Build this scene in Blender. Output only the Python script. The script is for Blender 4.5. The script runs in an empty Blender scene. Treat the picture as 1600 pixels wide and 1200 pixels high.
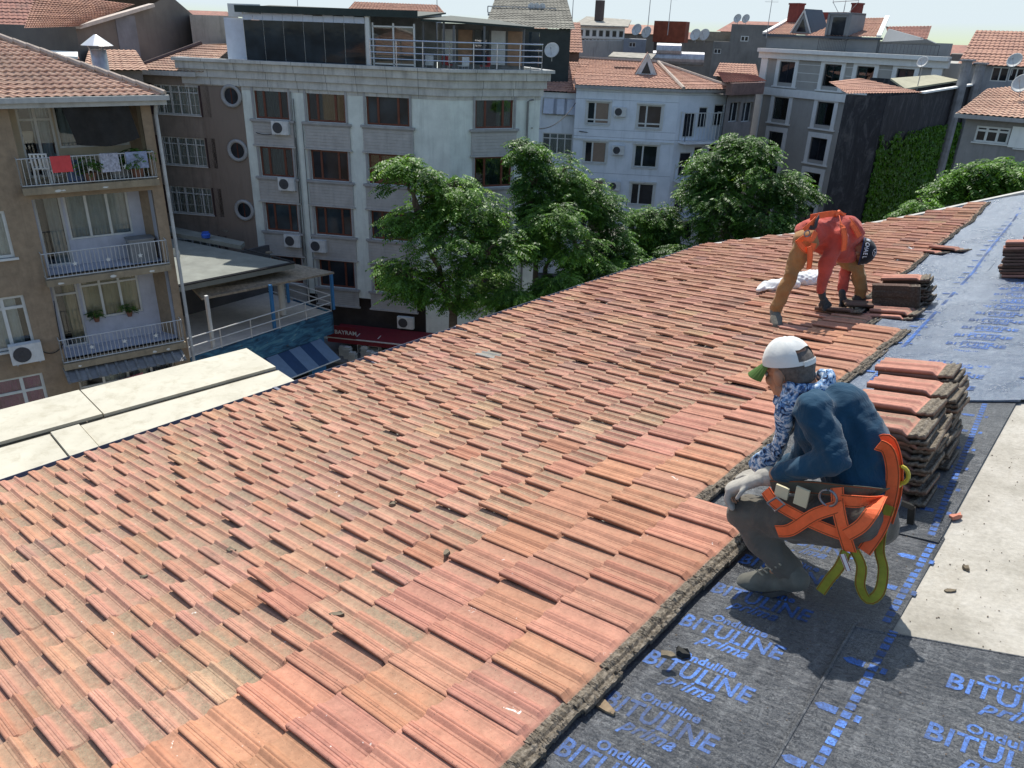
import bpy, math, random
import numpy as np
from mathutils import Vector, Matrix
random.seed(7); rng = np.random.default_rng(7)
sc = bpy.context.scene
col = sc.collection
R = math.radians
# ------------------------------------------------------------------ camera
FPX = 1202.0
EYE = np.array([0.0, 0.0, 18.0])
CAM = np.array([[0.78461111, -0.28233921, 0.55196918],
                [0.61919234, 0.31175246, -0.72070192],
                [0.03140466, 0.90724582, 0.41942672]])
cd = bpy.data.cameras.new('camera'); cam = bpy.data.objects.new('camera', cd); col.objects.link(cam)
m = Matrix([list(CAM[0]) + [0], list(CAM[1]) + [0], list(CAM[2]) + [18], [0, 0, 0, 1]])
cam.matrix_world = m
cd.sensor_width = 36; cd.lens = FPX / 1600 * 36; cd.clip_end = 4000; cd.clip_start = 0.05
sc.camera = cam
sc.render.resolution_x = 1024; sc.render.resolution_y = 768
# ------------------------------------------------------------------ light
SUN = Vector((-0.36, 0.40, 0.84)).normalized()
w = bpy.data.worlds.new('World'); sc.world = w; w.use_nodes = True
nt = w.node_tree; bg = nt.nodes['Background']
sky = nt.nodes.new('ShaderNodeTexSky'); sky.sky_type = 'NISHITA'; sky.sun_disc = False
sky.sun_elevation = math.asin(SUN.z); sky.sun_rotation = math.atan2(SUN.x, SUN.y)
sky.altitude = 20; sky.air_density = 1.0; sky.dust_density = 1.2; sky.ozone_density = 1.5
cap = nt.nodes.new('ShaderNodeMix'); cap.data_type = 'RGBA'; cap.blend_type = 'DARKEN'; cap.inputs[0].default_value = 1   # hazy horizon: no brighter than this
cap.inputs[7].default_value = (3.25, 3.72, 3.95, 1); nt.links.new(sky.outputs[0], cap.inputs[6]); nt.links.new(cap.outputs[2], bg.inputs[0]); bg.inputs[1].default_value = 0.15
sd = bpy.data.lights.new('sun', 'SUN'); sd.energy = 4.0; sd.angle = R(0.53); sd.color = (1.0, 0.955, 0.88)
so = bpy.data.objects.new('sun', sd); col.objects.link(so)
so.rotation_euler = (-SUN).to_track_quat('-Z', 'Y').to_euler()
sc.view_settings.view_transform = 'Standard'; sc.view_settings.look = 'None'
sc.view_settings.exposure = 0.62; sc.view_settings.gamma = 1
# ------------------------------------------------------------------ projection helpers (pixel of the 1600x1200 photo -> point in the place)
def ray(x, y):
    v = CAM @ np.array([x - 800.0, 600.0 - y, -FPX]); return v / np.linalg.norm(v)
def P(x, y, z):
    d = ray(x, y); return EYE + d * ((z - 18.0) / d[2])
def at(x, y, D):
    d = ray(x, y); return EYE + d*(D/math.hypot(d[0], d[1]))
def nrm(v): v = np.asarray(v, float); return v / np.linalg.norm(v)
ORD = 'lowest second third fourth fifth sixth seventh eighth ninth tenth eleventh twelfth thirteenth fourteenth fifteenth sixteenth seventeenth eighteenth nineteenth twentieth twenty-first twenty-second twenty-third'.split()
# ------------------------------------------------------------------ mesh helpers
class MB:
    def __init__(s): s.v = []; s.f = []; s.m = []
    def add(s, vs, fs, mi=0):
        o = len(s.v); s.v += [tuple(map(float, p)) for p in vs]
        for f in fs: s.f.append([i + o for i in f]); s.m.append(mi)
    def quad(s, a, b, c, d, mi=0): s.add([a, b, c, d], [[0, 1, 2, 3]], mi)
    def par(s, o, u, v, w, mi=0):
        o, u, v, w = map(lambda q: np.asarray(q, float), (o, u, v, w))
        p = [o, o+u, o+u+v, o+v, o+w, o+u+w, o+u+v+w, o+v+w]
        f = [[0, 3, 2, 1], [4, 5, 6, 7], [0, 1, 5, 4], [1, 2, 6, 5], [2, 3, 7, 6], [3, 0, 4, 7]]
        if np.dot(np.cross(u, v), w) < 0: f = [q[::-1] for q in f]
        s.add(p, f, mi)
    def box(s, c, sx, sy, sz, mi=0, rz=0.0):
        c = np.asarray(c, float); u = np.array([math.cos(rz), math.sin(rz), 0]) * sx; v = np.array([-math.sin(rz), math.cos(rz), 0]) * sy
        s.par(c - u/2 - v/2, u, v, (0, 0, sz), mi)
    def tube(s, pts, r, n=8, mi=0, cap=True):
        pts = [np.asarray(p, float) for p in pts]; k = len(pts)
        rs = r if hasattr(r, '__len__') else [r] * k
        o = len(s.v); ref = None
        for i, p in enumerate(pts):
            t = nrm((pts[min(i+1, k-1)] - pts[max(i-1, 0)]) + 1e-9)
            if ref is None or abs(np.dot(ref, t)) > .95: ref = np.array([0, 0, 1.]) if abs(t[2]) < .9 else np.array([1., 0, 0])
            x = nrm(np.cross(t, ref)); y = np.cross(t, x); ref = -np.cross(t, x) * 0 + ref
            for j in range(n):
                a = 2 * math.pi * j / n
                s.v.append(tuple(p + rs[i] * (math.cos(a) * x + math.sin(a) * y)))
        for i in range(k - 1):
            for j in range(n):
                j2 = (j + 1) % n
                s.f.append([o+i*n+j, o+(i+1)*n+j, o+(i+1)*n+j2, o+i*n+j2]); s.m.append(mi)
        if cap:
            s.f.append([o + j for j in range(n)]); s.m.append(mi)
            s.f.append([o + (k-1)*n + j for j in range(n)][::-1]); s.m.append(mi)
    def bar(s, a, b, wd, ht, up=(0, 0, 1), mi=0):
        a, b = np.asarray(a, float), np.asarray(b, float); t = nrm(b - a); x = np.cross(t, up)
        x = nrm(x) if np.linalg.norm(x) > 1e-6 else np.array([1., 0, 0]); y = np.cross(x, t)
        s.par(a - x*wd/2 - y*ht/2, x*wd, y*ht, b - a, mi)
    def strip(s, pts, wd, th, side, mi=0):
        # flat webbing running along pts; side = one width direction (or one per point)
        pts = [np.asarray(p, float) for p in pts]; k = len(pts); o = len(s.v)
        for i, p in enumerate(pts):
            t = nrm(pts[min(i+1, k-1)] - pts[max(i-1, 0)] + 1e-9)
            sd_ = np.asarray(side[i] if hasattr(side[0], '__len__') else side, float)
            x = sd_ - t * np.dot(sd_, t); x = nrm(x); y = np.cross(t, x)
            for a_, b_ in ((-1, -1), (1, -1), (1, 1), (-1, 1)): s.v.append(tuple(p + x*a_*wd/2 + y*b_*th/2))
        for i in range(k - 1):
            for j in range(4):
                j2 = (j+1) % 4; s.f.append([o+i*4+j, o+i*4+j2, o+(i+1)*4+j2, o+(i+1)*4+j]); s.m.append(mi)
        s.f.append([o+3, o+2, o+1, o]); s.m.append(mi); q = o+(k-1)*4; s.f.append([q, q+1, q+2, q+3]); s.m.append(mi)
    def lathe(s, c, prof, n=16, mi=0, axis=(0, 0, 1)):
        c = np.asarray(c, float); ax = nrm(axis); x = nrm(np.cross(ax, (0, 1, 0.013))); y = np.cross(ax, x); o = len(s.v)
        for r_, h_ in prof:
            for j in range(n):
                a = 2*math.pi*j/n; s.v.append(tuple(c + ax*h_ + r_*(math.cos(a)*x + math.sin(a)*y)))
        for i in range(len(prof)-1):
            for j in range(n):
                j2 = (j+1) % n; s.f.append([o+i*n+j, o+i*n+j2, o+(i+1)*n+j2, o+(i+1)*n+j]); s.m.append(mi)
        s.f.append([o+j for j in range(n)][::-1]); s.m.append(mi)
        s.f.append([o+(len(prof)-1)*n+j for j in range(n)]); s.m.append(mi)
    def poly(s, pts, mi=0): s.add(pts, [list(range(len(pts)))], mi)
    def slab(s, pts, d, mi=0):
        # polygon pts extruded by vector d
        n = len(pts); d = np.asarray(d, float); b = [np.asarray(p, float) + d for p in pts]
        f = [list(range(n))[::-1], [n+i for i in range(n)]] + [[i, (i+1) % n, n+(i+1) % n, n+i] for i in range(n)]
        nn = np.cross(np.asarray(pts[1], float)-pts[0], np.asarray(pts[2], float)-pts[0])
        if np.dot(nn, d) < 0: f = [q[::-1] for q in f]
        s.add(list(pts) + b, f, mi)
def origin_of(o):
    return np.array(o['_o']) if o is not None and '_o' in o.keys() else np.zeros(3)
def mesh_obj(name, V, F, mats, parent=None, MI=None, smooth=False, loc=None, attrs=None):
    off = origin_of(parent) if parent is not None else (np.array(loc, float) if loc is not None else np.zeros(3))
    me = bpy.data.meshes.new(name)
    V = np.asarray(V, float) - off
    me.from_pydata(V.tolist() if not isinstance(V, list) else V, [], F if isinstance(F, list) else F.tolist())
    if not isinstance(mats, (list, tuple)): mats = [mats]
    for m_ in mats: me.materials.append(m_)
    if MI is not None and len(mats) > 1: me.polygons.foreach_set('material_index', np.array(MI, 'i'))
    if smooth: me.polygons.foreach_set('use_smooth', np.ones(len(me.polygons), bool))
    if attrs:
        for k, (typ, data) in attrs.items():
            at = me.attributes.new(k, typ, 'POINT')
            at.data.foreach_set('color' if typ == 'FLOAT_COLOR' else 'value', np.asarray(data, 'f').ravel())
    me.update()
    o = bpy.data.objects.new(name, me); col.objects.link(o)
    o['_o'] = [float(q) for q in off]
    if parent is not None: o.parent = parent
    else: o.location = off
    return o
def part(name, mb, mats, parent, smooth=False, label=None):
    o = mesh_obj(name, mb.v, mb.f, mats, parent, mb.m, smooth)
    if label: o['label'] = label
    return o
def tag(o, label, cat, group=None, kind=None):
    o['label'] = label; o['category'] = cat
    if group: o['group'] = group
    if kind: o['kind'] = kind
    return o
def thing(name, label, cat, loc, group=None):
    o = bpy.data.objects.new(name, None); col.objects.link(o); o.empty_display_size = .2
    o.location = loc; o['_o'] = [float(q) for q in loc]
    return tag(o, label, cat, group)
def solo(name, mb, mats, label, cat, group=None, loc=None, smooth=False):
    if loc is None: v = np.array(mb.v); loc = [v[:, 0].mean(), v[:, 1].mean(), v[:, 2].min()]
    o = mesh_obj(name, mb.v, mb.f, mats, None, mb.m, smooth, loc)
    return tag(o, label, cat, group)
def struct(name, mb, mats, kind='structure', smooth=False):
    o = mesh_obj(name, mb.v, mb.f, mats, None, mb.m, smooth); o['kind'] = kind; return o
def copy_tree(src, loc, label=None, group=None, rot=None):
    c = src.copy(); col.objects.link(c); c.location = loc
    if rot is not None: c.rotation_euler = rot
    if label: c['label'] = label
    if group: c['group'] = group
    for ch in src.children:
        d = ch.copy(); col.objects.link(d); d.parent = c
        for g in ch.children:
            e_ = g.copy(); col.objects.link(e_); e_.parent = d
    return c
# ------------------------------------------------------------------ materials
def mat_new(name):
    m_ = bpy.data.materials.new(name); m_.use_nodes = True; t = m_.node_tree; b = t.nodes['Principled BSDF']
    return m_, t, b
def nd(t, typ, **kw):
    n_ = t.nodes.new(typ)
    for k, v in kw.items(): setattr(n_, k, v)
    return n_
def ramp(t, src, stops):
    r = nd(t, 'ShaderNodeValToRGB'); e = r.color_ramp.elements
    while len(e) < len(stops): e.new(.5)
    for q, (p, c) in zip(e, stops): q.position = p; q.color = (c, c, c, 1) if not hasattr(c, '__len__') else (*c, 1)
    t.links.new(src, r.inputs[0]); return r.outputs[0]
def noise(t, scale, detail=4, rough=.6, vec=None, dist=0.0):
    n_ = nd(t, 'ShaderNodeTexNoise'); n_.inputs['Scale'].default_value = scale; n_.inputs['Detail'].default_value = detail
    n_.inputs['Roughness'].default_value = rough; n_.inputs['Distortion'].default_value = dist
    if vec is not None: t.links.new(vec, n_.inputs['Vector'])
    return n_.outputs['Fac']
def mixc(t, f, a, b, typ='MIX'):
    m_ = nd(t, 'ShaderNodeMix', data_type='RGBA', blend_type=typ)
    for i, v in ((0, f), (6, a), (7, b)):
        if isinstance(v, (int, float)): m_.inputs[i].default_value = v
        elif hasattr(v, '__len__'): m_.inputs[i].default_value = (*v, 1)
        else: t.links.new(v, m_.inputs[i])
    return m_.outputs[2]
def position(t, scale=(1, 1, 1)):
    g = nd(t, 'ShaderNodeNewGeometry'); mp = nd(t, 'ShaderNodeMapping'); mp.inputs['Scale'].default_value = scale
    t.links.new(g.outputs['Position'], mp.inputs['Vector']); return mp.outputs[0]
def objco(t, scale=(1, 1, 1)):
    g = nd(t, 'ShaderNodeTexCoord'); mp = nd(t, 'ShaderNodeMapping'); mp.inputs['Scale'].default_value = scale
    t.links.new(g.outputs['Object'], mp.inputs['Vector']); return mp.outputs[0]
def mth(t, op, a, b=0.0, clamp=False):
    m_ = nd(t, 'ShaderNodeMath', operation=op); m_.use_clamp = clamp
    for i, v in enumerate((a, b)):
        if isinstance(v, (int, float)): m_.inputs[i].default_value = v
        else: t.links.new(v, m_.inputs[i])
    return m_.outputs[0]
def bump(t, b, h, s=.3, d=.02):
    n_ = nd(t, 'ShaderNodeBump'); n_.inputs['Strength'].default_value = s; n_.inputs['Distance'].default_value = d
    t.links.new(h, n_.inputs['Height']); t.links.new(n_.outputs[0], b.inputs['Normal'])
MC = {}
def M(name, c, rough=.8, var=.18, sc_=3.0, stain=0.0, stainc=(.05, .045, .04), bmp=0.0, bsc=60, metal=0.0, spec=.4, bd=.01):
    if name in MC: return MC[name]
    m_, t, b = mat_new(name); c = tuple(c)
    v = objco(t)
    f = noise(t, sc_, 6, .62, v)
    dk = tuple(q * (1 - var) for q in c); lt = tuple(min(1, q * (1 + var)) for q in c)
    cc = ramp(t, f, [(.3, dk), (.7, lt)])
    if stain > 0:
        v2 = objco(t, (2.2, 2.2, .22)); s1 = noise(t, 1.6, 6, .7, v2, .4)
        s2 = ramp(t, s1, [(.50, 0.0), (.78, 1.0)]); cc = mixc(t, mth(t, 'MULTIPLY', s2, stain), cc, stainc)
        s3 = ramp(t, noise(t, .8, 5, .65, v), [(.45, 0.0), (.75, 1.0)]); cc = mixc(t, mth(t, 'MULTIPLY', s3, stain*.5), cc, stainc)
    t.links.new(cc, b.inputs['Base Color']); b.inputs['Roughness'].default_value = rough
    b.inputs['Metallic'].default_value = metal; b.inputs['Specular IOR Level'].default_value = spec
    if bmp > 0: bump(t, b, noise(t, bsc, 5, .6, v), bmp, bd)
    MC[name] = m_; return m_
def glass(name, tint=(.75, .82, .85), refl=.12):
    if name in MC: return MC[name]
    m_, t, b = mat_new(name); t.nodes.remove(b)
    tr = nd(t, 'ShaderNodeBsdfTransparent'); tr.inputs[0].default_value = (*tint, 1)
    gl = nd(t, 'ShaderNodeBsdfGlossy'); gl.inputs['Roughness'].default_value = .02
    gl.inputs[0].default_value = (.95, .97, 1, 1)
    fr = nd(t, 'ShaderNodeFresnel'); fr.inputs[0].default_value = 1.5
    f = mth(t, 'ADD', fr.outputs[0], refl, True)
    mx = nd(t, 'ShaderNodeMixShader'); t.links.new(f, mx.inputs[0]); t.links.new(tr.outputs[0], mx.inputs[1]); t.links.new(gl.outputs[0], mx.inputs[2])
    t.links.new(mx.outputs[0], t.nodes['Material Output'].inputs[0]); MC[name] = m_; return m_
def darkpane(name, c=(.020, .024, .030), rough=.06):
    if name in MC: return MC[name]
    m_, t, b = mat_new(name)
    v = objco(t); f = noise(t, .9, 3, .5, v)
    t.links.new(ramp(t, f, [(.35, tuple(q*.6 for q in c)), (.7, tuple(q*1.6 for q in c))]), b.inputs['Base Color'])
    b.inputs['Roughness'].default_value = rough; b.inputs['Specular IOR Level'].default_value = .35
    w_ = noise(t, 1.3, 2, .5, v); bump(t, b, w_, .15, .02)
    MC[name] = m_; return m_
# ------------------------------------------------------------------ the roof being re-tiled: a = along the ridge, b = down the slope, h = off the surface
RA = nrm([.034, .999, -.016]); RB = np.array([-.983, .031, -.181]); RB = nrm(RB - RA * (RA @ RB)); RN = np.cross(RA, RB); RN = RN if RN[2] > 0 else -RN
RH = 1.753 * 1.1; RO = EYE - RN * RH
def Lf(a, b):
    g = np.interp(a, [9.9, 10.8, 12.1, 13.3, 14.4, 15.0, 17], [0, .055, .10, .13, .265, .31, .4])
    return g * np.clip((5.89 - b) / 3.35, 0, 1.15)
def S(a, b, h=0.0):
    a = np.asarray(a, float); b = np.asarray(b, float)
    return RO + a[..., None] * RA + b[..., None] * RB + (np.asarray(h) + Lf(a, b))[..., None] * RN
def onroof(x, y, L=0.0):
    d = ray(x, y); p = d * ((L - RH) / (d @ RN)); return float(p @ RA), float(p @ RB)
W_T = .2255; E_T = .3405; B0 = 1.463; EC = np.concatenate([[0], np.cumsum(.342 - .0040 * np.arange(14))]); EC = EC * (4.4265 / EC[-1]); EAVE = B0 + EC[-1]
def BC(j): return B0 + float(np.interp(j, np.arange(15), EC))
A0 = onroof(862, 1096)[0]
def gable(b): return 11.55 + (5.89 - b) * .85
rc = S(6.0, 2.0); 
roof = thing('tiled_roof', 'sloping terracotta roof under repair in the foreground, half tiled and half covered in dark membrane', 'roof', [float(rc[0]), float(rc[1]), 0.0])
# --- tile covering
prof_s = np.array([-.07, -.055, -.02, .05, .10, .145, .175, .215, .26, .34, .41, .45, .475, .495, .51, .53, .56, .60, .66, .74, .82, .88, .93, 1.0])
prof_pink = np.array([.020, .025, .026, .023, .026, .025, .018, .009, .007, .006, .008, .016, .021, .020, .016, .020, .021, .015, .008, .006, .007, .011, .012, .010])
prof_old = np.array([.022, .029, .031, .028, .030, .027, .021, .016, .014, .014, .016, .025, .033, .034, .033, .027, .018, .009, .005, .004, .006, .010, .012, .010])
pan_pink = np.array([0, 0, 0, .2, 0, 0, .2, .6, .8, .8, .6, .1, 0, 0, .5, 0, 0, .3, .9, 1, 1, .7, .5, .3])
_ds = np.array([-.07, -.06, -.045, -.02, .0, .012, .024, .05, .062, .074, .10, .112, .124, .145, .160, .175, .20, .215, .25, .30, .345, .36, .375, .41, .43, .45, .465, .48, .49, .50, .51, .52, .535, .55, .565, .59, .61, .625, .66, .70, .76, .82, .86, .88, .90, .93, .96, 1.0])
def _dense(p, g):
    h = np.interp(_ds, prof_s, p); q = np.zeros(len(_ds))
    for c_ in g: q[np.argmin(np.abs(_ds - c_))] = -.0022
    return h + q
prof_pink, prof_old, pan_pink = _dense(prof_pink, (.012, .062, .112, .36, .50, .61, .88)), _dense(prof_old, (.012, .062, .112, .36, .61, .88)), np.interp(_ds, prof_s, pan_pink)
prof_s = _ds
prof_t = np.array([0.0, .03, .07, .12, .3, .55, .8, .95, 1.0])
def tile_field():
    V = []; F = []; tint = []; aux = []
    ns, ntt = len(prof_s), len(prof_t)
    jobs = []
    for i in range(-14, 26):       # wide newer tiles along the stripped edge: three courses
        for j in range(0 if i <= 6 else (1 if i < 24 else 2), 3):
            jobs.append((A0 + i * W_T, BC(j), BC(j+1), W_T, True, j == (0 if i <= 6 else (1 if i < 24 else 2)) ))
    WB, NB, BZ = .186, 14, BC(3); EB = (EAVE - BZ) / NB; aX = A0 + 26 * W_T
    for j in range(NB):            # narrower old tiles, laid half-bond, down to the eave
        for i in range(-18, 90):
            a_ = A0 + (i + .5 * (j % 2)) * WB
            if a_ + WB > gable(BZ + (j + .5) * EB) + .12: continue
            jobs.append((a_, BZ + j * EB, BZ + (j + 1) * EB, WB, False, j == 0 and a_ > aX - .1))
    for (a_i, b_lo, b_hi, W_, pink, top) in jobs:
        if True:
            if rng.random() < (.05 if pink else .06) and b_lo < BZ + .8: pink = not pink
            ts = prof_t if not top else np.concatenate([[-.24, -.21, -.19, -.15, -.13, -.10, -.07, -.02], prof_t])
            prof = (prof_pink if pink else prof_old * .85) * rng.uniform(.8, 1.1)
            k = np.clip((ts - .0) / .09, 0, 1); k = k * k * (3 - 2 * k)
            if not top: k = k * .8 + .2
            ribs = np.where(ts < -.01, np.interp(ts, [-.24, -.21, -.19, -.15, -.13, -.10, -.07, -.02], [.014, .018, .004, .004, .016, .016, .003, .004]), 0)
            H = prof[None, :] * k[:, None] + ribs[:, None] * (1 - .35 * rng.random((1, ns)) * 1) + (.040 + .021 * ts)[:, None]
            if top: H[:8] += rng.normal(0, .0022, (8, ns))
            yaw = rng.normal(0, .012 if not pink else .008); lift = abs(rng.normal(0, .0055)) + (rng.random() < .10) * .014; roll_ = lift
            db = rng.normal(0, .008); dz = rng.normal(0, .0025)
            aa = np.broadcast_to(a_i + prof_s[None, :] * W_, H.shape).copy()
            bb = np.broadcast_to((b_lo + ts * (b_hi - b_lo) * 1.02)[:, None], H.shape).copy() + db
            ca, cb = a_i + W_ / 2, (b_lo + b_hi) / 2
            ra, rb = aa - ca, bb - cb; aa = ca + ra - yaw * rb; bb = cb + rb + yaw * ra
            H = H + dz + roll_ * np.clip(1 - prof_s[None, :], 0, 1) * np.clip(.3 + ts[:, None], 0, 1)
            base = len(V) and sum(map(len, V)) or 0
            nr = len(ts)
            P_ = S(aa, bb, H).reshape(-1, 3)
            # skirts: lower end, near edge, upper end
            P_low = S(aa[-1], bb[-1], H[-1]); P_low2 = S(aa[-1], bb[-1] - .004, H[-1] - .018)
            P_ne = S(aa[:, 0], bb[:, 0], H[:, 0]); P_ne2 = S(aa[:, 0] + .004, bb[:, 0], H[:, 0] - .017)
            P_up = S(aa[0], bb[0], H[0]); P_up2 = S(aa[0], bb[0] + .004, H[0] - .022)
            V.append(np.concatenate([P_, P_low, P_low2, P_ne, P_ne2, P_up, P_up2]))
            idx = np.arange(nr * ns).reshape(nr, ns) + base
            q = np.stack([idx[:-1, :-1], idx[1:, :-1], idx[1:, 1:], idx[:-1, 1:]], -1).reshape(-1, 4)
            o1 = base + nr * ns; l1 = np.arange(ns) + o1; l2 = l1 + ns
            n1 = np.arange(nr) + o1 + 2 * ns; n2 = n1 + nr
            u1 = np.arange(ns) + o1 + 2 * ns + 2 * nr; u2 = u1 + ns
            q2 = np.stack([l1[:-1], l2[:-1], l2[1:], l1[1:]], -1)
            q3 = np.stack([n1[:-1], n2[:-1], n2[1:], n1[1:]], -1)
            q4 = np.stack([u1[1:], u2[1:], u2[:-1], u1[:-1]], -1)
            F.append(np.concatenate([q, q2, q3, q4]))
            if pink:
                c = np.array([.425, .200, .130]) * rng.uniform(.90, 1.10) * np.array([1, rng.uniform(.95, 1.06), rng.uniform(.92, 1.1)])
                dirt = rng.uniform(0, .35) + (rng.random() < .08) * .6
            else:
                r_ = rng.random()
                c = np.array([.470, .240, .163]) if r_ < .66 else (np.array([.43, .21, .138]) if r_ < .93 else (np.array([.48, .28, .175]) if r_ < .96 else np.array([.37, .20, .15])))
                c = c * rng.uniform(.92, 1.07) * np.array([1, rng.uniform(.96, 1.05), rng.uniform(.94, 1.07)])
                dirt = rng.uniform(.5, 1.0)
            if rng.random() < .0012: c = np.array([.30, .29, .27]); dirt = 1
            pan = np.broadcast_to(pan_pink[None, :], H.shape) * np.clip(.25 + k[:, None], 0, 1)
            hd = np.broadcast_to((np.clip((.005 - ts) / .012, 0, 1))[:, None], H.shape)
            stm = 0.0 if pink else float(rng.random() < .45)
            A_ = np.stack([pan, np.full(H.shape, dirt), hd, np.full(H.shape, stm)], -1).reshape(-1, 4)
            ex = np.concatenate([np.tile([0, dirt, 0, 0], (2 * ns, 1)), np.stack([np.zeros(nr), np.full(nr, dirt), hd[:, 0], np.zeros(nr)], -1), np.stack([np.zeros(nr), np.full(nr, dirt), hd[:, 0], np.zeros(nr)], -1), np.tile([0, 1, 1, 0], (2 * ns, 1))])
            aux.append(np.concatenate([A_, ex])); n_ = len(V[-1]); tt_ = np.tile(np.append(c, 1), (n_, 1)); tt_[nr*ns+ns:nr*ns+2*ns, :3] *= .6; tt_[nr*ns+2*ns+nr:nr*ns+2*ns+2*nr, :3] *= .42; tt_[nr*ns+2*ns:nr*ns+2*ns+nr, :3] *= .8  # step and end faces darker: seam shade painted into the vertex tint
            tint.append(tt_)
            nb = np.stack([aa, bb], -1).reshape(-1, 2)
    return np.concatenate(V), np.concatenate(F), np.concatenate(tint), np.concatenate(aux)
def tile_material(name='terracotta_tiles', field=True):
    m_, t, b = mat_new(name)
    if field:
        at = nd(t, 'ShaderNodeAttribute', attribute_name='tint'); ax = nd(t, 'ShaderNodeAttribute', attribute_name='aux')
        sx = nd(t, 'ShaderNodeSeparateXYZ'); t.links.new(ax.outputs['Vector'], sx.inputs[0]); base = at.outputs['Color']
        pan, dirt, head = sx.outputs[0], sx.outputs[1], sx.outputs[2]; stm = ax.outputs['Alpha']
    v = position(t)
    n1 = noise(t, 9, 6, .65, v); n2 = noise(t, 45, 6, .7, v); n3 = noise(t, 190, 4, .6, v)
    c = mixc(t, 1.0, base, ramp(t, n1, [(.25, .78), (.75, 1.18)]), 'MULTIPLY')
    c = mixc(t, 1.0, c, ramp(t, n2, [(.3, .86), (.7, 1.1)]), 'MULTIPLY')
    # lichen and grime in the pans
    lm = mth(t, 'MULTIPLY', mth(t, 'MULTIPLY', pan, mth(t, 'ADD', mth(t, 'MULTIPLY', dirt, 1.1), .15, True)), ramp(t, noise(t, 8, 5, .6, v, .3), [(.27, .0), (.46, 1.0)]))
    lm = mth(t, 'MULTIPLY', lm, ramp(t, n3, [(.28, .45), (.62, 1.0)]), True)
    c = mixc(t, mth(t, 'MULTIPLY', lm, .95), c, ramp(t, n2, [(.3, (.13, .11, .075)), (.7, (.27, .235, .16))]))
    # dark specks, pale scuffs, bird droppings
    sp = ramp(t, noise(t, 130, 3, .5, v), [(.67, 0.0), (.72, 1.0)]); c = mixc(t, mth(t, 'MULTIPLY', sp, .75), c, (.07, .055, .04))
    bl = ramp(t, noise(t, 11, 7, .78, v, .8), [(.58, 0.0), (.70, 1.0)]); c = mixc(t, mth(t, 'MULTIPLY', bl, mth(t, 'MULTIPLY', dirt, .8)), c, (.13, .11, .085))
    pz = ramp(t, noise(t, 19, 5, .65, v, 1.6), [(.70, 0.0), (.715, 1.0)]); c = mixc(t, mth(t, 'MULTIPLY', pz, .85), c, (.75, .70, .64))
    # unexposed heads: cement-grey crust
    hg = ramp(t, noise(t, 60, 6, .7, v), [(.3, (.04, .032, .022)), (.5, (.15, .125, .095)), (.75, (.33, .29, .24))]); c = mixc(t, head, c, hg)
    t.links.new(c, b.inputs['Base Color']); b.inputs['Roughness'].default_value = .82; b.inputs['Specular IOR Level'].default_value = .25
    st_ = nd(t, 'ShaderNodeTexVoronoi'); st_.inputs['Scale'].default_value = 34; t.links.new(v, st_.inputs['Vector']); stz = mth(t, 'MULTIPLY', mth(t, 'MULTIPLY', stm, mth(t, 'SUBTRACT', 1.0, pan, True)), mth(t, 'GREATER_THAN', st_.outputs['Distance'], .42))
    hh = mth(t, 'ADD', mth(t, 'MULTIPLY', n3, .5), mth(t, 'MULTIPLY', n2, .5)); hh = mth(t, 'ADD', hh, mth(t, 'MULTIPLY', mth(t, 'MULTIPLY', head, noise(t, 70, 5, .7, v)), 5)); hh = mth(t, 'ADD', hh, mth(t, 'MULTIPLY', stz, -.5))
    bump(t, b, hh, .55, .004)
    return m_
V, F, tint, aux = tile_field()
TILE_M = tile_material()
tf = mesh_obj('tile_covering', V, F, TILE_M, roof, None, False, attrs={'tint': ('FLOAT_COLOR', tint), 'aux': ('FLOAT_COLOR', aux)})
# --- deck, verge, gutter, walls
DECK = M('concrete_deck', (.37, .345, .30), .92, .22, 14, .5, (.22, .19, .14), .6, 30)
def patch(name, mats, c4, h, na=40, nb=12, th=.003, wr=0.0, seed=0, parent=None, wl=1.0):
    # four corners (a,b): lowA-lowB order: c4 = [(a0,b0),(a1,b0'),(a1',b1),(a0',b1')]
    u = np.linspace(0, 1, na); v = np.linspace(0, 1, nb); U, Vv = np.meshgrid(u, v, indexing='ij')
    c = np.array(c4, float)
    q = (1-U)[..., None]*(1-Vv)[..., None]*c[0] + U[..., None]*(1-Vv)[..., None]*c[1] + U[..., None]*Vv[..., None]*c[2] + (1-U)[..., None]*Vv[..., None]*c[3]
    a_, b_ = q[..., 0], q[..., 1]
    rr = np.random.default_rng(seed); H = np.full(a_.shape, h)
    if wr:
        for _ in range(14):
            ang = rr.normal(.5, .5); fq = rr.uniform(2, 9) / wl; ph = rr.uniform(0, 6.28)
            x_ = a_ * math.cos(ang) + b_ * math.sin(ang); en = .5 + .5*np.sin(a_*rr.uniform(.4, 1.4)+b_*rr.uniform(-1.5, 1.5)+rr.uniform(0, 6))
            H = H + wr * en * np.maximum(0, np.sin(fq * x_ + ph))**6 * .5
        H = H + rr.normal(0, wr * .05, H.shape)
    top = S(a_, b_, H).reshape(-1, 3); bot = S(a_, b_, np.full(a_.shape, h - th)).reshape(-1, 3); n_ = na * nb
    I = np.arange(n_).reshape(na, nb); f = np.stack([I[:-1, :-1], I[1:, :-1], I[1:, 1:], I[:-1, 1:]], -1).reshape(-1, 4)
    nn = np.cross(top[f[0][1]] - top[f[0][0]], top[f[0][2]] - top[f[0][0]])
    flip = nn @ RN < 0
    edge = np.concatenate([I[:, 0], I[-1, 1:], I[::-1, -1][1:], I[0, ::-1][1:]])
    e2 = np.stack([edge[:-1], edge[:-1] + n_, edge[1:] + n_, edge[1:]], -1)
    if flip: f = f[:, ::-1]
    else: e2 = e2
    return mesh_obj(name, np.concatenate([top, bot]), np.concatenate([f, e2]), mats, parent if parent is not None else roof, None, False)
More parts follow.
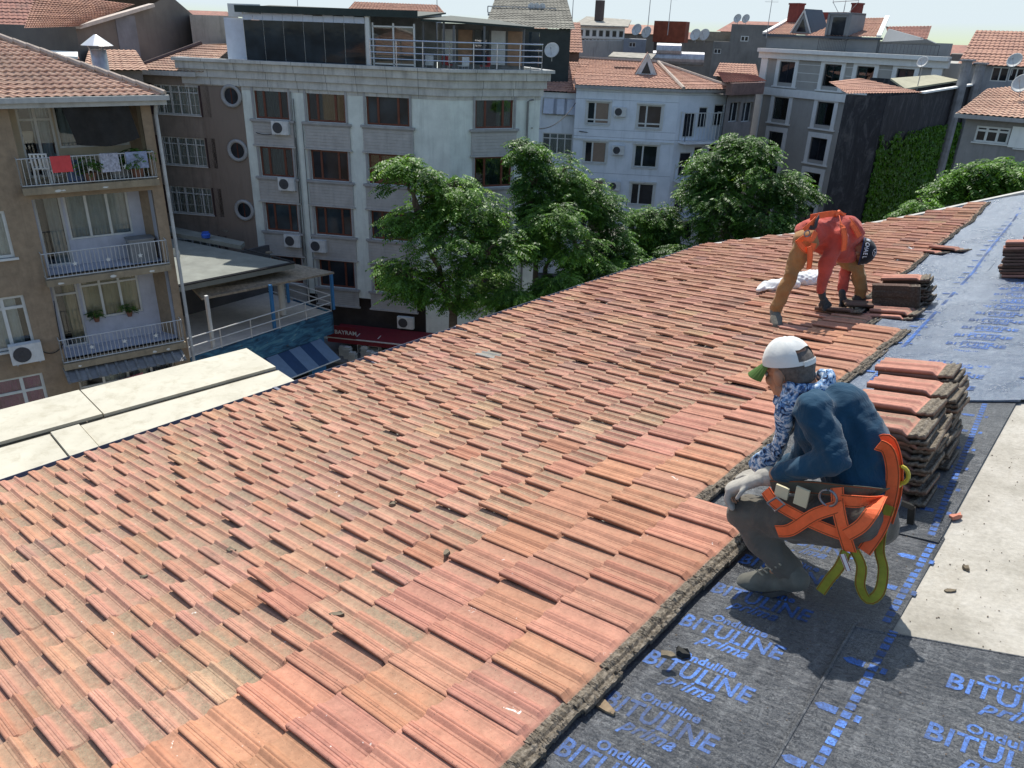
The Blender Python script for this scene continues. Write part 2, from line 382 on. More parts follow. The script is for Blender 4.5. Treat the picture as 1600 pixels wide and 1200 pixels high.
def deck_mat():
    m_, t, b = mat_new('bare_concrete_deck'); v = position(t); n1 = noise(t, 3, 7, .7, v, .3); n2 = noise(t, 45, 6, .7, v); n3 = noise(t, 9, 6, .75, position(t, (1, .25, 1)), 1)
    c = ramp(t, n1, [(.3, (.27, .25, .21)), (.55, (.38, .355, .31)), (.75, (.44, .42, .38))]); c = mixc(t, 1.0, c, ramp(t, n2, [(.3, .80), (.65, 1.08)]), 'MULTIPLY')
    c = mixc(t, mth(t, 'MULTIPLY', ramp(t, n3, [(.55, 0.0), (.72, 1.0)]), .45), c, (.23, .20, .155)); c = mixc(t, mth(t, 'MULTIPLY', ramp(t, noise(t, 30, 5, .7, v, 1), [(.66, 0.0), (.72, 1.0)]), .7), c, (.13, .105, .08))
    t.links.new(c, b.inputs['Base Color']); b.inputs['Roughness'].default_value = .93; bump(t, b, mth(t, 'ADD', n2, mth(t, 'MULTIPLY', n1, .6)), .6, .006); return m_
patch('roof_deck', deck_mat(), [(-3.5, -1.6), (gable(-1.6) + .3, -1.6), (gable(5.9) + .25, 5.93), (-3.5, 5.93)], .001, 80, 24, .12)
g = MB(); 
ga = [S(a_, 5.99, -.02) for a_ in np.linspace(-3.5, 11.7, 40)]
for i in range(39):
    p, q = ga[i], ga[i+1]; g.bar(p + RN*.0, q, .13, .012, RN); g.bar(p + RB*.065 + RN*.035, q + RB*.065 + RN*.035, .006, .07, RN)
for i in range(0, 39, 6): g.bar(ga[i] - RB*.06 + RN*.05, ga[i] + RB*.07 + RN*.072, .03, .004, RN)
part('gutter', g, M('gutter_metal', (.115, .12, .17), .45, .2, 4, .2, metal=.3), roof)
g = MB()
vb = [(gable(b_) + .2, b_) for b_ in np.linspace(5.9, -1.6, 30)]
for (a1, b1), (a2, b2) in zip(vb[:-1], vb[1:]): g.bar(S(a1, b1, .02), S(a2, b2, .02), .12, .05, RN)
part('verge_trim', g, M('verge_cement', (.42, .41, .38), .8, .15, 6, .2), roof)
g = MB(); k1, k2, k3, k4 = S(-3.5, 5.9), S(11.7, 5.9), S(gable(-1.6)+.2, -1.6), S(-3.5, -1.6)
def down(p): return np.array([p[0], p[1], 0.0])
off = lambda p: p - RN * .13
for p, q in ((k2, k1), (k3, k2)): g.quad(down(p), down(q), off(q), off(p))
part('wall', g, M('own_wall', (.42, .38, .32), .9, .15, 1, .3), roof)
# --- membrane sheets
def membrane_mat(name, dust, base=(.035, .038, .043), far=False):
    m_, t, b = mat_new(name); v = position(t)
    n1 = noise(t, 2.2, 6, .65, v, .4); n2 = noise(t, 55, 6, .75, v, 2.5); n3 = noise(t, 14, 5, .7, position(t, (1, .28, 1)), 1.5)
    f = mth(t, 'MULTIPLY', ramp(t, n2, [(.42, 0.0), (.62, 1.0)]), ramp(t, n1, [(.3, .25), (.65, 1.0)]))
    f = mth(t, 'ADD', f, mth(t, 'MULTIPLY', ramp(t, n3, [(.5, 0.0), (.75, 1.0)]), .45), True)
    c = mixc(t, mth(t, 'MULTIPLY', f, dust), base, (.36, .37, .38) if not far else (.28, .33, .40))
    t.links.new(c, b.inputs['Base Color'])
    t.links.new(ramp(t, n1, [(.3, .22 if far else .28), (.7, .42 if far else .5)]), b.inputs['Roughness']); b.inputs['Specular IOR Level'].default_value = .9 if far else .6
    ws = noise(t, 30, 5, .7, position(t, (.5, 1.6, 1)), 1.2)
    bump(t, b, mth(t, 'ADD', mth(t, 'MULTIPLY', ws, 1.6), mth(t, 'MULTIPLY', n2, .35)), .8, .012)
    return m_
MEM1 = membrane_mat('bitumen_membrane', .42, (.020, .023, .030)); MEM2 = membrane_mat('bitumen_membrane_dusty_sky_tint', .8, (.040, .068, .125), True)  # far sheets are dusty, with sky reflection painted in as a blue base
k = 1.1
s1a = patch('membrane_sheet', MEM1, [(-2*k, .60*k), (3.27*k, .61*k), (3.25*k, 1.75*k), (-2*k, 1.75*k)], .008, 140, 30, .004, .0012, 1)
s1b = patch('membrane_sheet', MEM1, [(3.20*k, .62*k), (5.3*k, .64*k), (5.3*k, 2.2*k), (3.23*k, 2.2*k)], .015, 60, 30, .004, .0012, 2)
s3 = patch('membrane_sheet', MEM2, [(4.95*k, 1.50*k), (13.5*k, 1.5*k), (13.2*k, 2.6*k), (4.95*k, 2.6*k)], .019, 180, 30, .003, .016, 3, wl=1.6)
s2a = patch('membrane_sheet', MEM2, [(5.10*k, .62*k), (13.9*k, .62*k), (13.5*k, 1.64*k), (4.66*k, 1.62*k)], .024, 200, 26, .004, .010, 4, wl=1.4)
s2b = patch('membrane_sheet', MEM2, [(5.70*k, -.45*k), (14.4*k, -.45*k), (13.9*k, .70*k), (5.08*k, .70*k)], .030, 200, 26, .004, .008, 5, wl=1.4)
s_r = patch('membrane_sheet', MEM1, [(-2*k, -.6*k), (2.76*k, -.6*k), (2.455*k, .72*k), (-2*k, .60*k)], .016, 140, 40, .005, .0012, 6)
g = MB(); g.tube([S(-2*k+4.48*k*i/30, .60*k+.12*k*i/30, .016) for i in range(31)], .007, 6); part('sheet_lap', g, MEM1, s_r)
g = MB(); g.tube([S(2.455*k+.31*k*i/20, .72*k-1.3*k*i/20, .016) for i in range(21)], .005, 6); part('sheet_lap', g, MEM1, s_r)
SHEETS = dict(s1a=(s1a, .008), s1b=(s1b, .015), s2a=(s2a, .024), s2b=(s2b, .030), sr=(s_r, .016))
# --- blue print on the membrane
def print_mat():
    m_, t, b = mat_new('blue_print'); v = position(t); n1 = noise(t, 3.2, 5, .65, v, .5); n2 = noise(t, 70, 5, .7, v, 1.5)
    f = mth(t, 'MULTIPLY', ramp(t, n1, [(.38, .25), (.62, 1.0)]), ramp(t, n2, [(.36, .25), (.58, 1.0)]))
    c = mixc(t, f, (.022, .028, .045), ramp(t, n2, [(.3, (.045, .14, .48)), (.7, (.085, .22, .62))])); t.links.new(c, b.inputs['Base Color']); b.inputs['Roughness'].default_value = .6; b.inputs['Specular IOR Level'].default_value = .25; return m_
BLUE = print_mat()
_tc = {}
def text_geo(s, size, bold=0.0, italic=0.0):
    key = (s, size, bold, italic)
    if key in _tc: return _tc[key]
    c = bpy.data.curves.new('lettering', 'FONT'); c.body = s; c.size = size; c.offset = bold; c.shear = italic; c.resolution_u = 2; c.space_character = 1.05
    o = bpy.data.objects.new('lettering', c); col.objects.link(o); dg = bpy.context.evaluated_depsgraph_get(); me = o.evaluated_get(dg).to_mesh()
    v = np.array([list(q.co) for q in me.vertices]); f = [list(p.vertices) for p in me.polygons]
    o.evaluated_get(dg).to_mesh_clear(); bpy.data.objects.remove(o); bpy.data.curves.remove(c)
    _tc[key] = (v, f); return v, f
def print_on(mb, s, a, b, h, size, bold=0, italic=0, sx=1.0):
    v, f = text_geo(s, size, bold, italic)
    p = S(a + v[:, 1] - .12*0, b - v[:, 0] * sx, h); mb.add(p, f)
def row(mb, a, b, h):
    print_on(mb, 'BITULINE', a, b, h, .118, .0025, 0, .83)
    print_on(mb, 'prima', a - .062, b - .12, h, .085, .002, .35, .95)
    print_on(mb, 'Onduline', a + .098, b - .10, h, .062, .0022, 0, .95)
def dots(mb, a0, a1, bf, h):
    a = a0; n_ = 0
    while a < a1:
        b = bf(a); q = lambda x0, x1, y0, y1: mb.quad(S(x0, b + y1, h), S(x0, b + y0, h), S(x1, b + y0, h), S(x1, b + y1, h))
        q(a, a + .034, -.015, .015); n_ += 1
        if n_ % 6 == 0:
            mb.poly([S(a, b + .085, h), S(a + .0, b + .03, h), S(a + .036, b + .03, h), S(a + .036, b + .085, h), S(a + .018, b + .105, h)])
            q(a, a + .034, -.045, -.026)
        a += .0475
def printset(sheet, h0, rows, bt, dts):
    h = h0 + .003; mb = MB()
    for r_ in rows: 
        for b_ in bt: row(mb, r_, b_, h)
    if dts: dots(mb, *dts, h)
    part('blue_lettering', mb, BLUE, sheet)
row0 = 1.90*k
printset(s1a, .0068, [row0 + .278*i for i in range(-4, 5)], [1.25*k], (2.55*k, 3.2*k, lambda a: .64*k))
printset(s1b, .0138, [row0 + .278*i for i in (6, 7, 8)], [1.25*k], (3.25*k, 5.0*k, lambda a: .66*k + (a/k - 3.25) * .07*k))
printset(s2a, .030, [row0 + .278*i for i in range(13, 36)], [1.26*k], (5.12*k, 12.6*k, lambda a: 1.49*k + (a/k - 5.8) * .04*k))
printset(s2b, .036, [row0 + .278*i for i in range(16, 36)], [.42*k], (5.3*k, 12.8*k, lambda a: .60*k))
printset(s_r, .0148, [2.04*k + .283*i for i in range(-3, 2)] , [.40*k, -.1*k], (1.0*k, 2.47*k, lambda a: .60*k))
mb = MB(); print_on(mb, 'prima', 2.48*k-.02, .22*k, .0178, .085, .002, .35, .95); part('blue_lettering', mb, BLUE, s_r)
# ------------------------------------------------------------------ facades
class Fac:
    def __init__(s, Pa, Pb):
        s.O = np.array([Pa[0], Pa[1], 0.0]); d = np.array([Pb[0]-Pa[0], Pb[1]-Pa[1], 0.0]); s.L = np.linalg.norm(d); s.u = d / s.L
        s.n = np.array([s.u[1], -s.u[0], 0.0])
        if s.n @ (EYE - s.O) < 0: s.n = -s.n
    def pt(s, u, z, d=0.0): return s.O + s.u * u + s.n * d + np.array([0, 0, z])
    def uz(s, x, y, d=0.0):
        r_ = ray(x, y); O = s.O + s.n * d; k_ = ((O - EYE) @ s.n) / (r_ @ s.n); p = EYE + r_ * k_
        return float((p - s.O) @ s.u), float(p[2])
    def rect(s, x0, y0, x1, y1, d=0.0):
        u0, z1 = s.uz(x0, y0, d); u1, z0 = s.uz(x1, y1, d); return min(u0, u1), max(u0, u1), z0, z1
    def box(s, mb, u0, u1, z0, z1, d0, d1, mi=0): mb.par(s.pt(u0, z0, d0), s.u*(u1-u0), s.n*(d1-d0), (0, 0, z1-z0), mi)
    def quad(s, mb, u0, u1, z0, z1, d, mi=0):
        q = [s.pt(u0, z0, d), s.pt(u1, z0, d), s.pt(u1, z1, d), s.pt(u0, z1, d)]
        if np.cross(q[1]-q[0], q[2]-q[0]) @ s.n < 0: q = q[::-1]
        mb.quad(*q, mi)
def wall_holes(mb, f, U0, U1, Z0, Z1, holes, rev=.22, room=.9, d=0.0, mi=0, mroom=1, mrev=0):
    us = sorted({U0, U1, *[h[0] for h in holes], *[h[1] for h in holes]}); zs = sorted({Z0, Z1, *[h[2] for h in holes], *[h[3] for h in holes]})
    us = [u for u in us if U0 <= u <= U1]; zs = [z for z in zs if Z0 <= z <= Z1]
    for a_, b_ in zip(us[:-1], us[1:]):
        for c_, e_ in zip(zs[:-1], zs[1:]):
            mu, mz = (a_+b_)/2, (c_+e_)/2
            if any(h[0] < mu < h[1] and h[2] < mz < h[3] for h in holes): continue
            f.quad(mb, a_, b_, c_, e_, d, mi)
    for (u0, u1, z0, z1) in [h[:4] for h in holes]:
        def ring(d0, d1, mm, e=0.0):
            A_, B_, C_, D_ = (u0-e, z0-e), (u1+e, z0-e), (u1+e, z1+e), (u0-e, z1+e)
            for p, q in ((A_, B_), (B_, C_), (C_, D_), (D_, A_)):
                mb.quad(f.pt(*p, d0), f.pt(*p, d1), f.pt(*q, d1), f.pt(*q, d0), mm)
        ring(d, d-rev, mrev)
        if room > 0:
            ring(d-rev, d-rev-room, mroom, .15); f.quad(mb, u0-.15, u1+.15, z0-.15, z1+.15, d-rev-room, mroom)
            for p in ((u0-.15, u0, z0-.15, z1+.15), (u1, u1+.15, z0-.15, z1+.15), (u0, u1, z0-.15, z0), (u0, u1, z1, z1+.15)): f.quad(mb, *p, d-rev-.001, mroom)
def hull(mb, f, U0, U1, Z1, depth, mi=0, top=True, sides=(True, True), d=0.0, sk=(0, 0)):
    # the other walls and flat top of a block behind facade f; sk = skew of the party walls
    a, b_, c, e_ = f.pt(U0, 0, d), f.pt(U1, 0, d), f.pt(U1+sk[1], 0, d-depth), f.pt(U0+sk[0], 0, d-depth); Z = np.array([0, 0, Z1])
    if sides[0]: mb.quad(a, e_, e_+Z, a+Z, mi)
    if sides[1]: mb.quad(b_, b_+Z, c+Z, c, mi)
    mb.quad(c, c+Z, e_+Z, e_, mi)
    if top: mb.quad(a+Z, e_+Z, c+Z, b_+Z, mi)
def curtain_geo(f, u0, u1, z0, z1, d, amp=.03, wl=.16):
    mb = MB(); n_ = max(4, int((u1-u0)/wl*5)); us = np.linspace(u0, u1, n_)
    ph = random.random()*6
    for i in range(n_-1):
        p = lambda u, z, i_: f.pt(u, z, d + amp*math.sin(u/wl*6.28+ph))
        mb.quad(p(us[i], z0, 0), p(us[i+1], z0, 0), p(us[i+1], z1, 0), p(us[i], z1, 0))
    return mb
def window(par, f, r, fm, cols=(), rows=(), fw=.06, rec=.14, gm=None, curt=None, sill=None, label=None, fine=True, d=0.0):
    u0, u1, z0, z1 = r; mb = MB(); dd = d - rec
    f.box(mb, u0, u0+fw, z0, z1, dd-.05, dd); f.box(mb, u1-fw, u1, z0, z1, dd-.05, dd)
    f.box(mb, u0+fw, u1-fw, z0, z0+fw, dd-.05, dd); f.box(mb, u0+fw, u1-fw, z1-fw, z1, dd-.05, dd)
    for c in cols: uu = u0+(u1-u0)*c; f.box(mb, uu-fw*.6, uu+fw*.6, z0+fw, z1-fw, dd-.052, dd+.004)
    for c in rows: zz = z0+(z1-z0)*c; f.box(mb, u0+fw, u1-fw, zz-fw*.5, zz+fw*.5, dd-.048, dd-.003)
    o = part('window', mb, fm, par, label=label)
    g = MB(); f.box(g, u0+fw*.5, u1-fw*.5, z0+fw*.5, z1-fw*.5, dd-.035, dd-.027); part('pane', g, gm, o)
    if curt:
        for (c0, c1, cz, cm) in curt:
            part('curtain', curtain_geo(f, u0+(u1-u0)*c0, u0+(u1-u0)*c1, z0+(z1-z0)*cz, z1-.03, dd-.14), cm, o)
    if sill is not None:
        s_ = MB(); f.box(s_, u0-.08, u1+.08, z0-.06, z0+.0, d-rec, d+.08); part('sill', s_, sill, par)
    return o
def ac_unit(f, x, y, wd=.85, ht=.6, group='air conditioner units on the facades', label='white air conditioner outdoor unit on the wall', d=0.0, dp=.32):
    u, z = f.uz(x, y, d + dp)
    t = thing('air_conditioner', label, 'air conditioner', list(f.pt(u, z-ht/2, d+dp/2)), group)
    b_ = MB(); f.box(b_, u-wd/2, u+wd/2, z-ht/2, z+ht/2, d+.06, d+dp)
    for i in range(9): f.box(b_, u+wd*.2, u+wd*.46, z-ht/2+.06+i*.055, z-ht/2+.085+i*.055, d+dp, d+dp+.006)
    part('casing', b_, M('ac_white', (.62, .62, .60), .55, .1, 5, .35), t)
    g_ = MB(); cen = f.pt(u-wd*.14, z, d+dp)
    g_.lathe(cen, [(ht*.40, 0), (ht*.40, .018), (ht*.36, .018), (ht*.36, .006), (.05, .006), (.05, .02), (0.001, .02)], 24, axis=f.n)
    for k_ in range(10):
        a_ = k_*math.pi/5; dr = f.u*math.cos(a_)+np.array([0, 0, 1])*math.sin(a_); g_.bar(cen+dr*.05+f.n*.012, cen+dr*ht*.37+f.n*.012, .008, .008)
    part('fan_grille', g_, M('ac_dark', (.06, .06, .065), .6, .1), t)
    k_ = MB()
    for s_ in (-1, 1): k_.bar(f.pt(u+s_*wd*.35, z-ht/2-.02, d), f.pt(u+s_*wd*.35, z-ht/2-.02, d+dp), .04, .04)
    part('bracket', k_, M('ac_steel', (.3, .3, .3), .5, .1), t)
    return t
def railing(par, pts, ht, n_, mat, name='railing', bars=True, rails=(1.0,), r=.018, rb=.009, z0=.06, label=None):
    mb = MB(); pts = [np.asarray(p, float) for p in pts]
    for a_, b_ in zip(pts[:-1], pts[1:]):
        for q in list(rails) + [z0/ht]: mb.tube([a_+(0, 0, ht*q), b_+(0, 0, ht*q)], r, 6)
        k_ = max(2, int(np.linalg.norm(b_-a_)/n_)+1)
        for i in range(k_):
            p = a_+(b_-a_)*i/(k_-1); mb.tube([p+(0, 0, z0 if bars else 0), p+(0, 0, ht)], rb if (bars and 0 < i < k_-1) else r, 5)
    return part(name, mb, mat, par, label=label)
def dish(c, aim, r=.42, group='satellite dishes on the roofs', label='pale satellite dish on a rooftop', hgt=.8, mat=None):
    c = np.asarray(c, float); aim = nrm(aim)
    t = thing('satellite_dish', label, 'satellite dish', list(c), group)
    r = r*.62; mb = MB(); prof = [(r*q, .28*r*q*q) for q in np.linspace(0.02, 1, 7)]; prof += [(r*q, .28*r*q*q+.012) for q in np.linspace(1, .02, 7)]
    cc = c+np.array([0, 0, hgt]); mb.lathe(cc, prof, 20, axis=aim); part('dish', mb, mat or M('dish_grey', (.50, .50, .48), .6, .15, 3, .3), t, True)
    mb = MB(); mb.tube([c, cc-(0, 0, .12), cc-aim*.02], .025, 6); mb.tube([cc-(0, 0, r*.9), cc+aim*r*.95], .012, 5); mb.tube([cc+aim*r*.88, cc+aim*r*1.05], .04, 6); part('mount', mb, M('ac_steel', (.3, .3, .3), .5, .1), t)
    return t
def tileroof(mb, p00, p10, p11, p01, ex=.34, wt=.21, amp=.03, sub=4):
    # p00-p10 eave, p01-p11 top; real courses and rolls
    p00, p10, p11, p01 = [np.asarray(p, float) for p in (p00, p10, p11, p01)]
    Lu = max(np.linalg.norm(p10-p00), np.linalg.norm(p11-p01)); Lv = max(np.linalg.norm(p01-p00), np.linalg.norm(p11-p10))
    n_ = nrm(np.cross(p10-p00, p01-p00)+1e-9); n_ = n_ if n_[2] > 0 else -n_
    nr = max(1, int(Lv/ex)); nc = max(2, int(Lu/wt)*sub); o = len(mb.v)
    us = np.linspace(0, 1, nc+1); ang = us*Lu/wt*2*math.pi
    for j in range(nr):
        off = rng.normal(0, .006)
        for e_, hh in ((0, .035), (1, .0)):
            v = (j+e_)/nr
            for i, u in enumerate(us):
                p = (p00*(1-u)+p10*u)*(1-v)+(p01*(1-u)+p11*u)*v
                mb.v.append(tuple(p+n_*(hh+off+amp*(.5+.5*math.sin(ang[i]))+random.gauss(0, .002))))
    w_ = nc+1
    flip = np.cross(p10-p00, p01-p00)@n_ < 0
    for j in range(nr):
        a_ = o+j*2*w_
        for i in range(nc):
            f = [a_+i, a_+i+1, a_+w_+i+1, a_+w_+i]; mb.f.append(f[::-1] if flip else f); mb.m.append(0)
            if j < nr-1:
                f = [a_+w_+i, a_+w_+i+1, a_+2*w_+i+1, a_+2*w_+i]; mb.f.append(f[::-1] if flip else f); mb.m.append(0)
def roof_mat(name, c, c2, dark=.3):
    m_, t, b = mat_new(name); v = objco(t, (4.7, 4.7, 8))
    vo = nd(t, 'ShaderNodeTexVoronoi'); t.links.new(v, vo.inputs['Vector']); vo.inputs['Scale'].default_value = 1.0
    sx = nd(t, 'ShaderNodeSeparateColor'); t.links.new(vo.outputs['Color'], sx.inputs[0])
    cc = mixc(t, sx.outputs[0], c, c2); n_ = noise(t, .7, 6, .7, objco(t))
    cc = mixc(t, mth(t, 'MULTIPLY', ramp(t, n_, [(.45, 0.0), (.75, 1.0)]), dark), cc, (.10, .085, .07))
    t.links.new(cc, b.inputs['Base Color']); b.inputs['Roughness'].default_value = .85; b.inputs['Specular IOR Level'].default_value = .2
    return m_
RT1 = roof_mat('roof_tiles_orange', (.45, .255, .18), (.34, .185, .14)); RT2 = roof_mat('roof_tiles_red', (.37, .18, .135), (.27, .14, .115), .5); RT3 = roof_mat('roof_tiles_faded', (.50, .33, .24), (.38, .22, .16), .4)
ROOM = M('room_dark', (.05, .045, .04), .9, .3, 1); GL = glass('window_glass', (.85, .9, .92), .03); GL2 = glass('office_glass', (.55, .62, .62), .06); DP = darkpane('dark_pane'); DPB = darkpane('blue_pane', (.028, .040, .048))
CUR = M('curtain_white', (.62, .61, .56), .9, .08, 4); CURG = M('curtain_grey', (.35, .36, .35), .9, .1, 4); CURP = M('curtain_pink', (.42, .08, .22), .9, .1, 4); CURO = M('blind_ochre', (.50, .40, .24), .9, .08, 2); CURB = M('curtain_brown', (.26, .19, .14), .9, .1)
WHITE = M('white_frame', (.60, .60, .57), .5, .08, 5, .15); STEEL = M('railing_paint', (.50, .50, .49), .45, .12, 6, .2, metal=.2); ACS = M('ac_steel', (.3, .3, .3), .5, .1)
def block(name, label, cat, pts, z0, z1, mat, group=None, top=None):
    # plain prism body as part 'wall' (pts ground outline)
    c = np.mean(np.array(pts), 0); t = thing(name, label, cat, [float(c[0]), float(c[1]), 0.0], group)
    mb = MB(); mb.slab([np.array([p[0], p[1], z0]) for p in pts], (0, 0, z1-z0)); part('wall', mb, mat, t); return t
# ================================================================== brown apartment block with balconies (left)
ZB = 15.9
f1 = Fac(P(0, 149.5, ZB), P(232, 145.5, ZB)); f1.O = f1.O - f1.u*4.5; U1R = f1.uz(234, 160)[0]
b1 = thing('apartment_building', 'brown rendered apartment block with three stacked balconies and a terracotta roof at the left edge', 'building', list(f1.pt(4, 0)))
OCH = M('brown_render', (.29, .215, .145), .95, .16, 5, .35, (.10, .08, .06), .4, 30); CREAM = M('cream_render', (.50, .42, .30), .9, .12, 2, .25, (.2, .17, .13))
RWH = M('rough_white', (.50, .50, .48), .9, .1, 3, .3)
bal = []   # loggias: (u0,u1,zfloor,ztop)
for (xl, yl, xr, yr, xt, yt) in ((40, 292, 243, 276, 18, 152), (77, 436, 262, 408, 52, 312), (104, 566, 285, 528, 84, 446)):
    u0, z0 = f1.uz(xl, yl); u1, z1 = f1.uz(xr, yr); bal.append([u0, u1, (z0+z1)/2, f1.uz(xt, yt)[1]])
lw = [(f1.rect(-60, 335, 24, 402)), f1.rect(-60, 474, 56, 541), f1.rect(-60, 606, 80, 640)]
low = f1.rect(120, 585, 285, 640)
holes = [(b_[0], min(b_[1], U1R)-.12, b_[2]+.02, b_[3]) for b_ in bal] + lw + [(low[0], low[1], low[2]-.6, low[3])]
mb = MB(); ZL = 0
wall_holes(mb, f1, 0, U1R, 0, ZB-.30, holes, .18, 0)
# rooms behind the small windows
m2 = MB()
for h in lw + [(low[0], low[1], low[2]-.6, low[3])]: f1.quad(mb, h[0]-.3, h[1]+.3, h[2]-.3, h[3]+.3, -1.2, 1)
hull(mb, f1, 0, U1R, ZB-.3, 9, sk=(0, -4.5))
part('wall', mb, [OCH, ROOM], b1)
PAT = M('peeling_paint', (.62, .61, .56), .9, .15)
for k_, b_ in enumerate(bal):
    u0, u1, zf, zt = b_; u1 = min(u1, U1R) - .12
    mb = MB()   # recess side walls, back wall, ceiling
    D_ = 1.05
    mb.quad(f1.pt(u0, zf, 0), f1.pt(u0, zf, -D_), f1.pt(u0, zt, -D_), f1.pt(u0, zt, 0)); mb.quad(f1.pt(u1, zf, 0), f1.pt(u1, zt, 0), f1.pt(u1, zt, -D_), f1.pt(u1, zf, -D_))
    mb.quad(f1.pt(u0, zt, 0), f1.pt(u0, zt, -D_), f1.pt(u1, zt, -D_), f1.pt(u1, zt, 0)); mb.quad(f1.pt(u0, zf+.02, 0), f1.pt(u1, zf+.02, 0), f1.pt(u1, zf+.02, -D_), f1.pt(u0, zf+.02, -D_))
    if k_ == 0: W0 = [(u0+.25, u0+1.15, zf+.05, zt-.25), (u0+1.2, u1-.25, zf+.85, zt-.25)]
    elif k_ == 1: W0 = [(u0+.12, u0+.85, zf+.05, zt-.12), (u0+.92, u1-.55, zf+.80, zt-.12)]
    else: W0 = [(u0+.15, u0+.85, zf+.05, zt-.15), (u0+.92, u1-.75, zf+.85, zt-.15)]
    fb = Fac(f1.pt(u0, 0, -D_), f1.pt(u1, 0, -D_)); sh = lambda r_: (r_[0]-u0, r_[1]-u0, r_[2], r_[3])
    W0 = [sh(r_) for r_ in W0]
    wall_holes(mb, fb, 0, u1-u0, zf, zt, W0, .1, 1.0)
    part('loggia', mb, [[CREAM, RWH, M('lilac_render', (.45, .46, .52), .9, .1, 3, .2)][k_] if k_ != 1 else M('lilac_render', (.45, .46, .52), .9, .1, 3, .2), ROOM], b1)
    cu = [(0, .45, 0, CURG)] if k_ == 0 else [(.15, .7, 0, CURG)]
    window(b1, fb, W0[0], WHITE, (.5,) if k_ == 0 else (), (.78,) if k_ != 1 else (), .06, .04, GL, [(.4, .95, 0, CURG if k_ < 2 else CURO)])
    window(b1, fb, W0[1], WHITE, (.33, .66) if k_ else (.3, .62), (.78,) if k_ == 2 else (), .06, .04, GL, [(0, 1, 0, [CURG, CURG, CURO][k_])])
    mb = MB(); f1.box(mb, u0-.12, min(b_[1], U1R)+.02, zf-.20, zf+.0, -.1, .32); part('balcony_slab', mb, M('slab_render', (.30, .24, .16), .9, .2, 4, .5), b1)
    for q in range(3):
        uu = random.uniform(u0, u1-.3); mb = MB(); n_ = 9; hh = random.uniform(.05, .13); ww = random.uniform(.12, .3); cz = zf-.13
        mb.poly([f1.pt(uu+ww*.5*math.cos(i*6.28/n_)*random.uniform(.6, 1), cz+hh*.5*math.sin(i*6.28/n_)*random.uniform(.5, 1), .323) for i in range(n_)]); part('peeling_patch', mb, PAT, b1)
    rp_ = [f1.pt(u0-.10, zf, -.02), f1.pt(u0-.10, zf, .30), f1.pt(b_[1]-.02, zf, .30), f1.pt(b_[1]-.02, zf, -.02)]
    rl = railing(b1, rp_, .80, .115, STEEL, r=.016, rb=.010, label='white painted railing of vertical bars with star ornaments')
    for q in (.22, .5, .78):
        mb = MB(); uu = u0+(u1-u0)*q; c = f1.pt(uu, zf+.42, .315); pts = []
        for a_ in range(10):
            r_ = .085 if a_ % 2 == 0 else .036; pts.append(c+f1.u*r_*math.sin(a_*math.pi/5)+np.array([0, 0, 1])*r_*math.cos(a_*math.pi/5))
        mb.slab(pts, f1.n*.01); part('star_ornament', mb, WHITE, rl)
window(b1, f1, lw[0], WHITE, (.5,), (), .08, .06, GL, [(0, 1, 0, CUR)], WHITE)
window(b1, f1, lw[1], WHITE, (.30, .62), (.78,), .08, .06, GL, [(.1, .85, 0, CUR)], WHITE)
window(b1, f1, lw[2], WHITE, (.35, .72), (.6,), .08, .06, GL, [(0, 1, 0, CURP)], WHITE)
u0, u1, z0, z1 = low; z0 -= .6
window(b1, f1, (u0, u1, z0, z1), WHITE, (.25, .5, .75), (.8,), .06, .10, GL, [(.25, .5, 0, CUR), (.5, 1, 0, CURG)])
mb = MB()
for q in range(13):
    uu = u0-.3+(u1-u0+.5)*q/12; mb.tube([f1.pt(uu, z1+.30, 0), f1.pt(uu, z1+.06, .75)], .05, 6)
f1.box(mb, u0-.3, u1+.2, z1+.17, z1+.185, 0, .05); mb.quad(f1.pt(u0-.3, z1+.29, 0), f1.pt(u1+.2, z1+.29, 0), f1.pt(u1+.2, z1+.05, .75), f1.pt(u0-.3, z1+.05, .75))
part('corrugated_canopy', mb, M('corrugated', (.20, .20, .20), .6, .2, 3, .4), b1)
# roof with hip, gutter, soffit
e0, e1 = f1.pt(-3, ZB-.05, .45), f1.pt(U1R+.35, ZB-.05, .45)
rr0 = f1.pt(-3, ZB+2.5, -6.0); hp = P(-60, 52, ZB+2.5); 
mb = MB(); hp = f1.pt(f1.uz(0, 72, -4.4)[0]-1.2, ZB+1.75, -4.4)
tileroof(mb, e0, e1, hp, f1.pt(-3, ZB+1.75, -4.4), .36, .23, .045)
tileroof(mb, e1, f1.pt(U1R-4.2, ZB-.05, -9), hp+np.array([.02, .02, 0]), hp, .36, .23, .045)
part('roof', mb, RT3, b1, False)
mb = MB(); n_ = 16
for i in range(n_):
    p, q = e1+(hp-e1)*i/n_, e1+(hp-e1)*(i+1.08)/n_; mb.tube([p+(0, 0, .07), q+(0, 0, .11)], [.10, .075], 8)
part('ridge_tiles', mb, M('ridge_cement', (.42, .34, .28), .9, .2, 6, .3), b1)
mb = MB(); f1.box(mb, -3, U1R+.45, ZB-.16, ZB-.02, .42, .56); f1.box(mb, -3, U1R+.38, ZB-.30, ZB-.17, 0, .44); part('gutter', mb, M('gutter_grey', (.42, .42, .40), .6, .1, 3, .35), b1)
mb = MB(); mb.tube([f1.pt(U1R+.12, ZB-.1, .3), f1.pt(U1R+.10, ZB-.6, .08), f1.pt(U1R+.10, 0, .08)], .055, 8); part('downpipe', mb, M('pipe_grey', (.42, .42, .41), .6, .2, 2, .5), b1)
ac_unit(f1, 42, 553, .85, .6, label='white air conditioner unit under the left window of the brown balcony building')
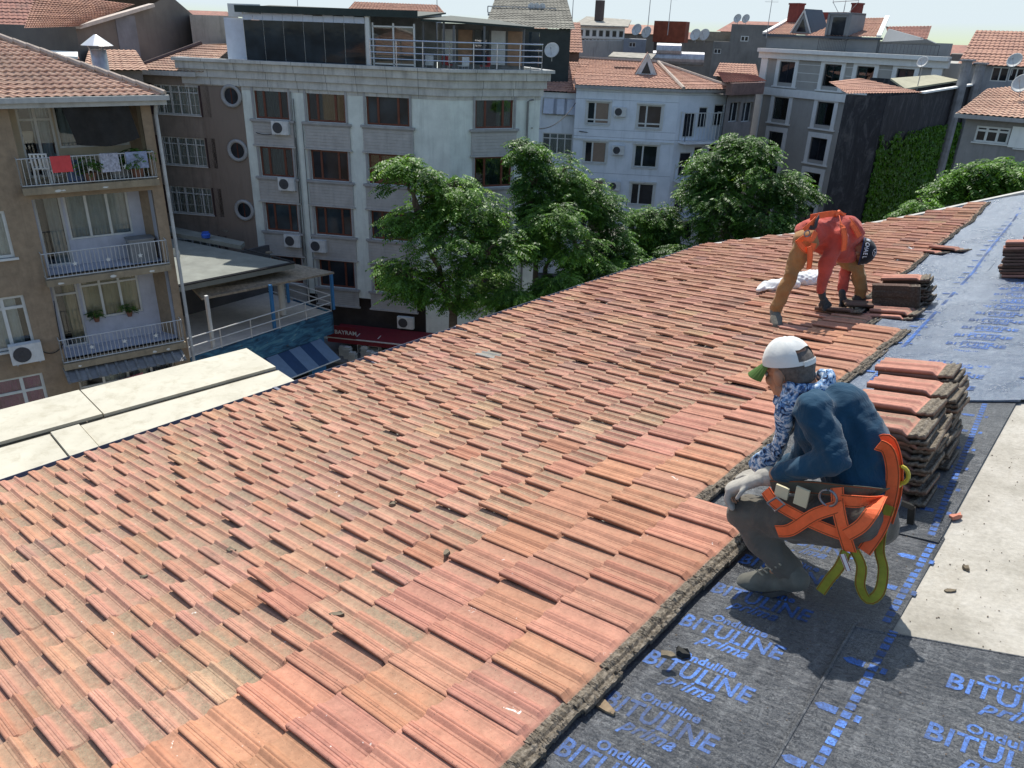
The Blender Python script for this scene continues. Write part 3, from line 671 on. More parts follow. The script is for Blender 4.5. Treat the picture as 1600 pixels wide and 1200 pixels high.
# black shade cloth across the top balcony
b_ = bal[0]; mb = MB(); nn = 14
c4 = [f1.pt(*f1.uz(95, 166, .28), .28), f1.pt(*f1.uz(197, 154, .28), .28), f1.pt(*f1.uz(219, 215, .28), .33), f1.pt(*f1.uz(120, 226, .28), .33)]
G_ = [[None]*(nn+1) for _ in range(nn+1)]
for i in range(nn+1):
    for j in range(nn+1):
        u, v = i/nn, j/nn; p = c4[0]*(1-u)*(1-v)+c4[1]*u*(1-v)+c4[2]*u*v+c4[3]*(1-u)*v
        p = p+np.array([0, 0, -.16*math.sin(math.pi*u)*(.3+v*.5)])+f1.n*(.05*math.sin(u*9+v*3)+.04*math.sin(u*17)); G_[i][j] = p
for i in range(nn):
    for j in range(nn): mb.quad(G_[i][j], G_[i+1][j], G_[i+1][j+1], G_[i][j+1])
solo('shade_cloth', mb, M('black_cloth', (.022, .020, .018), .9, .3, 4), 'black cloth hung as a sun shade across the top balcony', 'cloth', smooth=True)
# things on the top balcony
def plastic_chair(p, rz):
    t = thing('plastic_chair', 'white plastic garden chair on the top balcony of the brown building', 'chair', list(p)); p = np.asarray(p, float)
    u = np.array([math.cos(rz), math.sin(rz), 0]); v = np.array([-u[1], u[0], 0]); z = np.array([0, 0, 1.]); wm = M('white_plastic', (.65, .65, .63), .4, .05)
    mb = MB(); mb.par(p-u*.22-v*.22+z*.42, u*.44, v*.44, z*.03); part('seat', mb, wm, t)
    mb = MB()
    for q in (-.2, -.1, 0, .1, .2): mb.bar(p+u*q-v*.21+z*.45, p+u*q-v*.27+z*.85, .05, .02)
    mb.bar(p-u*.23-v*.27+z*.85, p+u*.23-v*.27+z*.85, .05, .03); part('backrest', mb, wm, t)
    for a_ in (-1, 1):
        for c_ in (-1, 1):
            mb = MB(); mb.bar(p+u*.2*a_+v*.2*c_, p+u*.19*a_+v*.19*c_+z*.42, .04, .04); part('leg', mb, wm, t)
        mb = MB(); mb.bar(p+u*.24*a_-v*.22+z*.62, p+u*.24*a_+v*.2+z*.62, .04, .03); part('armrest', mb, wm, t)
u0, u1, zf, zt = bal[0]
plastic_chair(f1.pt(u0+.55, zf+.02, -.25), 1.0)
def cloth_on_rail(u_, wd, dz, zr, mat, name, label, k_):
    mb = MB(); z_ = bal[k_][2]+.80
    nseg = 8
    for i in range(nseg):
        a_, c_ = u_+wd*i/nseg, u_+wd*(i+1)/nseg; w1, w2 = .02*math.sin(i*1.7), .02*math.sin((i+1)*1.7)
        mb.quad(f1.pt(a_, z_-dz, .345+w1), f1.pt(c_, z_-dz, .345+w2), f1.pt(c_, z_+.03, .325), f1.pt(a_, z_+.03, .325))
        mb.quad(f1.pt(a_, z_+.03, .325), f1.pt(c_, z_+.03, .325), f1.pt(c_, z_+.03, .26), f1.pt(a_, z_+.03, .26))
        mb.quad(f1.pt(a_, z_+.03, .26), f1.pt(c_, z_+.03, .26), f1.pt(c_, z_-dz*.7, .255), f1.pt(a_, z_-dz*.7, .255))
    solo(name, mb, mat, label, 'laundry', 'laundry hung out on the brown building', smooth=True)
cloth_on_rail(u0+.72, .52, .42, 0, M('red_cloth', (.60, .07, .07), .9, .1, 5), 'towel', 'red towel hanging over the top balcony railing', 0)
cloth_on_rail(u0+2.0, .5, .5, 0, M('striped_cloth', (.35, .35, .40), .9, .5, 14), 'towel', 'dark striped towel hanging on the top balcony railing', 0)
cloth_on_rail(u0+2.7, .6, .45, 0, M('blue_cloth', (.25, .28, .38), .9, .4, 10), 'towel', 'faded blue cloth at the right end of the top balcony railing', 0)
# ================================================================== office building with flared parapet (centre left)
ZP = 16.0
PA, PC, PE_ = P(290, 90, ZP), P(698, 108, ZP), P(857, 110, ZP)
f3 = Fac(PA, PC); f3.O = f3.O - f3.n*.55
_e = np.cross; 
cx = f3.pt(f3.L, 0); f3r_dir = (PE_ - PC); f3r_dir[2] = 0
f3r = Fac(cx, cx + f3r_dir); 
if f3r.n @ (EYE-f3r.O) < 0: f3r.n = -f3r.n
# wall junction: both wall planes meet at the corner
WB = M('pale_render', (.66, .69, .63), .85, .10, 1.5, .35, (.25, .26, .25), .15, 20); SID = M('grey_siding', (.43, .41, .385), .8, .12, 2, .35, (.15, .14, .13)); CORN = M('cornice_grey', (.52, .51, .475), .8, .12, 2, .6, (.10, .09, .085), .2, 15)
MAR = M('maroon_frame', (.13, .038, .022), .4, .2, 6); MOULD = M('moulding_grey', (.34, .33, .32), .8, .12, 3, .3)
BRW = M('taupe_render', (.235, .185, .15), .95, .10, .8, .35, (.09, .07, .055), .3, 14); BRW2 = M('taupe_render_old', (.25, .205, .17), .95, .15, 1.4, .5, (.10, .08, .065), .4, 12)
b3 = thing('office_building', 'pale office building with grey flared cornice, red-brown window frames and a rooftop terrace', 'building', list(f3.pt(f3.L, 0)))
uW = f3.uz(389, 250)[0]      # where the pale wall begins
R1 = [f3.rect(395, 134, 452, 183), f3.rect(477.5, 138.5, 540.5, 192.5), f3.rect(571, 147, 640, 203.5)]
zt = np.mean([r_[3] for r_ in R1]); zb = np.mean([r_[2] for r_ in R1]); PT = 3.15
r4 = f3r.rect(743, 153, 801, 205); 
def rowsz(k_): return zb - PT*k_, zt - PT*k_
hl = []; hr = []
for r_ in R1:
    for k_ in range(4): a_, c_ = rowsz(k_); hl.append((r_[0], r_[1], a_, c_))
for k_ in range(4): a_, c_ = rowsz(k_); hr.append((r4[0], r4[1], a_, c_))
shop = (R1[0][0]+.3, f3.L-1.5, .25, 3.0)
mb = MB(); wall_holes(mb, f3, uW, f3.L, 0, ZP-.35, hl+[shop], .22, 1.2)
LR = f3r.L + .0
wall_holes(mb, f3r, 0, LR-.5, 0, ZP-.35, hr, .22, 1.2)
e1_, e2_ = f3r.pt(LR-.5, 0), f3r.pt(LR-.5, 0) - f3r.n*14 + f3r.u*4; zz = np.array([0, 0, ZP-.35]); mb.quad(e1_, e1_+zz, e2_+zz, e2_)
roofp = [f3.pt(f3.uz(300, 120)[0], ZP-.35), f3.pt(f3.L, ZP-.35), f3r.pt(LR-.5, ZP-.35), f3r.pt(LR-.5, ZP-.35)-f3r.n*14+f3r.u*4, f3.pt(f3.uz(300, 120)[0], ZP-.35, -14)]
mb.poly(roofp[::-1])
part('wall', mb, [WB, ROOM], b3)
for ff, hs in ((f3, hl), (f3r, hr)):
    for i, h in enumerate(hs):
        k_ = i % 4; cu = None
        if (ff is f3 and i in (0, 1)): cu = [(.0, .22, 0, CUR), (.3, .75, 0, CURG)]
        if (ff is f3 and i in (4, 9)) or (ff is f3r and i in (0, 1)): cu = [(.25, .8, .0, CURG)] if i else [(.0, .3, 0, CUR), (.6, 1, 0, CUR)]
        window(b3, ff, h, MAR, (.27, .74), (), .10, .10, GL2 if cu else (DP if i % 2 else DPB), cu)
        u0, u1, z0, z1 = h; mb = MB()
        ff.box(mb, u0-.32, u1+.32, z0-.14, z0-.02, 0, .17); ff.box(mb, u0-.26, u1+.26, z0-.22, z0-.14, 0, .10)
        ff.box(mb, u0-.14, u0-.02, z0, z1+.02, 0, .06); ff.box(mb, u1+.02, u1+.14, z0, z1+.02, 0, .06)
        part('sill', mb, MOULD, b3)
        zl = z0-PT+(z1-z0)+.10 if k_ < 3 else z0-1.1
        mb = MB(); nb = 7; hh = (z0-.22-zl)/nb
        for q in range(nb): ff.box(mb, u0-.22, u1+.22, zl+hh*q+.012, zl+hh*(q+1)-.012, 0, .075)
        ff.box(mb, u0-.20, u1+.20, zl, z0-.22, 0, .055); ff.box(mb, u0-.30, u1+.30, zl-.08, zl, 0, .14)
        part('spandrel_panel', mb, SID, b3)
# cornice: straight run of stacked bands flaring outwards, mitred round the corner
def cornice_ring(d):  # outline at offset d from the walls
    a_ = f3.pt(f3.uz(287, 120)[0]-d*.5, 0, d); n1, n2 = f3.n, f3r.n; bis = (n1+n2)/(1+n1@n2); c_ = f3.pt(f3.L, 0)+bis*d; e_ = f3r.pt(LR-.5+d, 0, d); g_ = e_-f3r.n*(6+d); return [a_-f3.n*(1.0), a_, c_, e_, g_]
bands = [(.02, -1.55, -1.35), (.12, -1.35, -.95), (.24, -.95, -.55), (.38, -.55, -.16), (.55, -.16, .0)]
mb = MB()
for d_, z0, z1 in bands:
    o_ = cornice_ring(d_); i_ = cornice_ring(d_-.25 if d_ > .3 else -.01)
    for (p, q, pi, qi) in zip(o_[:-1], o_[1:], i_[:-1], i_[1:]):
        v = lambda w_, z: np.array([w_[0], w_[1], ZP+z])
        gap = .012 if z1 < 0 else 0
        mb.quad(v(p, z0), v(q, z0), v(q, z1-gap), v(p, z1-gap)); mb.quad(v(p, z1-gap), v(q, z1-gap), v(qi, z1-gap), v(pi, z1-gap)); mb.quad(v(p, z0), v(pi, z0), v(qi, z0), v(q, z0))
        n_ = int(np.linalg.norm(q-p)/1.9)
        dr = nrm(q-p); on = np.cross(dr, (0, 0, 1)); on = on if on@(EYE-p) > 0 else -on
        for j in range(1, n_+1):
            c_ = p+(q-p)*j/(n_+1); mb.par(v(c_, z0+.002)+on*.0005, dr*.02, on*.004, (0, 0, z1-gap-z0-.004), 1)
part('cornice', mb, [CORN, M('joint_dark', (.10, .10, .10), .9)], b3)
mb = MB(); o_ = cornice_ring(.50); i_ = cornice_ring(.10)
for (p, q, pi, qi) in zip(o_[:-1], o_[1:], i_[:-1], i_[1:]):
    v = lambda w_, z: np.array([w_[0], w_[1], ZP+z]); mb.quad(v(p, .003), v(q, .003), v(qi, .003), v(pi, .003)); mb.quad(v(pi, .003), v(qi, .003), v(qi, -.4), v(pi, -.4))
part('parapet_cap', mb, M('cap_grey', (.33, .34, .35), .6, .15, 2, .5), b3)
# pilaster downpipes
mb = MB(); u_ = (R1[0][1]+R1[1][0])/2-.3
for k_ in (0, .12, .55): mb.tube([f3.pt(u_+k_, 2, .10), f3.pt(u_+k_, ZP-1.5-k_*3, .10)], .03, 6); part('downpipe', mb, M('pipe_dark', (.18, .18, .17), .6, .2), b3); mb = MB()
mb.tube([f3r.pt(LR-1.3, 0, .12), f3r.pt(LR-1.3, ZP-1.6, .12), f3r.pt(LR-1.0, ZP-1.5, .2)], .06, 6); part('downpipe', mb, M('pipe_dark', (.18, .18, .17), .6, .2), b3)
for (x, y), lb in zip(((437, 200), (447, 288), (456, 377), (496, 385), (633, 505)), ('under the topmost left window of the office building', 'under the second row of office building windows', 'left of the facade pipes, lowest of the left column', 'just right of the facade pipes on the office building', 'low on the offices above the dark red shop awning')):
    ac_unit(f3, x, y, 1.0, .72, label='white air conditioner '+lb)
# rooftop terrace
tr = thing('roof_terrace_shelter', 'low rooftop cafe of glass screens and dark awning on the grey cornice building', 'roof shelter', list(f3.pt(6, ZP)))
DG = M('dark_green_awning', (.022, .034, .030), .7, .2, 2); PANL = M('lilac_panel', (.50, .54, .62), .6, .08); SM = darkpane('smoked_screen', (.018, .026, .032), .05)
uS0, uS1 = f3.uz(384, 75, -.3)[0], f3.uz(572, 90, -.3)[0]; uM = f3.uz(650, 95, -.3)[0]
nsc = 6; zT = ZP+2.35
for i in range(nsc):
    mb = MB(); a_, c_ = uS0+(uS1-uS0)*i/nsc, uS0+(uS1-uS0)*(i+1)/nsc; f3.box(mb, a_+.02, c_-.02, ZP-.02, zT-.38, -.32, -.29); part('glass_screen', mb, SM, tr)
for i in range(12):
    a_, c_ = uS0+(uS1-uS0)*i/12, uS0+(uS1-uS0)*(i+1)/12; mb = MB(); f3.box(mb, a_+.01, c_-.01, zT-.37, zT-.05+random.uniform(-.04, .04), -.33, -.30); part('valance_panel', mb, PANL, tr)
mb = MB(); 
for i in range(nsc+1): uu = uS0+(uS1-uS0)*i/nsc; f3.box(mb, uu-.03, uu+.03, ZP-.05, zT, -.38, -.33)
for uu in (uS1+.1,): f3.box(mb, uu, uu+.2, ZP-.05, zT+.1, -.35, -.15)
part('post', mb, WHITE, tr)
mb = MB(); 
p = [f3.pt(uS0-.3, zT+.05, -.1), f3.pt(uM+.2, zT-.02, -.1), f3.pt(uM+.6, zT+.25, -4), f3.pt(uS0-.3, zT+.35, -4)]; mb.slab(p, (0, 0, .08))
f3.box(mb, uS0-.3, uM+.2, zT-.02, zT+.32, -.1, -.06)
p = [f3.pt(uM+.2, zT-.15, -.6), f3.pt(f3.L+.3, zT-.2, -1.2), f3r.pt(LR-.8, zT-.35, -.5), f3r.pt(LR-1, zT-.05, -5), f3.pt(uM+.6, zT+.1, -5)]; mb.slab(p, (0, 0, .10)); part('awning', mb, DG, tr)
mb = MB(); f3.box(mb, f3.uz(345, 80)[0]-.3, f3.uz(376, 80)[0], ZP-.05, zT-.3, -1.5, -1.2); part('plywood_panel', mb, PANL, tr)
mb = MB(); f3.box(mb, f3.uz(358, 40, -1)[0], f3.uz(408, 40, -1)[0], zT-.25, zT+.40, -1.1, -1.05); part('hung_sheet', mb, M('grey_sheet', (.55, .56, .54), .8, .1), tr)
mb = MB()   # back wall of the roof cafe with its own windows
f3.box(mb, uS0-1.0, uM, ZP-.3, zT+.1, -4.2, -4.0); f3.box(mb, uM, f3.L+3, ZP-.3, zT-.2, -4.5, -4.3); part('back_wall', mb, M('cafe_wall', (.20, .20, .19), .9, .3, 1.5, .3), tr)
for q in range(6):
    a_ = uM+.3+q*.95; mb = MB(); f3.box(mb, a_, a_+.8, ZP+.1, zT-.5, -4.29, -4.2); part('door_panel', mb, [WHITE, M('tan_panel', (.35, .22, .14), .8, .2), DPB][q % 3], tr)
mb = MB()
for a_, c_ in ((uS1+.4, uM-.1),):
    f3.box(mb, a_, c_, ZP, zT-.5, -.42, -.38); part('glass_screen', mb, GL, tr)
    mb = MB()
    for uu in (a_, (a_+c_)/2, c_): f3.box(mb, uu-.04, uu+.04, ZP-.05, zT-.3, -.44, -.36)
    for z_ in (ZP+.05, zT-.5): f3.box(mb, a_, c_, z_, z_+.07, -.44, -.36)
    part('screen_frame', mb, WHITE, tr)
for uu in (uM+.2, f3.L-.6): mb = MB(); f3.box(mb, uu-.05, uu+.05, ZP-.05, zT-.1, -1.1, -1.0); part('post', mb, M('post_dark', (.12, .12, .12), .6), tr)
for uu in (.5, 2.2, LR-1.3): mb = MB(); f3r.box(mb, uu-.05, uu+.05, ZP-.05, zT-.3, -.8, -.7); part('post', mb, M('post_dark', (.12, .12, .12), .6), tr)
cr = cornice_ring(.0); up = lambda p: np.array([p[0], p[1], ZP])
rp_ = [f3.pt(uS1+.35, ZP, 0), up(cr[2]), up(cr[3]), up(cr[3])-f3r.n*4.5]
rg = thing('terrace_railing', 'silver terrace railing with four horizontal rails along the roof edge', 'railing', list(rp_[0]))
CH = M('chrome_rail', (.62, .62, .64), .25, .05, 4, metal=.7)
for a_, b_ in zip(rp_[:-1], rp_[1:]): 
    for z_ in (.35, .65, .95, 1.25): mb = MB(); mb.tube([a_+(0, 0, z_), b_+(0, 0, z_)], .028 if z_ < 1.2 else .04, 6); part('rail', mb, CH, rg)
    n_ = int(np.linalg.norm(b_-a_)/1.15)
    for i in range(n_+1): p = a_+(b_-a_)*i/n_; mb = MB(); mb.tube([p, p+(0, 0, 1.25)], .03, 6); part('post', mb, CH, rg)
def seat_thing(p, rz, cm, label):
    t = thing('terrace_chair', label, 'chair', list(p), 'chairs on the rooftop cafe terrace'); p = np.asarray(p, float); u = np.array([math.cos(rz), math.sin(rz), 0]); v = np.array([-u[1], u[0], 0]); z = np.array([0, 0, 1.])
    mb = MB(); mb.par(p-u*.22-v*.22+z*.42, u*.44, v*.44, z*.05); part('seat', mb, cm, t); mb = MB(); mb.par(p-u*.22-v*.24+z*.47, u*.44, v*.04, z*.42); part('backrest', mb, cm, t)
    for a_ in (-1, 1):
        for c_ in (-1, 1): mb = MB(); mb.bar(p+u*.19*a_+v*.19*c_, p+u*.19*a_+v*.19*c_+z*.42, .035, .035); part('leg', mb, ACS, t)
for i, (u_, d_) in enumerate(((uM+1.2, -2.2), (uM+2.2, -1.7), (uM+3.2, -2.5), (uM+.4, -1.4))):
    seat_thing(f3.pt(u_, ZP-.35, d_), i*1.3, [M('red_seat', (.40, .05, .05), .6), WHITE][i % 2], ['dark red chair near the middle of the rooftop cafe terrace', 'white chair nearest the silver railing on the rooftop terrace', 'dark red chair at the right of the rooftop cafe terrace', 'white chair at the left end of the rooftop terrace'][i])
# red shop awning and sign, pavement
aw = thing('shop_awning', 'long dark red awning over the shop fronts at the foot of the office building', 'awning', list(f3.pt(6, 2.8)))
RED = M('red_awning', (.17, .010, .018), .7, .12, 3, .3)
ua, ub = f3.uz(513, 512, 2.0)[0], f3.L+.4
ZF, ZK = f3.uz(590, 534, 2.2)[1], f3.uz(600, 513, .1)[1]
mb = MB(); mb.slab([f3.pt(ua, ZK, .18), f3.pt(ub, ZK, .18), f3.pt(ub, ZF, 2.2), f3.pt(ua, ZF, 2.2)], (0, 0, .05)); part('canopy', mb, RED, aw)
mb = MB(); f3.box(mb, ua, ub, ZF-.32, ZF, 2.17, 2.2); part('valance', mb, RED, aw)
mb = MB(); f3.box(mb, ua, ub, ZF-.05, ZF+.02, 2.20, 2.24); part('front_bar', mb, WHITE, aw)
mb = MB(); f3.box(mb, ua, ua+1.8, ZF+.03, ZF+.75, 2.2, 2.28); part('sign_board', mb, RED, aw)
v_, f_ = text_geo('IZ BAYRAM', .34, .008); q = [f3.pt(ua+.08+p[0], ZF+.28+p[1], 2.285) for p in v_]
mb = MB(); mb.add(q, f_); part('sign_lettering', mb, WHITE, aw)
# ------------------------------------------------------------------ taupe building with round windows, between the balconies and the offices
b2 = thing('apartment_building', 'taupe rendered block with barred white windows, dark shutters and three round windows', 'building', list(f3.pt(-2, 0)))
uL, uJ = f3.uz(218, 130)[0], f3.uz(312, 130)[0]
Z2 = f3.uz(222, 112)[1]
q2 = [f3.rect(239, 133.5, 314, 181), f3.rect(251, 213, 324.5, 261.5), f3.rect(263, 288.5, 333.5, 336.5)]
wq = np.mean([[r_[0], r_[1]] for r_ in q2], 0); hz = np.mean([r_[3]-r_[2] for r_ in q2]); z20 = q2[0][2]; pit = (q2[0][2]-q2[2][2])/2
hq = [(wq[0], wq[1], z20-pit*i, z20-pit*i+hz) for i in range(4)]
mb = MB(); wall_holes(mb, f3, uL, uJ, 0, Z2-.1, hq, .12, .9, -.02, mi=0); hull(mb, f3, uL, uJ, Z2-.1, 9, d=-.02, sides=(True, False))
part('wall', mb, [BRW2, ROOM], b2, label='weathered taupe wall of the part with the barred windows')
mb = MB()
RWn = [f3.uz(363, 150), f3.uz(372.5, 235), f3.uz(382, 328)]; ur = np.mean([a_[0] for a_ in RWn])
f3.quad(mb, uJ, uW, 0, ZP-1.4, .03); f3.quad(mb, uJ, uJ+.001, 0, ZP-1.4, .03); mb.quad(f3.pt(uJ, 0, .03), f3.pt(uJ, ZP-1.4, .03), f3.pt(uJ, ZP-1.4, -8), f3.pt(uJ, 0, -8)); mb.quad(f3.pt(uW, 0, .03), f3.pt(uW, 0, -.1), f3.pt(uW, ZP-1.4, -.1), f3.pt(uW, ZP-1.4, .03))
part('wall', mb, BRW, b2)
for (u_, z_) in RWn:
    mb = MB(); mb.lathe(f3.pt(ur, z_, .03), [(.62, 0), (.62, .10), (.56, .15), (.48, .15), (.42, .08), (.42, .01)], 32, axis=f3.n); o = part('window', mb, MOULD, b2, True, label='round porthole window with grey ring'); 
    mb = MB(); mb.lathe(f3.pt(ur, z_, .05), [(.42, 0), (.42, .012)], 24, axis=f3.n); part('pane', mb, DP, o)
    mb = MB(); mb.bar(f3.pt(ur, z_-.42, .07), f3.pt(ur, z_+.42, .07), .04, .03); part('glazing_bar', mb, MAR, o)
SHU = M('shutter_brown', (.05, .028, .028), .8, .2)
for i, h in enumerate(hq):
    window(b2, f3, h, WHITE, (.16, .36, .56, .78), (.76,), .06, .06, GL, [(0, 1, 0, CUR)], WHITE, d=-.02)
    for s_ in (-1, 1): mb = MB(); w_ = .62; a_ = h[0]-.08-w_ if s_ < 0 else h[1]+.08; f3.box(mb, a_, a_+w_, h[2]-.05, h[3]+.05, -.015, .03); part('shutter', mb, SHU, b2)
    br = MB()
    for q in range(6): uu = h[0]+(h[1]-h[0])*(q+.5)/6; br.tube([f3.pt(uu, h[2], .02), f3.pt(uu, h[3], .02)], .012, 4)
    for q in (.35, .76): br.tube([f3.pt(h[0], h[2]+hz*q, .02), f3.pt(h[1], h[2]+hz*q, .02)], .012, 4)
    part('window_bars', br, WHITE, b2)
mb = MB(); f3.box(mb, uL-.3, uJ+.0, Z2-.12, Z2+.12, -.3, .35); part('cornice', mb, CORN, b2)
mb = MB(); rz_ = Z2+.12
tileroof(mb, f3.pt(uL-.25, rz_, .3), f3.pt(uJ+.5, rz_, .3), f3.pt(uJ+.5, rz_+1.3, -3.2), f3.pt(uL+2.2, rz_+1.3, -3.2), .36, .23, .03)
tileroof(mb, f3.pt(uL-.25, rz_, -8), f3.pt(uL-.25, rz_, .3), f3.pt(uL+2.2, rz_+1.3, -3.2), f3.pt(uL+2.2, rz_+1.3, -8), .36, .23, .03); part('roof', mb, RT3, b2)
mb = MB(); mb.tube([f3.pt(uL-.15, rz_+.05, .2), f3.pt(uL+2.2, rz_+1.4, -3.2)], .12, 6); part('ridge_tiles', mb, M('ridge_dark', (.09, .06, .055), .8), b2)
# ------------------------------------------------------------------ ground, street
GROUND = M('asphalt', (.055, .055, .056), .9, .25, .8, .2, (.03, .03, .03), .3, 30)
mb = MB(); mb.quad((-1500, -1500, 0), (1500, -1500, 0), (1500, 1500, 0), (-1500, 1500, 0)); struct('ground', mb, GROUND)
PAVE = M('pavement_stone', (.22, .21, .20), .9, .15, 2, .3)
mb = MB(); f3.box(mb, uW-8, f3.L+1, .0, .13, 0.02, 3.2); f3r.box(mb, 0, LR+4, .0, .129, 0.02, 3.0); struct('pavement', mb, PAVE)
mb = MB(); g0 = f3r.pt(LR+3, 0, 6); mb.slab([g0, g0+f3r.u*16, g0+f3r.u*16-f3r.n*9, g0-f3r.n*6], (0, 0, .12)); struct('courtyard_ground', mb, M('courtyard_earth', (.17, .14, .10), .95, .3, 1, .3))
# shopfront parts under the awning
mb = MB(); f3.box(mb, shop[0]-.2, shop[1]+.2, .13, 3.1, -.9, -.8); part('shop_back', mb, M('shop_dark', (.06, .05, .05), .9, .3, 1), b3)
zs_ = max(.13, f3.uz(577, 566, 1.6)[1])
t = thing('display_shelf', 'white shelf rack in the shade under the red awning', 'shelf', list(f3.pt(f3.uz(577, 565, 1.6)[0], zs_, 1.6)))
p0 = f3.pt(f3.uz(577, 565, 1.6)[0]-.6, zs_, 1.4)
for s_ in (0, 1): mb = MB(); mb.par(p0+f3.u*1.3*s_, f3.u*.05, f3.n*.5, (0, 0, 1.15)); part('side_panel', mb, WHITE, t)
for q in range(5): mb = MB(); mb.par(p0+f3.u*.05+(0, 0, .12+q*.24), f3.u*1.25, f3.n*.48, (0, 0, .04)); part('shelf', mb, WHITE, t)
for i in range(7):
    q = f3.pt(f3.uz(545, 575, 2.0)[0]+i*.45-.4, .13, 2.0+.4*(i % 3)); mb = MB(); hh = .5+.12*(i % 2); mb.par(q, f3.u*.42, f3.n*.36, (0, 0, hh)); mb.par(q+f3.u*.03+f3.n*.03+(0, 0, hh), f3.u*.36, f3.n*.30, (0, 0, .10)); mb.par(q-f3.u*.01-f3.n*.01+(0, 0, hh-.05), f3.u*.44, f3.n*.38, (0, 0, .04))
    solo('crate', mb, M('crate_pale', (.45, .45, .42), .8, .2), ['pale crate farthest left outside the shops', 'second pale crate from the left outside the shops', 'third pale crate from the left outside the shops', 'middle pale crate of the row outside the shops', 'fifth pale crate from the left outside the shops', 'sixth pale crate from the left outside the shops', 'pale crate farthest right outside the shops'][i], 'crate', 'crates outside the shops')
# ================================================================== white flat roof slabs below the eave
ZW = 12.5
wr = thing('flat_roof', 'cream metal-clad flat roof in two stepped slabs just below the tiled eave', 'roof', list(P(200, 640, ZW)))
WHR = M('cream_roof_sheet', (.47, .44, .355), .75, .10, 1.2, .75, (.28, .245, .17), .25, 25)
c1, c2 = P(0, 640, ZW), P(385, 543, ZW); dY = nrm(c2-c1); c1 = c1-dY*6
nX = np.cross(dY, (0, 0, 1)); nX = nX if nX[0] > 0 else -nX
gY = lambda y: c1+dY*(y-c1[1])/dY[1]
seam = gY(P(130, 612, ZW)[1])
w1 = abs((P(430, 572, ZW)-c2) @ nX)
for (pa, pb, h_) in ((c1, seam-dY*.012, 0), (seam+dY*.012, c2, -.012)):
    mb = MB(); mb.slab([pa+(0, 0, h_), pb+(0, 0, h_), pb+nX*w1+(0, 0, h_), pa+nX*w1+(0, 0, h_)], (0, 0, -.05)); part('roof_sheet', mb, WHR, wr)
seam2 = seam - dY*.75; d2 = np.array([0, 0, -.05]); g_ = .09
for (pa, pb, h_) in ((c1, seam2-dY*.02, 0), (seam2+dY*.0, seam2+dY*.38, .03), (seam2+dY*.40, c2, 0)):
    q = d2+np.array([0, 0, h_]); mb = MB(); mb.slab([pa+nX*(w1+g_)+q, pb+nX*(w1+g_)+q, pb+nX*(w1+5.5)+q, pa+nX*(w1+5.5)+q], (0, 0, -.1)); part('roof_sheet', mb, WHR, wr)
mb = MB(); mb.par(c1+nX*(w1+g_+.95)+d2+(0, 0, .001), dY*20.0 if False else (c2-c1), nX*.03, (0, 0, .012)); part('roof_seam', mb, WHR, wr)
mb = MB(); mb.par(c1+nX*w1+d2+(0, 0, -.14), c2-c1, nX*.09, (0, 0, .12)); part('gutter_gap', mb, M('dark_gap', (.10, .085, .06), .9, .3, 4), wr)
mb = MB()
base = [c1+nX*.2, c2+nX*.2-dY*.15, c2-dY*.15+nX*(w1+5.4), c1+nX*(w1+5.4)]; mb.slab([np.array([p[0], p[1], 0]) for p in base], (0, 0, ZW-.32)); part('wall', mb, M('own_wall', (.42, .38, .32)), wr)
# concrete canopy ledge right of it
t = MB(); q = [P(480, 602, 11.6), P(600, 566, 11.6), P(640, 575, 11.6), P(520, 612, 11.6)]; t.slab(q, (0, 0, -.2)); t.slab([P(480, 602, 11.6)*(1, 1, 0), P(600, 566, 11.6)*(1, 1, 0), P(640, 575, 11.6)*(1, 1, 0), P(520, 612, 11.6)*(1, 1, 0)], (0, 0, 11.39)); 
solo('stair_tower', t, M('mossy_concrete', (.24, .22, .17), .95, .3, 2, .4), 'grey mossy concrete ledge between the cream roof and the tiled eave', 'wall')
# ================================================================== cafe pavilion with blue mural and striped awning
ZD = 3.7; ZR = 6.7
pv = thing('cafe_pavilion', 'two-storey cafe with flat felt roof, open terrace, blue mural band and lean-to awning', 'building', list(P(400, 520, 0)))
A_, B_ = P(298, 560, ZD), P(520, 487, ZD); fp = Fac(A_, B_)
MUR = M('mural_blue', (.035, .16, .30), .7, .35, 1.2, .2)
def mural():
    m_, t, b = mat_new('mural_paint'); v = objco(t, (.8, .8, 2.6)); n1 = noise(t, .9, 6, .6, v, 2.2); n2 = noise(t, 3.5, 5, .6, v, 3)
    c = ramp(t, n1, [(.3, (.012, .04, .075)), (.45, (.03, .11, .20)), (.55, (.05, .18, .28)), (.66, (.10, .26, .33)), (.74, (.32, .45, .42))]); c = mixc(t, ramp(t, n2, [(.62, 0.0), (.68, .8)]), c, (.16, .10, .05))
    t.links.new(c, b.inputs['Base Color']); b.inputs['Roughness'].default_value = .6; return m_
Lp = fp.L
mb = MB(); fp.box(mb, 0, Lp, ZD-1.25, ZD, -.12, 0); q = [fp.pt(Lp, ZD-1.25, 0), fp.pt(Lp, ZD, 0), fp.pt(Lp, ZD, -3.2), fp.pt(Lp, ZD-1.25, -3.2)]; mb.slab(q, -fp.u*.12); part('mural_band', mb, mural(), pv)
mb = MB(); mb.slab([fp.pt(.1, ZD-.06, -.12), fp.pt(Lp-.12, ZD-.06, -.12), fp.pt(Lp-.12, ZD-.06, -13), fp.pt(.1, ZD-.06, -13)], (0, 0, -.25)); part('terrace_floor', mb, M('terrace_slab', (.52, .48, .42), .85, .12, 1.5, .2), pv)
rp_ = [fp.pt(0, ZD, -.06), fp.pt(Lp-.05, ZD, -.06), fp.pt(Lp-.05, ZD, -9)]
railing(pv, rp_, .95, 1.6, WHITE, bars=False, rails=(.55, 1.0), r=.03)
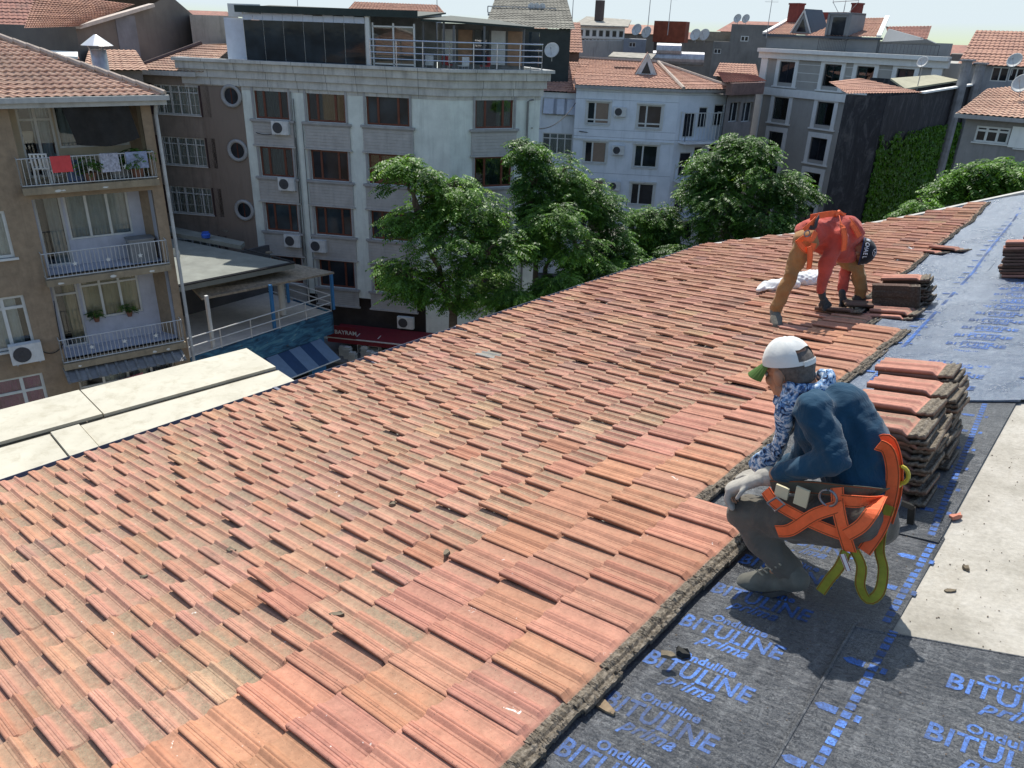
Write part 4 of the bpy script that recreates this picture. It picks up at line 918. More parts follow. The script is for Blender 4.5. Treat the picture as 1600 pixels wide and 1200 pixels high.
# flat roof + lean-to canopy: corners from the place
ra, rb_, rc_, rd_ = P(263, 372, ZR), P(382, 392, ZR), P(460, 411, ZR), P(296, 440, ZR)
FELT = M('roof_felt', (.20, .21, .185), .9, .18, 1.2, .3, (.12, .11, .09)); 
mb = MB(); mb.slab([ra-fp.u*3, ra+(0, 0, 0), rc_, rd_-fp.u*2.5], (0, 0, -.28)); part('roof', mb, [FELT], pv)
mb = MB(); mb.tube([rd_-fp.u*2.5+(0, 0, .03), rc_+(0, 0, .03)], .07, 5); part('roof_edge', mb, M('edge_black', (.03, .03, .032), .8), pv)
mb = MB(); mb.tube([rc_+(0, 0, .03), P(382, 390, ZR)+(0, 0, .03)], .05, 5); part('roof_edge', mb, M('edge_black', (.03, .03, .032), .8), pv)
mb = MB(); x1 = P(345, 367, ZR+.25); mb.slab([P(263, 358, ZR+.02), P(383, 384, ZR+.02), P(377, 390, ZR+.02), P(263, 368, ZR+.02)], (0, 0, .22)); part('parapet', mb, FELT, pv)
GRV = M('gravel_felt', (.30, .25, .185), .95, .35, 6, .3, bmp=.4, bsc=8)
ZC = 6.2; ca, cb, cc_, cd_ = P(302, 458, ZC-.0), P(458, 413, ZC+.25), P(521, 424, ZC-.1), P(318, 466, ZC-.35)
mb = MB(); mb.slab([P(300, 450, ZC), P(460, 412, ZC), P(522, 425, ZC-.15), P(315, 466, ZC-.35)], (0, 0, -.10)); part('canopy', mb, GRV, pv)
BPO = M('post_blue', (.05, .20, .42), .6, .15)
for (x, y, mm, d_) in ((322, 462, WHITE, -.25), (422, 445, BPO, -.25), (517, 425, BPO, -.25)):
    u_, z_ = fp.uz(x, y, d_); mb = MB(); fp.box(mb, u_-.07, u_+.07, ZD, z_, d_-.07, d_+.07); part('post', mb, mm, pv)
u_, z_ = fp.uz(438, 440, -1.6); mb = MB(); mb.tube([fp.pt(u_, ZD, -1.6), fp.pt(u_, z_, -1.6)], .17, 12); part('post', mb, WHITE, pv)
u_, z_ = fp.uz(449, 450, -3.0); mb = MB(); mb.tube([fp.pt(u_, ZD, -3), fp.pt(u_, z_+.6, -3)], .09, 8); part('post', mb, BPO, pv)
mb = MB(); fp.box(mb, -2.0, -.02, 0, ZR-.3, -3, -2.6); fp.box(mb, -2, fp.uz(425, 440, -5.5)[0], ZD-.3, ZR-.35, -5.6, -5.4); part('wall', mb, M('pavilion_dark', (.07, .07, .075), .9, .3, 1), pv)
mb = MB(); fp.box(mb, .2, Lp-.4, 0, ZD-1.25, -1.6, -1.4); part('shop_front', mb, M('shop_blue', (.05, .10, .16), .7, .3, 1), pv)
uA0, uA1 = fp.uz(400, 545, .3)[0], fp.uz(505, 515, .3)[0]; zA1 = ZD-1.3; 
sa = thing('striped_awning', 'light and dark blue striped awning under the mural band of the cafe', 'awning', list(fp.pt(uA0, zA1))); ns_ = 6
S1_, S2_ = M('stripe_light', (.13, .20, .30), .8, .1), M('stripe_dark', (.02, .055, .13), .8, .1)
for i in range(ns_):
    a0_, a1_ = uA0+(uA1-uA0)*i/ns_, uA0+(uA1-uA0)*(i+1)/ns_; mb = MB(); mb.slab([fp.pt(a0_, zA1, .02), fp.pt(a1_, zA1, .02), fp.pt(a1_, zA1-.75, 1.5), fp.pt(a0_, zA1-.75, 1.5)], (0, 0, .03)); part('stripe', mb, S1_ if i % 2 else S2_, sa)
mb = MB(); mb.tube([fp.pt(uA0, zA1-.76, 1.5), fp.pt(uA1, zA1-.76, 1.5)], .04, 6); part('front_bar', mb, WHITE, sa)
u_ = fp.uz(503, 575, -.2)[0]; mb = MB(); fp.box(mb, u_-.7, u_+.3, 0, ZD-1.25, -.5, -.2); part('column', mb, BPO, pv)
u_ = fp.uz(455, 565, -.6)[0]
for i in range(4): window(pv, fp, (u_-1.6+i*.8, u_-.84+i*.8, .3, 2.3), WHITE, (), (), .05, .1, DPB, None, d=-1.35)
mb = MB(); mb.tube([fp.pt(-1.0, 0, -.9), fp.pt(-1.0, ZD+1.0, -.9), fp.pt(-.9, ZD+2.2, -1.0), fp.pt(-.8, ZR+.3, -1.8)], [.38, .38, .38, .36], 14); 
solo('ventilation_duct', mb, M('duct_steel', (.32, .32, .31), .5, .2, 3, .3, metal=.4), 'fat grey ventilation duct between the balconies and the cafe roof', 'duct', smooth=True)
dish(P(274, 400, ZR)+(0, 0, -.2), (.3, -.8, .4), .62, None, 'large beige satellite dish on the felt roof beside the balcony railing', .2, M('dish_beige', (.45, .42, .34), .7, .15, 3, .3))
mb = MB(); q = P(322, 371, ZR+.3); mb.lathe(q, [(.22, 0), (.25, .18), (.16, .28), (.20, .30)], 14); solo('plastic_bucket', mb, M('blue_plastic', (.03, .10, .45), .5), 'small blue plastic tub on the felt roof of the cafe', 'bucket')
# ================================================================== pale blue-white apartment building (centre)
Z4 = 14.4
f4 = Fac(P(901, 133.5, Z4), P(1063, 140.5, Z4)); f4r = Fac(P(1063, 140.5, Z4), P(1137, 141, Z4))
b4 = thing('apartment_building', 'pale blue-white clad apartment block with terracotta hipped roof behind the middle trees', 'building', list(f4.pt(4, 0)))
def clad():
    m_, t, b = mat_new('white_cladding'); v = objco(t); n_ = noise(t, .9, 6, .65, v)
    c = ramp(t, n_, [(.3, (.62, .66, .70)), (.7, (.76, .79, .83))]); v2 = objco(t, (2.2, 2.2, .2)); s1 = noise(t, 1.4, 5, .7, v2)
    c = mixc(t, mth(t, 'MULTIPLY', ramp(t, s1, [(.52, 0.0), (.8, 1.0)]), .4), c, (.30, .31, .33)); t.links.new(c, b.inputs['Base Color']); b.inputs['Roughness'].default_value = .85; return m_
CL = clad(); GRV4 = M('groove_grey', (.28, .30, .33), .9)
w4 = [f4.rect(918, 158, 951, 195), f4.rect(998, 163, 1032, 202)]; w42 = f4.rect(992, 227, 1024, 263); P4 = w4[1][2]-w42[2]
h4 = [(r_[0], r_[1], r_[2]-P4*k_, r_[3]-P4*k_) for r_ in w4 for k_ in range(4)]
wr4 = [f4r.rect(1093, 167, 1103, 200), f4r.rect(1117, 163, 1128, 197)]; h4r = [(r_[0], r_[1], r_[2]-P4*k_, r_[3]-P4*k_) for r_ in wr4 for k_ in range(4)]
door4 = f4r.rect(1070, 176, 1084, 215)
h4r += [(door4[0], door4[1], door4[2]-P4*k_, door4[3]-P4*k_) for k_ in range(4)]
mb = MB(); wall_holes(mb, f4, 0, f4.L, 0, Z4, h4, .15, 0); wall_holes(mb, f4r, 0, f4r.L, 0, Z4, h4r, .15, 0)
for ff in (f4, f4r):
    zz = Z4-.35
    while zz > 1: ff.box(mb, 0, ff.L, zz-.012, zz+.012, 0, .004, 1) if not any(h[2]-.1 < zz < h[3]+.1 for h in (h4 if ff is f4 else h4r)) else None; zz -= .52
e_ = f4r.pt(f4r.L, 0); mb.quad(e_, e_+(0, 0, Z4), e_-f4r.n*8+f4r.u*1+(0, 0, Z4), e_-f4r.n*8+f4r.u*1)
part('wall', mb, [CL, GRV4], b4)
for i, h in enumerate(h4): window(b4, f4, h, WHITE, (.36,), (.2,) if i % 4 == 0 else (), .10, .06, DP, [(.36, 1, 0, CURB)] if False else None, WHITE); 
for i, h in enumerate(h4[:4]): o_ = [c for c in b4.children if c.name.startswith('window')][i]; part('curtain', (lambda mb_: (f4.box(mb_, h[0]+(h[1]-h[0])*.4, h[1]-.12, h[2]+.1, h[3]-.1, -.079, -.074), mb_)[1])(MB()), CURB, o_)
for h in h4r: window(b4, f4r, h, WHITE, (), (), .08, .06, DP)
for h in h4: mb = MB(); f4.box(mb, h[0]-.15, h[1]+.15, h[3]+.02, h[3]+.14, 0, .10); f4.box(mb, h[0]-.12, h[0]-.01, h[2], h[3]+.02, 0, .05); f4.box(mb, h[1]+.01, h[1]+.12, h[2], h[3]+.02, 0, .05); part('window_surround', mb, WHITE, b4)
mb = MB(); f4.box(mb, -.1, f4.L+.1, Z4-.14, Z4+.05, 0, .35); part('cornice', mb, MOULD, b4); mb = MB(); f4r.box(mb, -.05, f4r.L+.1, Z4-.14, Z4+.05, 0, .35); part('cornice', mb, MOULD, b4)
zc_ = h4[0][2]-P4*.55+.4; mb = MB(); f4.box(mb, 0, f4.L, zc_, zc_+.10, 0, .06); part('string_course', mb, WHITE, b4)
ea, eb, ec = f4.pt(-.3, Z4+.06, .4), f4.pt(f4.L+.2, Z4+.06, .4), f4r.pt(f4r.L+.4, Z4+.06, .4)
r0_, r1_ = at(905, 92, 67), at(1028, 99, 66); ZR4 = r0_[2]
mb = MB(); tileroof(mb, ea, eb, r1_, r0_, .38, .30, .05, 3); tileroof(mb, eb, ec, r1_, r1_, .38, .30, .05, 3); tileroof(mb, ec, ec-f4r.n*7, r1_, r1_, .38, .3, .05, 3)
part('roof', mb, RT2 if False else RT1, b4)
for p, q in ((eb, r1_), (r0_, r1_), (ec, r1_)):
    mb = MB(); mb.tube([p+(p-q)*0+(0, 0, .08), q+(0, 0, .10)], .13, 6); part('ridge_tiles', mb, M('ridge_cement', (.42, .34, .28)), b4)
def dormer(par, c, n, wd, ht, dp, m_front, m_roof):
    u = np.cross((0, 0, 1), n); a_, b_, t_ = c-u*wd/2, c+u*wd/2, c+np.array([0, 0, ht]); mb = MB(); bk = -n*dp
    mb.poly([a_, b_, t_]); part('dormer_front', mb, m_front, par)
    mb = MB(); mb.slab([a_-u*.1, t_+(0, 0, .08), t_+bk+(0, 0, .08), a_-u*.1+bk], n*.001+(0, 0, .06)); mb.slab([b_+u*.1, t_+(0, 0, .08), t_+bk+(0, 0, .08), b_+u*.1+bk], n*.001+(0, 0, .06)); o = part('dormer_roof', mb, m_roof, par)
    mb = MB(); mb.bar(a_+n*.06, t_+n*.06, .10, .10); part('bargeboard', mb, WHITE, par); mb = MB(); mb.bar(b_+n*.06, t_+n*.06, .10, .10); part('bargeboard', mb, WHITE, par)
    mb = MB(); mb.poly([c-u*wd*.22+(0, 0, ht*.12)+n*.03, c+u*wd*.22+(0, 0, ht*.12)+n*.03, c+(0, 0, ht*.68)+n*.03]); part('dormer_window', mb, DP, par)
dormer(b4, at(1009, 119, 62.6), f4.n, 1.6, 1.5, 2.2, M('dormer_white', (.6, .62, .64), .8), RT2)
mb = MB(); q = at(976, 109, 64.5); mb.box(q, 1.6, .9, .22, 0, math.atan2(f4.u[1], f4.u[0])); part('skylight', mb, M('skylight_brown', (.20, .12, .09), .8), b4)
mb = MB(); a0_ = at(950, 90, 67); mb.slab([a0_, at(1018, 94, 67), at(1025, 86, 70), at(958, 83, 70)], (0, 0, .1)); part('canopy', mb, M('old_sheet', (.28, .26, .22), .9, .3, 2), b4)
# balcony guard of white vertical bars
mb = MB()
for k_ in range(3):
    zf = door4[2]-P4*k_-.2; mb = MB(); f4r.box(mb, .3, f4r.L-.6, zf-.15, zf, 0, .9); part('balcony_slab', mb, CL, b4)
    railing(b4, [f4r.pt(.3, zf, .05), f4r.pt(.3, zf, .88), f4r.pt(f4r.L-.6, zf, .88), f4r.pt(f4r.L-.6, zf, .05)], 2.0 if k_ != 1 else 1.1, .28, WHITE, r=.03, rb=.022)
fx = Fac(f4.pt(-.02, 0, -.9)-f4.u*4.2, f4.pt(-.02, 0, -.9)); ha = [fx.rect(848, 152, 896, 182), fx.rect(848, 207, 894, 242)]; ha = [(max(.1, h[0]), min(4.1, h[1]), h[2], h[3]) for h in ha]
ax_ = thing('apartment_building', 'narrow grey annex with tilted blinds squeezed between the offices and the pale blue block', 'building', list(fx.pt(2, 0)))
mb = MB(); wall_holes(mb, fx, 0, fx.L+.02, 0, Z4-.6, ha, .12, 0); part('wall', mb, CL, ax_)
for h in ha: window(ax_, fx, h, WHITE, (.25, .5, .75), (.75,) if h is ha[1] else (), .07, .05, GL2, [(.2, 1, 0, CUR)])
for q in (.05, .36, .70): h = ha[0]; mb = MB(); a0_ = h[0]+(h[1]-h[0])*q; mb.slab([fx.pt(a0_, h[3]-.05, .05), fx.pt(a0_+1.0, h[3]-.05, .05), fx.pt(a0_+1.0, h[2]+.15, .35), fx.pt(a0_, h[2]+.15, .35)], fx.n*.01); part('blind', mb, M('blind_lilac', (.52, .55, .62), .8, .1), ax_)
mb = MB(); tileroof(mb, fx.pt(-.5, Z4-.55, .3), fx.pt(fx.L, Z4-.55, .3), fx.pt(fx.L+.5, ZR4-.2, -4.5), fx.pt(1.5, ZR4-.2, -4.5), .38, .3, .05, 3); part('roof', mb, RT1, ax_)
mb = MB(); mb.tube([fx.pt(-.5, Z4-.5, .35), fx.pt(1.5, ZR4-.1, -4.5)], .16, 6); part('ridge_tiles', mb, M('ridge_pale', (.55, .56, .58), .8), ax_)
for (x, y), lb in zip(((969, 175), (966, 235), (960, 291)), ('top', 'middle', 'lowest')): ac_unit(f4, x, y, .9, .65, label=f'{lb} of three small air conditioners on the pale blue block')
# building beyond its right end
fy = Fac(P(1137, 148, 14.2), P(1180, 146, 14.2)); by = thing('apartment_building', 'narrow brownish balcony building wedged between the pale blue block and the grey-white block', 'building', list(fy.pt(2, 0)))
hy = [fy.rect(1142+i*20, 160, 1153+i*20, 190) for i in (0, 1)]; py_ = 3.0; hy = [(h[0], h[1], h[2]-py_*k_, h[3]-py_*k_) for h in hy for k_ in range(4)]
mb = MB(); wall_holes(mb, fy, 0, fy.L, 0, 14.2, hy, .3, 0); hull(mb, fy, 0, fy.L, 14.2, 8, sides=(False, True)); part('wall', mb, M('brownish_wall', (.27, .24, .22), .9, .2, 1, .4), by)
for h in hy: window(by, fy, h, WHITE, (.5,), (), .06, .2, DP)
mb = MB(); fy.box(mb, -.3, fy.L+.3, 14.2, 15.0, 0, .5); part('parapet', mb, M('parapet_red', (.20, .12, .10), .9, .3, 3), by)
mb = MB(); tileroof(mb, fy.pt(-1, 15, .2), fy.pt(fy.L+1, 15.0, .2), at(1180, 118, 72), at(1120, 112, 72), .4, .3, .05, 3); part('roof', mb, RT2, by)
# ================================================================== grey and white block with mansard roof (right)
_a, _b = at(1194, 76, 79), at(1481, 90, 70); Z5 = float(_a[2]+_b[2])/2; f5 = Fac(_a, _b)
b5 = thing('apartment_building', 'grey apartment block with white cornices, dark tall windows and a terracotta mansard roof', 'building', list(f5.pt(6, 0)))
GW = M('grey_wall', (.37, .355, .32), .9, .06, 1, .12); WT = M('white_trim', (.76, .76, .72), .8, .06, 2, .15); BLK = M('black_frame', (.02, .022, .03), .5, .1)
r1 = [f5.rect(1220, 98, 1237, 135), f5.rect(1290, 100.5, 1309, 138.5), f5.rect(1341, 103.5, 1360, 140), f5.rect(1403.5, 106, 1423, 138.5)]
r2 = [f5.rect(1209.5, 153, 1228.5, 191), f5.rect(1277.5, 157.5, 1297.6, 194)]; r3 = f5.rect(1201, 208.5, 1218, 243.5); P5 = r2[0][2]-r3[2]
cz = [np.mean([r_[2] for r_ in r1]), np.mean([r_[3] for r_ in r1])]; r1 = [(a_[0], a_[1], *cz) for a_ in r1]
cz2 = [np.mean([r_[2] for r_ in r2]), np.mean([r_[3] for r_ in r2])]
h5 = list(r1)
for a_ in r1[:4]:
    for k_ in range(4): h5.append((a_[0], a_[1], cz2[0]-P5*k_, cz2[1]-P5*k_))
mb = MB(); wall_holes(mb, f5, 0, f5.L, 0, Z5, h5, .2, 0); hull(mb, f5, 0, f5.L, Z5-.4, 10, sk=(-3.0, 1.0)); part('wall', mb, GW, b5)
zb1, zb2 = f5.uz(1240, 140)[1], f5.uz(1240, 152)[1]
for z0, z1, d_ in ((Z5-.75, Z5-.05, .25), (Z5-.25, Z5+.05, .55), (min(zb1, zb2), max(zb1, zb2), .18)): mb = MB(); f5.box(mb, -.3, f5.L+.3, z0, z1, 0, d_); part('cornice', mb, WT, b5)
for i, h in enumerate(h5):
    window(b5, f5, h, BLK, (.5,), (), .06, .12, GL2 if i % 3 else DP, [[(.05, .5, 0, CUR)], [(.1, .9, .4, CURG)]][i % 2] if i % 3 else None)
    mb = MB(); f5.box(mb, h[0]-.38, h[0]-.02, h[2]-.3, h[3]+.45, 0, .09); f5.box(mb, h[1]+.02, h[1]+.38, h[2]-.3, h[3]+.45, 0, .09); f5.box(mb, h[0]-.02, h[1]+.02, h[3]+.05, h[3]+.45, 0, .09); f5.box(mb, h[0]-.5, h[1]+.5, h[2]-.42, h[2]-.3, 0, .16); part('window_surround', mb, WT, b5)
for a_, c_ in ((0, .7), (f5.L-.9, f5.L-.1)): mb = MB(); f5.box(mb, a_, c_, 0, Z5-.7, 0, .14); part('pilaster', mb, WT, b5)
for q in range(3):
    mb = MB(); zz = cz[0]+.2+q*(cz[1]-cz[0])*.4
    for a_, c_ in zip([h[1]+.38 for h in r1[:3]], [h[0]-.38 for h in r1[1:]]): f5.box(mb, a_, c_, zz, zz+.035, 0, .01)
    part('groove', mb, WT, b5)
# mansard storey
MG = M('mansard_grey', (.20, .215, .225), .8, .08, 1, .15); NAVY = M('navy_gutter', (.05, .065, .085), .6, .1)
zm = Z5+1.15; uA, uB, uC = f5.uz(1199, 58, -1)[0], f5.uz(1372, 63, -1)[0], f5.uz(1474, 70, -1)[0]
mb = MB(); f5.box(mb, uA, uB, Z5-.3, zm, -1.3, -1.0); f5.box(mb, uB, uC+.4, Z5-.3, Z5+.95, -1.6, -1.2); part('mansard_wall', mb, MG, b5)
mb = MB(); f5.box(mb, uA-.3, uB+.2, zm-.12, zm+.05, -1.3, -.75); part('gutter', mb, NAVY, b5)
q0, q1 = at(1236, 30, 87), at(1386, 28, 81)
q1 = q1
mb = MB(); tileroof(mb, f5.pt(uA-.2, zm+.05, -.8), f5.pt(uB, zm+.05, -.8), q1, q0, .4, .3, .05, 3); part('roof', mb, RT1, b5)
for p, q in ((f5.pt(uA-.25, zm+.1, -.8), q0), (f5.pt(uB+.1, zm+.1, -.8), q1)): mb = MB(); mb.bar(p+(0, 0, .05), q+(0, 0, .12), .35, .16); part('verge', mb, WT, b5)
mb = MB(); tileroof(mb, at(1388, 58, 74.5), at(1449, 62, 72), at(1456, 41, 77), at(1384, 42, 79), .4, .3, .05, 3); part('roof', mb, RT2, b5)
mb = MB(); a_ = f5.pt(uB+.3, Z5+.9, -1.1); mb.slab([a_, f5.pt(uC-.6, Z5+.9, -1.1), at(1449, 62, 72), at(1388, 45, 75)], -f5.n*.3); part('gable_wall', mb, MG, b5)
dormer(b5, f5.pt(f5.uz(1251, 54, -1.4)[0], f5.uz(1251, 54, -1.4)[1], -1.4), f5.n, 2.2, 1.9, 2.5, MG, NAVY)
ud0, ud1 = f5.uz(1292, 60, -1)[0], f5.uz(1322, 60, -1)[0]
mb = MB(); f5.box(mb, ud0, ud1, zm-.3, zm+1.7, -1.2, -.95); f5.box(mb, ud0-.2, ud0, zm-.2, zm+1.8, -2.9, -.85); f5.box(mb, ud1, ud1+.2, zm-.2, zm+1.8, -2.9, -.85); f5.box(mb, ud0-.2, ud1+.2, zm+1.7, zm+1.85, -2.9, -.85); part('dormer_frame', mb, [MG][0], b5)
mb = MB(); f5.box(mb, ud0+.3, ud1-.3, zm-.2, zm+1.5, -.95, -.93); part('dormer_window', mb, DP, b5)
railing(b5, [f5.pt(ud0-.4, Z5+.0, -.5), f5.pt(ud1+.4, Z5, -.5)], 1.0, .15, BLK)
railing(b5, [f5.pt(uB+.5, Z5+.0, -.5), f5.pt(uC, Z5, -.5)], .8, .3, BLK)
CHR = M('chimney_red', (.19, .045, .035), .9, .15)
for (x0, y0, x1, dz) in ((1231, 14, 1250, 2), (1328, 14, 1340, 2)):
    p = at(x0, y0+8, 85); q = at(x1, y0+8, 85); w_ = np.linalg.norm(q-p); mb = MB(); mb.par(p-(0, 0, 1.2), f5.u*w_, -f5.n*.9, (0, 0, 2.0)); mb.par(p-f5.u*.06+f5.n*.06+(0, 0, .8), f5.u*(w_+.12), -f5.n*1.02, (0, 0, .14)); part('chimney', mb, CHR, b5)
mb = MB(); p, q = at(1250, 19, 85.6), at(1322, 19, 83); mb.slab([p, q, q-(0, 0, 1.0), p-(0, 0, 1.0)], -f5.n*.5); part('ridge_wall', mb, CHR, b5)
def antenna(p, h, label, kind='antenna', arms=5):
    t = MB(); p = np.asarray(p, float); t.tube([p, p+(0, 0, h)], [.03, .02], 6); L = .5
    for i in range(arms): z_ = h-.08-.16*i; d_ = np.array([math.cos(i*.2), math.sin(i*.2), 0]); t.tube([p-d_*L+(0, 0, z_), p+d_*L+(0, 0, z_)], .012, 4)
    return solo('antenna', t, ACS, label, 'antenna')
t = MB(); p = at(1318, 20, 84); L_ = 1.3
t.tube([p-(0, 0, .6), p+(0, 0, .7)], .035, 6); t.tube([p-f5.u*L_+(0, 0, .9), p+f5.u*L_+(0, 0, 1.0)], .03, 5)
for q in (-L_, 0, L_): t.tube([p+f5.u*q+(0, 0, .9), p+f5.u*q*.4+(0, 0, 0)], .025, 5); t.tube([p+f5.u*q+(0, 0, .8), p+f5.u*q+(0, 0, 1.35)], .02, 5)
solo('antenna', t, ACS, 'trident-shaped aerial on the red chimney wall of the grey and white block', 'antenna')
# ================================================================== windowless party walls, one black, one with ivy
Z6 = 15.3
f6 = Fac(P(1322, 148, Z6), P(1385, 150, Z6)); f6b = Fac(P(1386, 150, Z6), P(1522, 140, Z6))
b6 = thing('party_wall_building', 'tall windowless black tar-stained gable wall building with a thin terracotta roof edge', 'building', list(f6.pt(1, 0)))
def tarwall():
    m_, t, b = mat_new('tar_wall'); v = objco(t, (1.4, 1.4, .45)); n1 = noise(t, 1.3, 7, .75, v, .9); n2 = noise(t, 1.2, 6, .7, objco(t))
    c = ramp(t, n1, [(.3, (.010, .010, .013)), (.52, (.028, .027, .032)), (.72, (.10, .095, .10))]); c = mixc(t, ramp(t, n2, [(.58, 0.0), (.75, .55)]), c, (.13, .12, .115))
    t.links.new(c, b.inputs['Base Color']); b.inputs['Roughness'].default_value = .85; bump(t, b, n2, .4, .05); return m_
TAR = tarwall()
dz6 = lambda x, y: f6b.uz(x, y)
mb = MB(); f6.quad(mb, 0, f6.L, 0, Z6, 0); e_ = f6.pt(0, 0); g_ = (e_-EYE)*.15; g_[2] = 0; mb.quad(e_, e_+(0, 0, Z6), e_+g_+(0, 0, Z6), e_+g_); part('wall', mb, TAR, b6)
mb = MB(); mb.slab([f6.pt(-.1, Z6, .05), f6.pt(f6.L, Z6, .05), f6.pt(f6.L, Z6+.05, -6), f6.pt(-.1, Z6+.05, -6)], (0, 0, -.1)); 
b7_ = thing('party_wall_building', 'windowless gable wall with green ivy climbing its lower half, sloping top edge', 'building', list(f6b.pt(2, 0)))
ztl, ztm, ztr = Z6, f6b.uz(1437, 146)[1], f6b.uz(1522, 132)[1]
um = f6b.uz(1437, 146)[0]
mb = MB(); pts = [f6b.pt(0, 0, .04), f6b.pt(f6b.L, 0, .04), f6b.pt(f6b.L, ztr, .04), f6b.pt(um, ztm, .04), f6b.pt(0, ztl, .04)]; mb.poly(pts); mb.quad(pts[0], pts[4], pts[4]-f6b.n*.05, pts[0]-f6b.n*.05); mb.quad(pts[1], pts[2], pts[2]-f6b.n*7, pts[1]-f6b.n*7); part('wall', mb, TAR, b7_)
mb = MB(); tileroof(mb, f6.pt(0, Z6+.02, .12), f6b.pt(um, ztm+.02, .12), f6b.pt(um+.5, ztm+.55, -4), f6.pt(.6, Z6+.4, -4), .4, .25, .05, 3); part('roof', mb, RT1, b6)
mb = MB(); mb.bar(f6b.pt(um, ztm+.05, .1), f6b.pt(f6b.L, ztr+.05, .1), .3, .1); part('coping', mb, WT, b7_)
mb = MB(); mb.slab([f6b.pt(um+.3, ztm+.1, -1), f6b.pt(f6b.L, ztr+.1, -1), f6b.pt(f6b.L-.4, ztr+.35, -2.5), f6b.pt(um+1.6, ztm+.55, -2.5)], (0, 0, .1)); part('roof', mb, M('yellow_sheet_roof', (.36, .34, .24), .8, .1, 2, .3), b7_)
for (x, xt, yt, lb) in ((1497, 1512, 95, 'left'), (1520, 1533, 100, 'right')):
    pb = f6b.pt(f6b.uz(x, 165, .3)[0], 8, .3); u_, z_ = f6b.uz(xt, yt, .3); mb = MB(); pp = f6b.pt(u_, z_, .3); pb[:2] = pp[:2]; mb.tube([pb, pp], .30, 10); mb.box(pp-(0, 0, .02), .8, .8, .1); solo('chimney_pipe', mb, M('flue_grey', (.22, .22, .23), .6, .3, 2, .5), f'tall grey flue pipe on the ivy gable, the {lb} one of two', 'chimney')
# right-hand building with white window
Z7 = P(1545, 178, 15)[2]; f7 = Fac(P(1512, 178, 14.9), P(1640, 188, 14.9)); b7 = thing('house', 'grey house with a white framed window and pinkish tiled hip roof at the right edge', 'building', list(f7.pt(3, 0)))
h7 = [f7.rect(1527, 196, 1573, 226), f7.rect(1594, 203, 1635, 236)]
mb = MB(); wall_holes(mb, f7, 0, f7.L, 0, 14.9, h7, .15, .8); hull(mb, f7, 0, f7.L, 14.9, 7); part('wall', mb, [M('grey_render', (.24, .23, .22), .9, .12, 1, .4), ROOM], b7)
for h in h7: window(b7, f7, h, WHITE, (.33, .66), (.72,), .09, .05, DP, None, WHITE)
mb = MB(); f7.box(mb, h7[0][1]+.05, h7[0][1]+1.4, h7[0][2]-.1, h7[0][3]+.1, 0, .05); part('white_panel', mb, WT, b7)
mb = MB(); tileroof(mb, f7.pt(-.4, 14.9, .4), f7.pt(f7.L, 14.9, .4), at(1640, 130, 51), at(1545, 139, 51), .4, .25, .05, 4); tileroof(mb, f7.pt(-.4, 14.9, -6), f7.pt(-.4, 14.9, .4), at(1545, 139, 51), at(1545, 138.5, 51.5), .4, .25, .05, 4); part('roof', mb, RT3, b7)
mb = MB(); f7.box(mb, -.5, f7.L, 14.72, 14.9, 0, .45); part('gutter', mb, MOULD, b7)
dish(at(1592, 152, 48), (-.3, -.8, .4), .75, None, 'satellite dish at the far right edge above the tiled hip roof', .6)
# ================================================================== skyline behind
def sky_block(px, D_, depth, mat, label, cat='building', roofm=None, rise=1.5, z0=0, wins=None, wf=None, over=.3, name='apartment_building'):
    (xa, ya), (xb, yb) = px; pa_, pb_ = at(xa, ya, D_), at(xb, yb, D_); zt = (pa_[2]+pb_[2])/2; f = Fac(pa_, pb_); t = thing(name, label, cat, list(f.pt(f.L/2, z0)))
    hs = [f.rect(*w_) for w_ in (wins or [])]; hs = [(max(.05, h[0]), min(f.L-.05, h[1]), h[2], min(h[3], zt-.05)) for h in hs]; mb = MB(); wall_holes(mb, f, 0, f.L, z0, zt, hs, .12, 0); hull(mb, f, 0, f.L, zt, depth); part('wall', mb, mat, t)
    for h in hs: window(t, f, h, wf or WHITE, (.5,), (), .06, .05, DP)
    if roofm:
        mb = MB(); m0, m1 = f.pt(f.L*.02, zt+rise, -depth/2), f.pt(f.L*.98, zt+rise, -depth/2)
        tileroof(mb, f.pt(-over, zt, over), f.pt(f.L+over, zt, over), m1, m0, .4, .3, .05, 3); tileroof(mb, f.pt(-over, zt, -depth), f.pt(f.L+over, zt, -depth), m1, m0, .4, .3, .05, 3); part('roof', mb, roofm, t)
        for u_ in (0, f.L): mb = MB(); mb.poly([f.pt(u_, zt, 0), f.pt(u_, zt, -depth), f.pt(u_*.96+f.L*.02, zt+rise, -depth/2)]); part('gable', mb, mat, t)
    return t, f
CONC = M('raw_concrete', (.20, .19, .175), .95, .2, .5, .4); CONC2 = M('brown_concrete', (.17, .145, .125), .95, .2, .5, .5, (.10, .09, .09)); CRW = M('far_cream', (.38, .33, .27), .9, .15, .7, .3); FGR = M('far_grey', (.28, .29, .31), .9, .15, .7, .3)
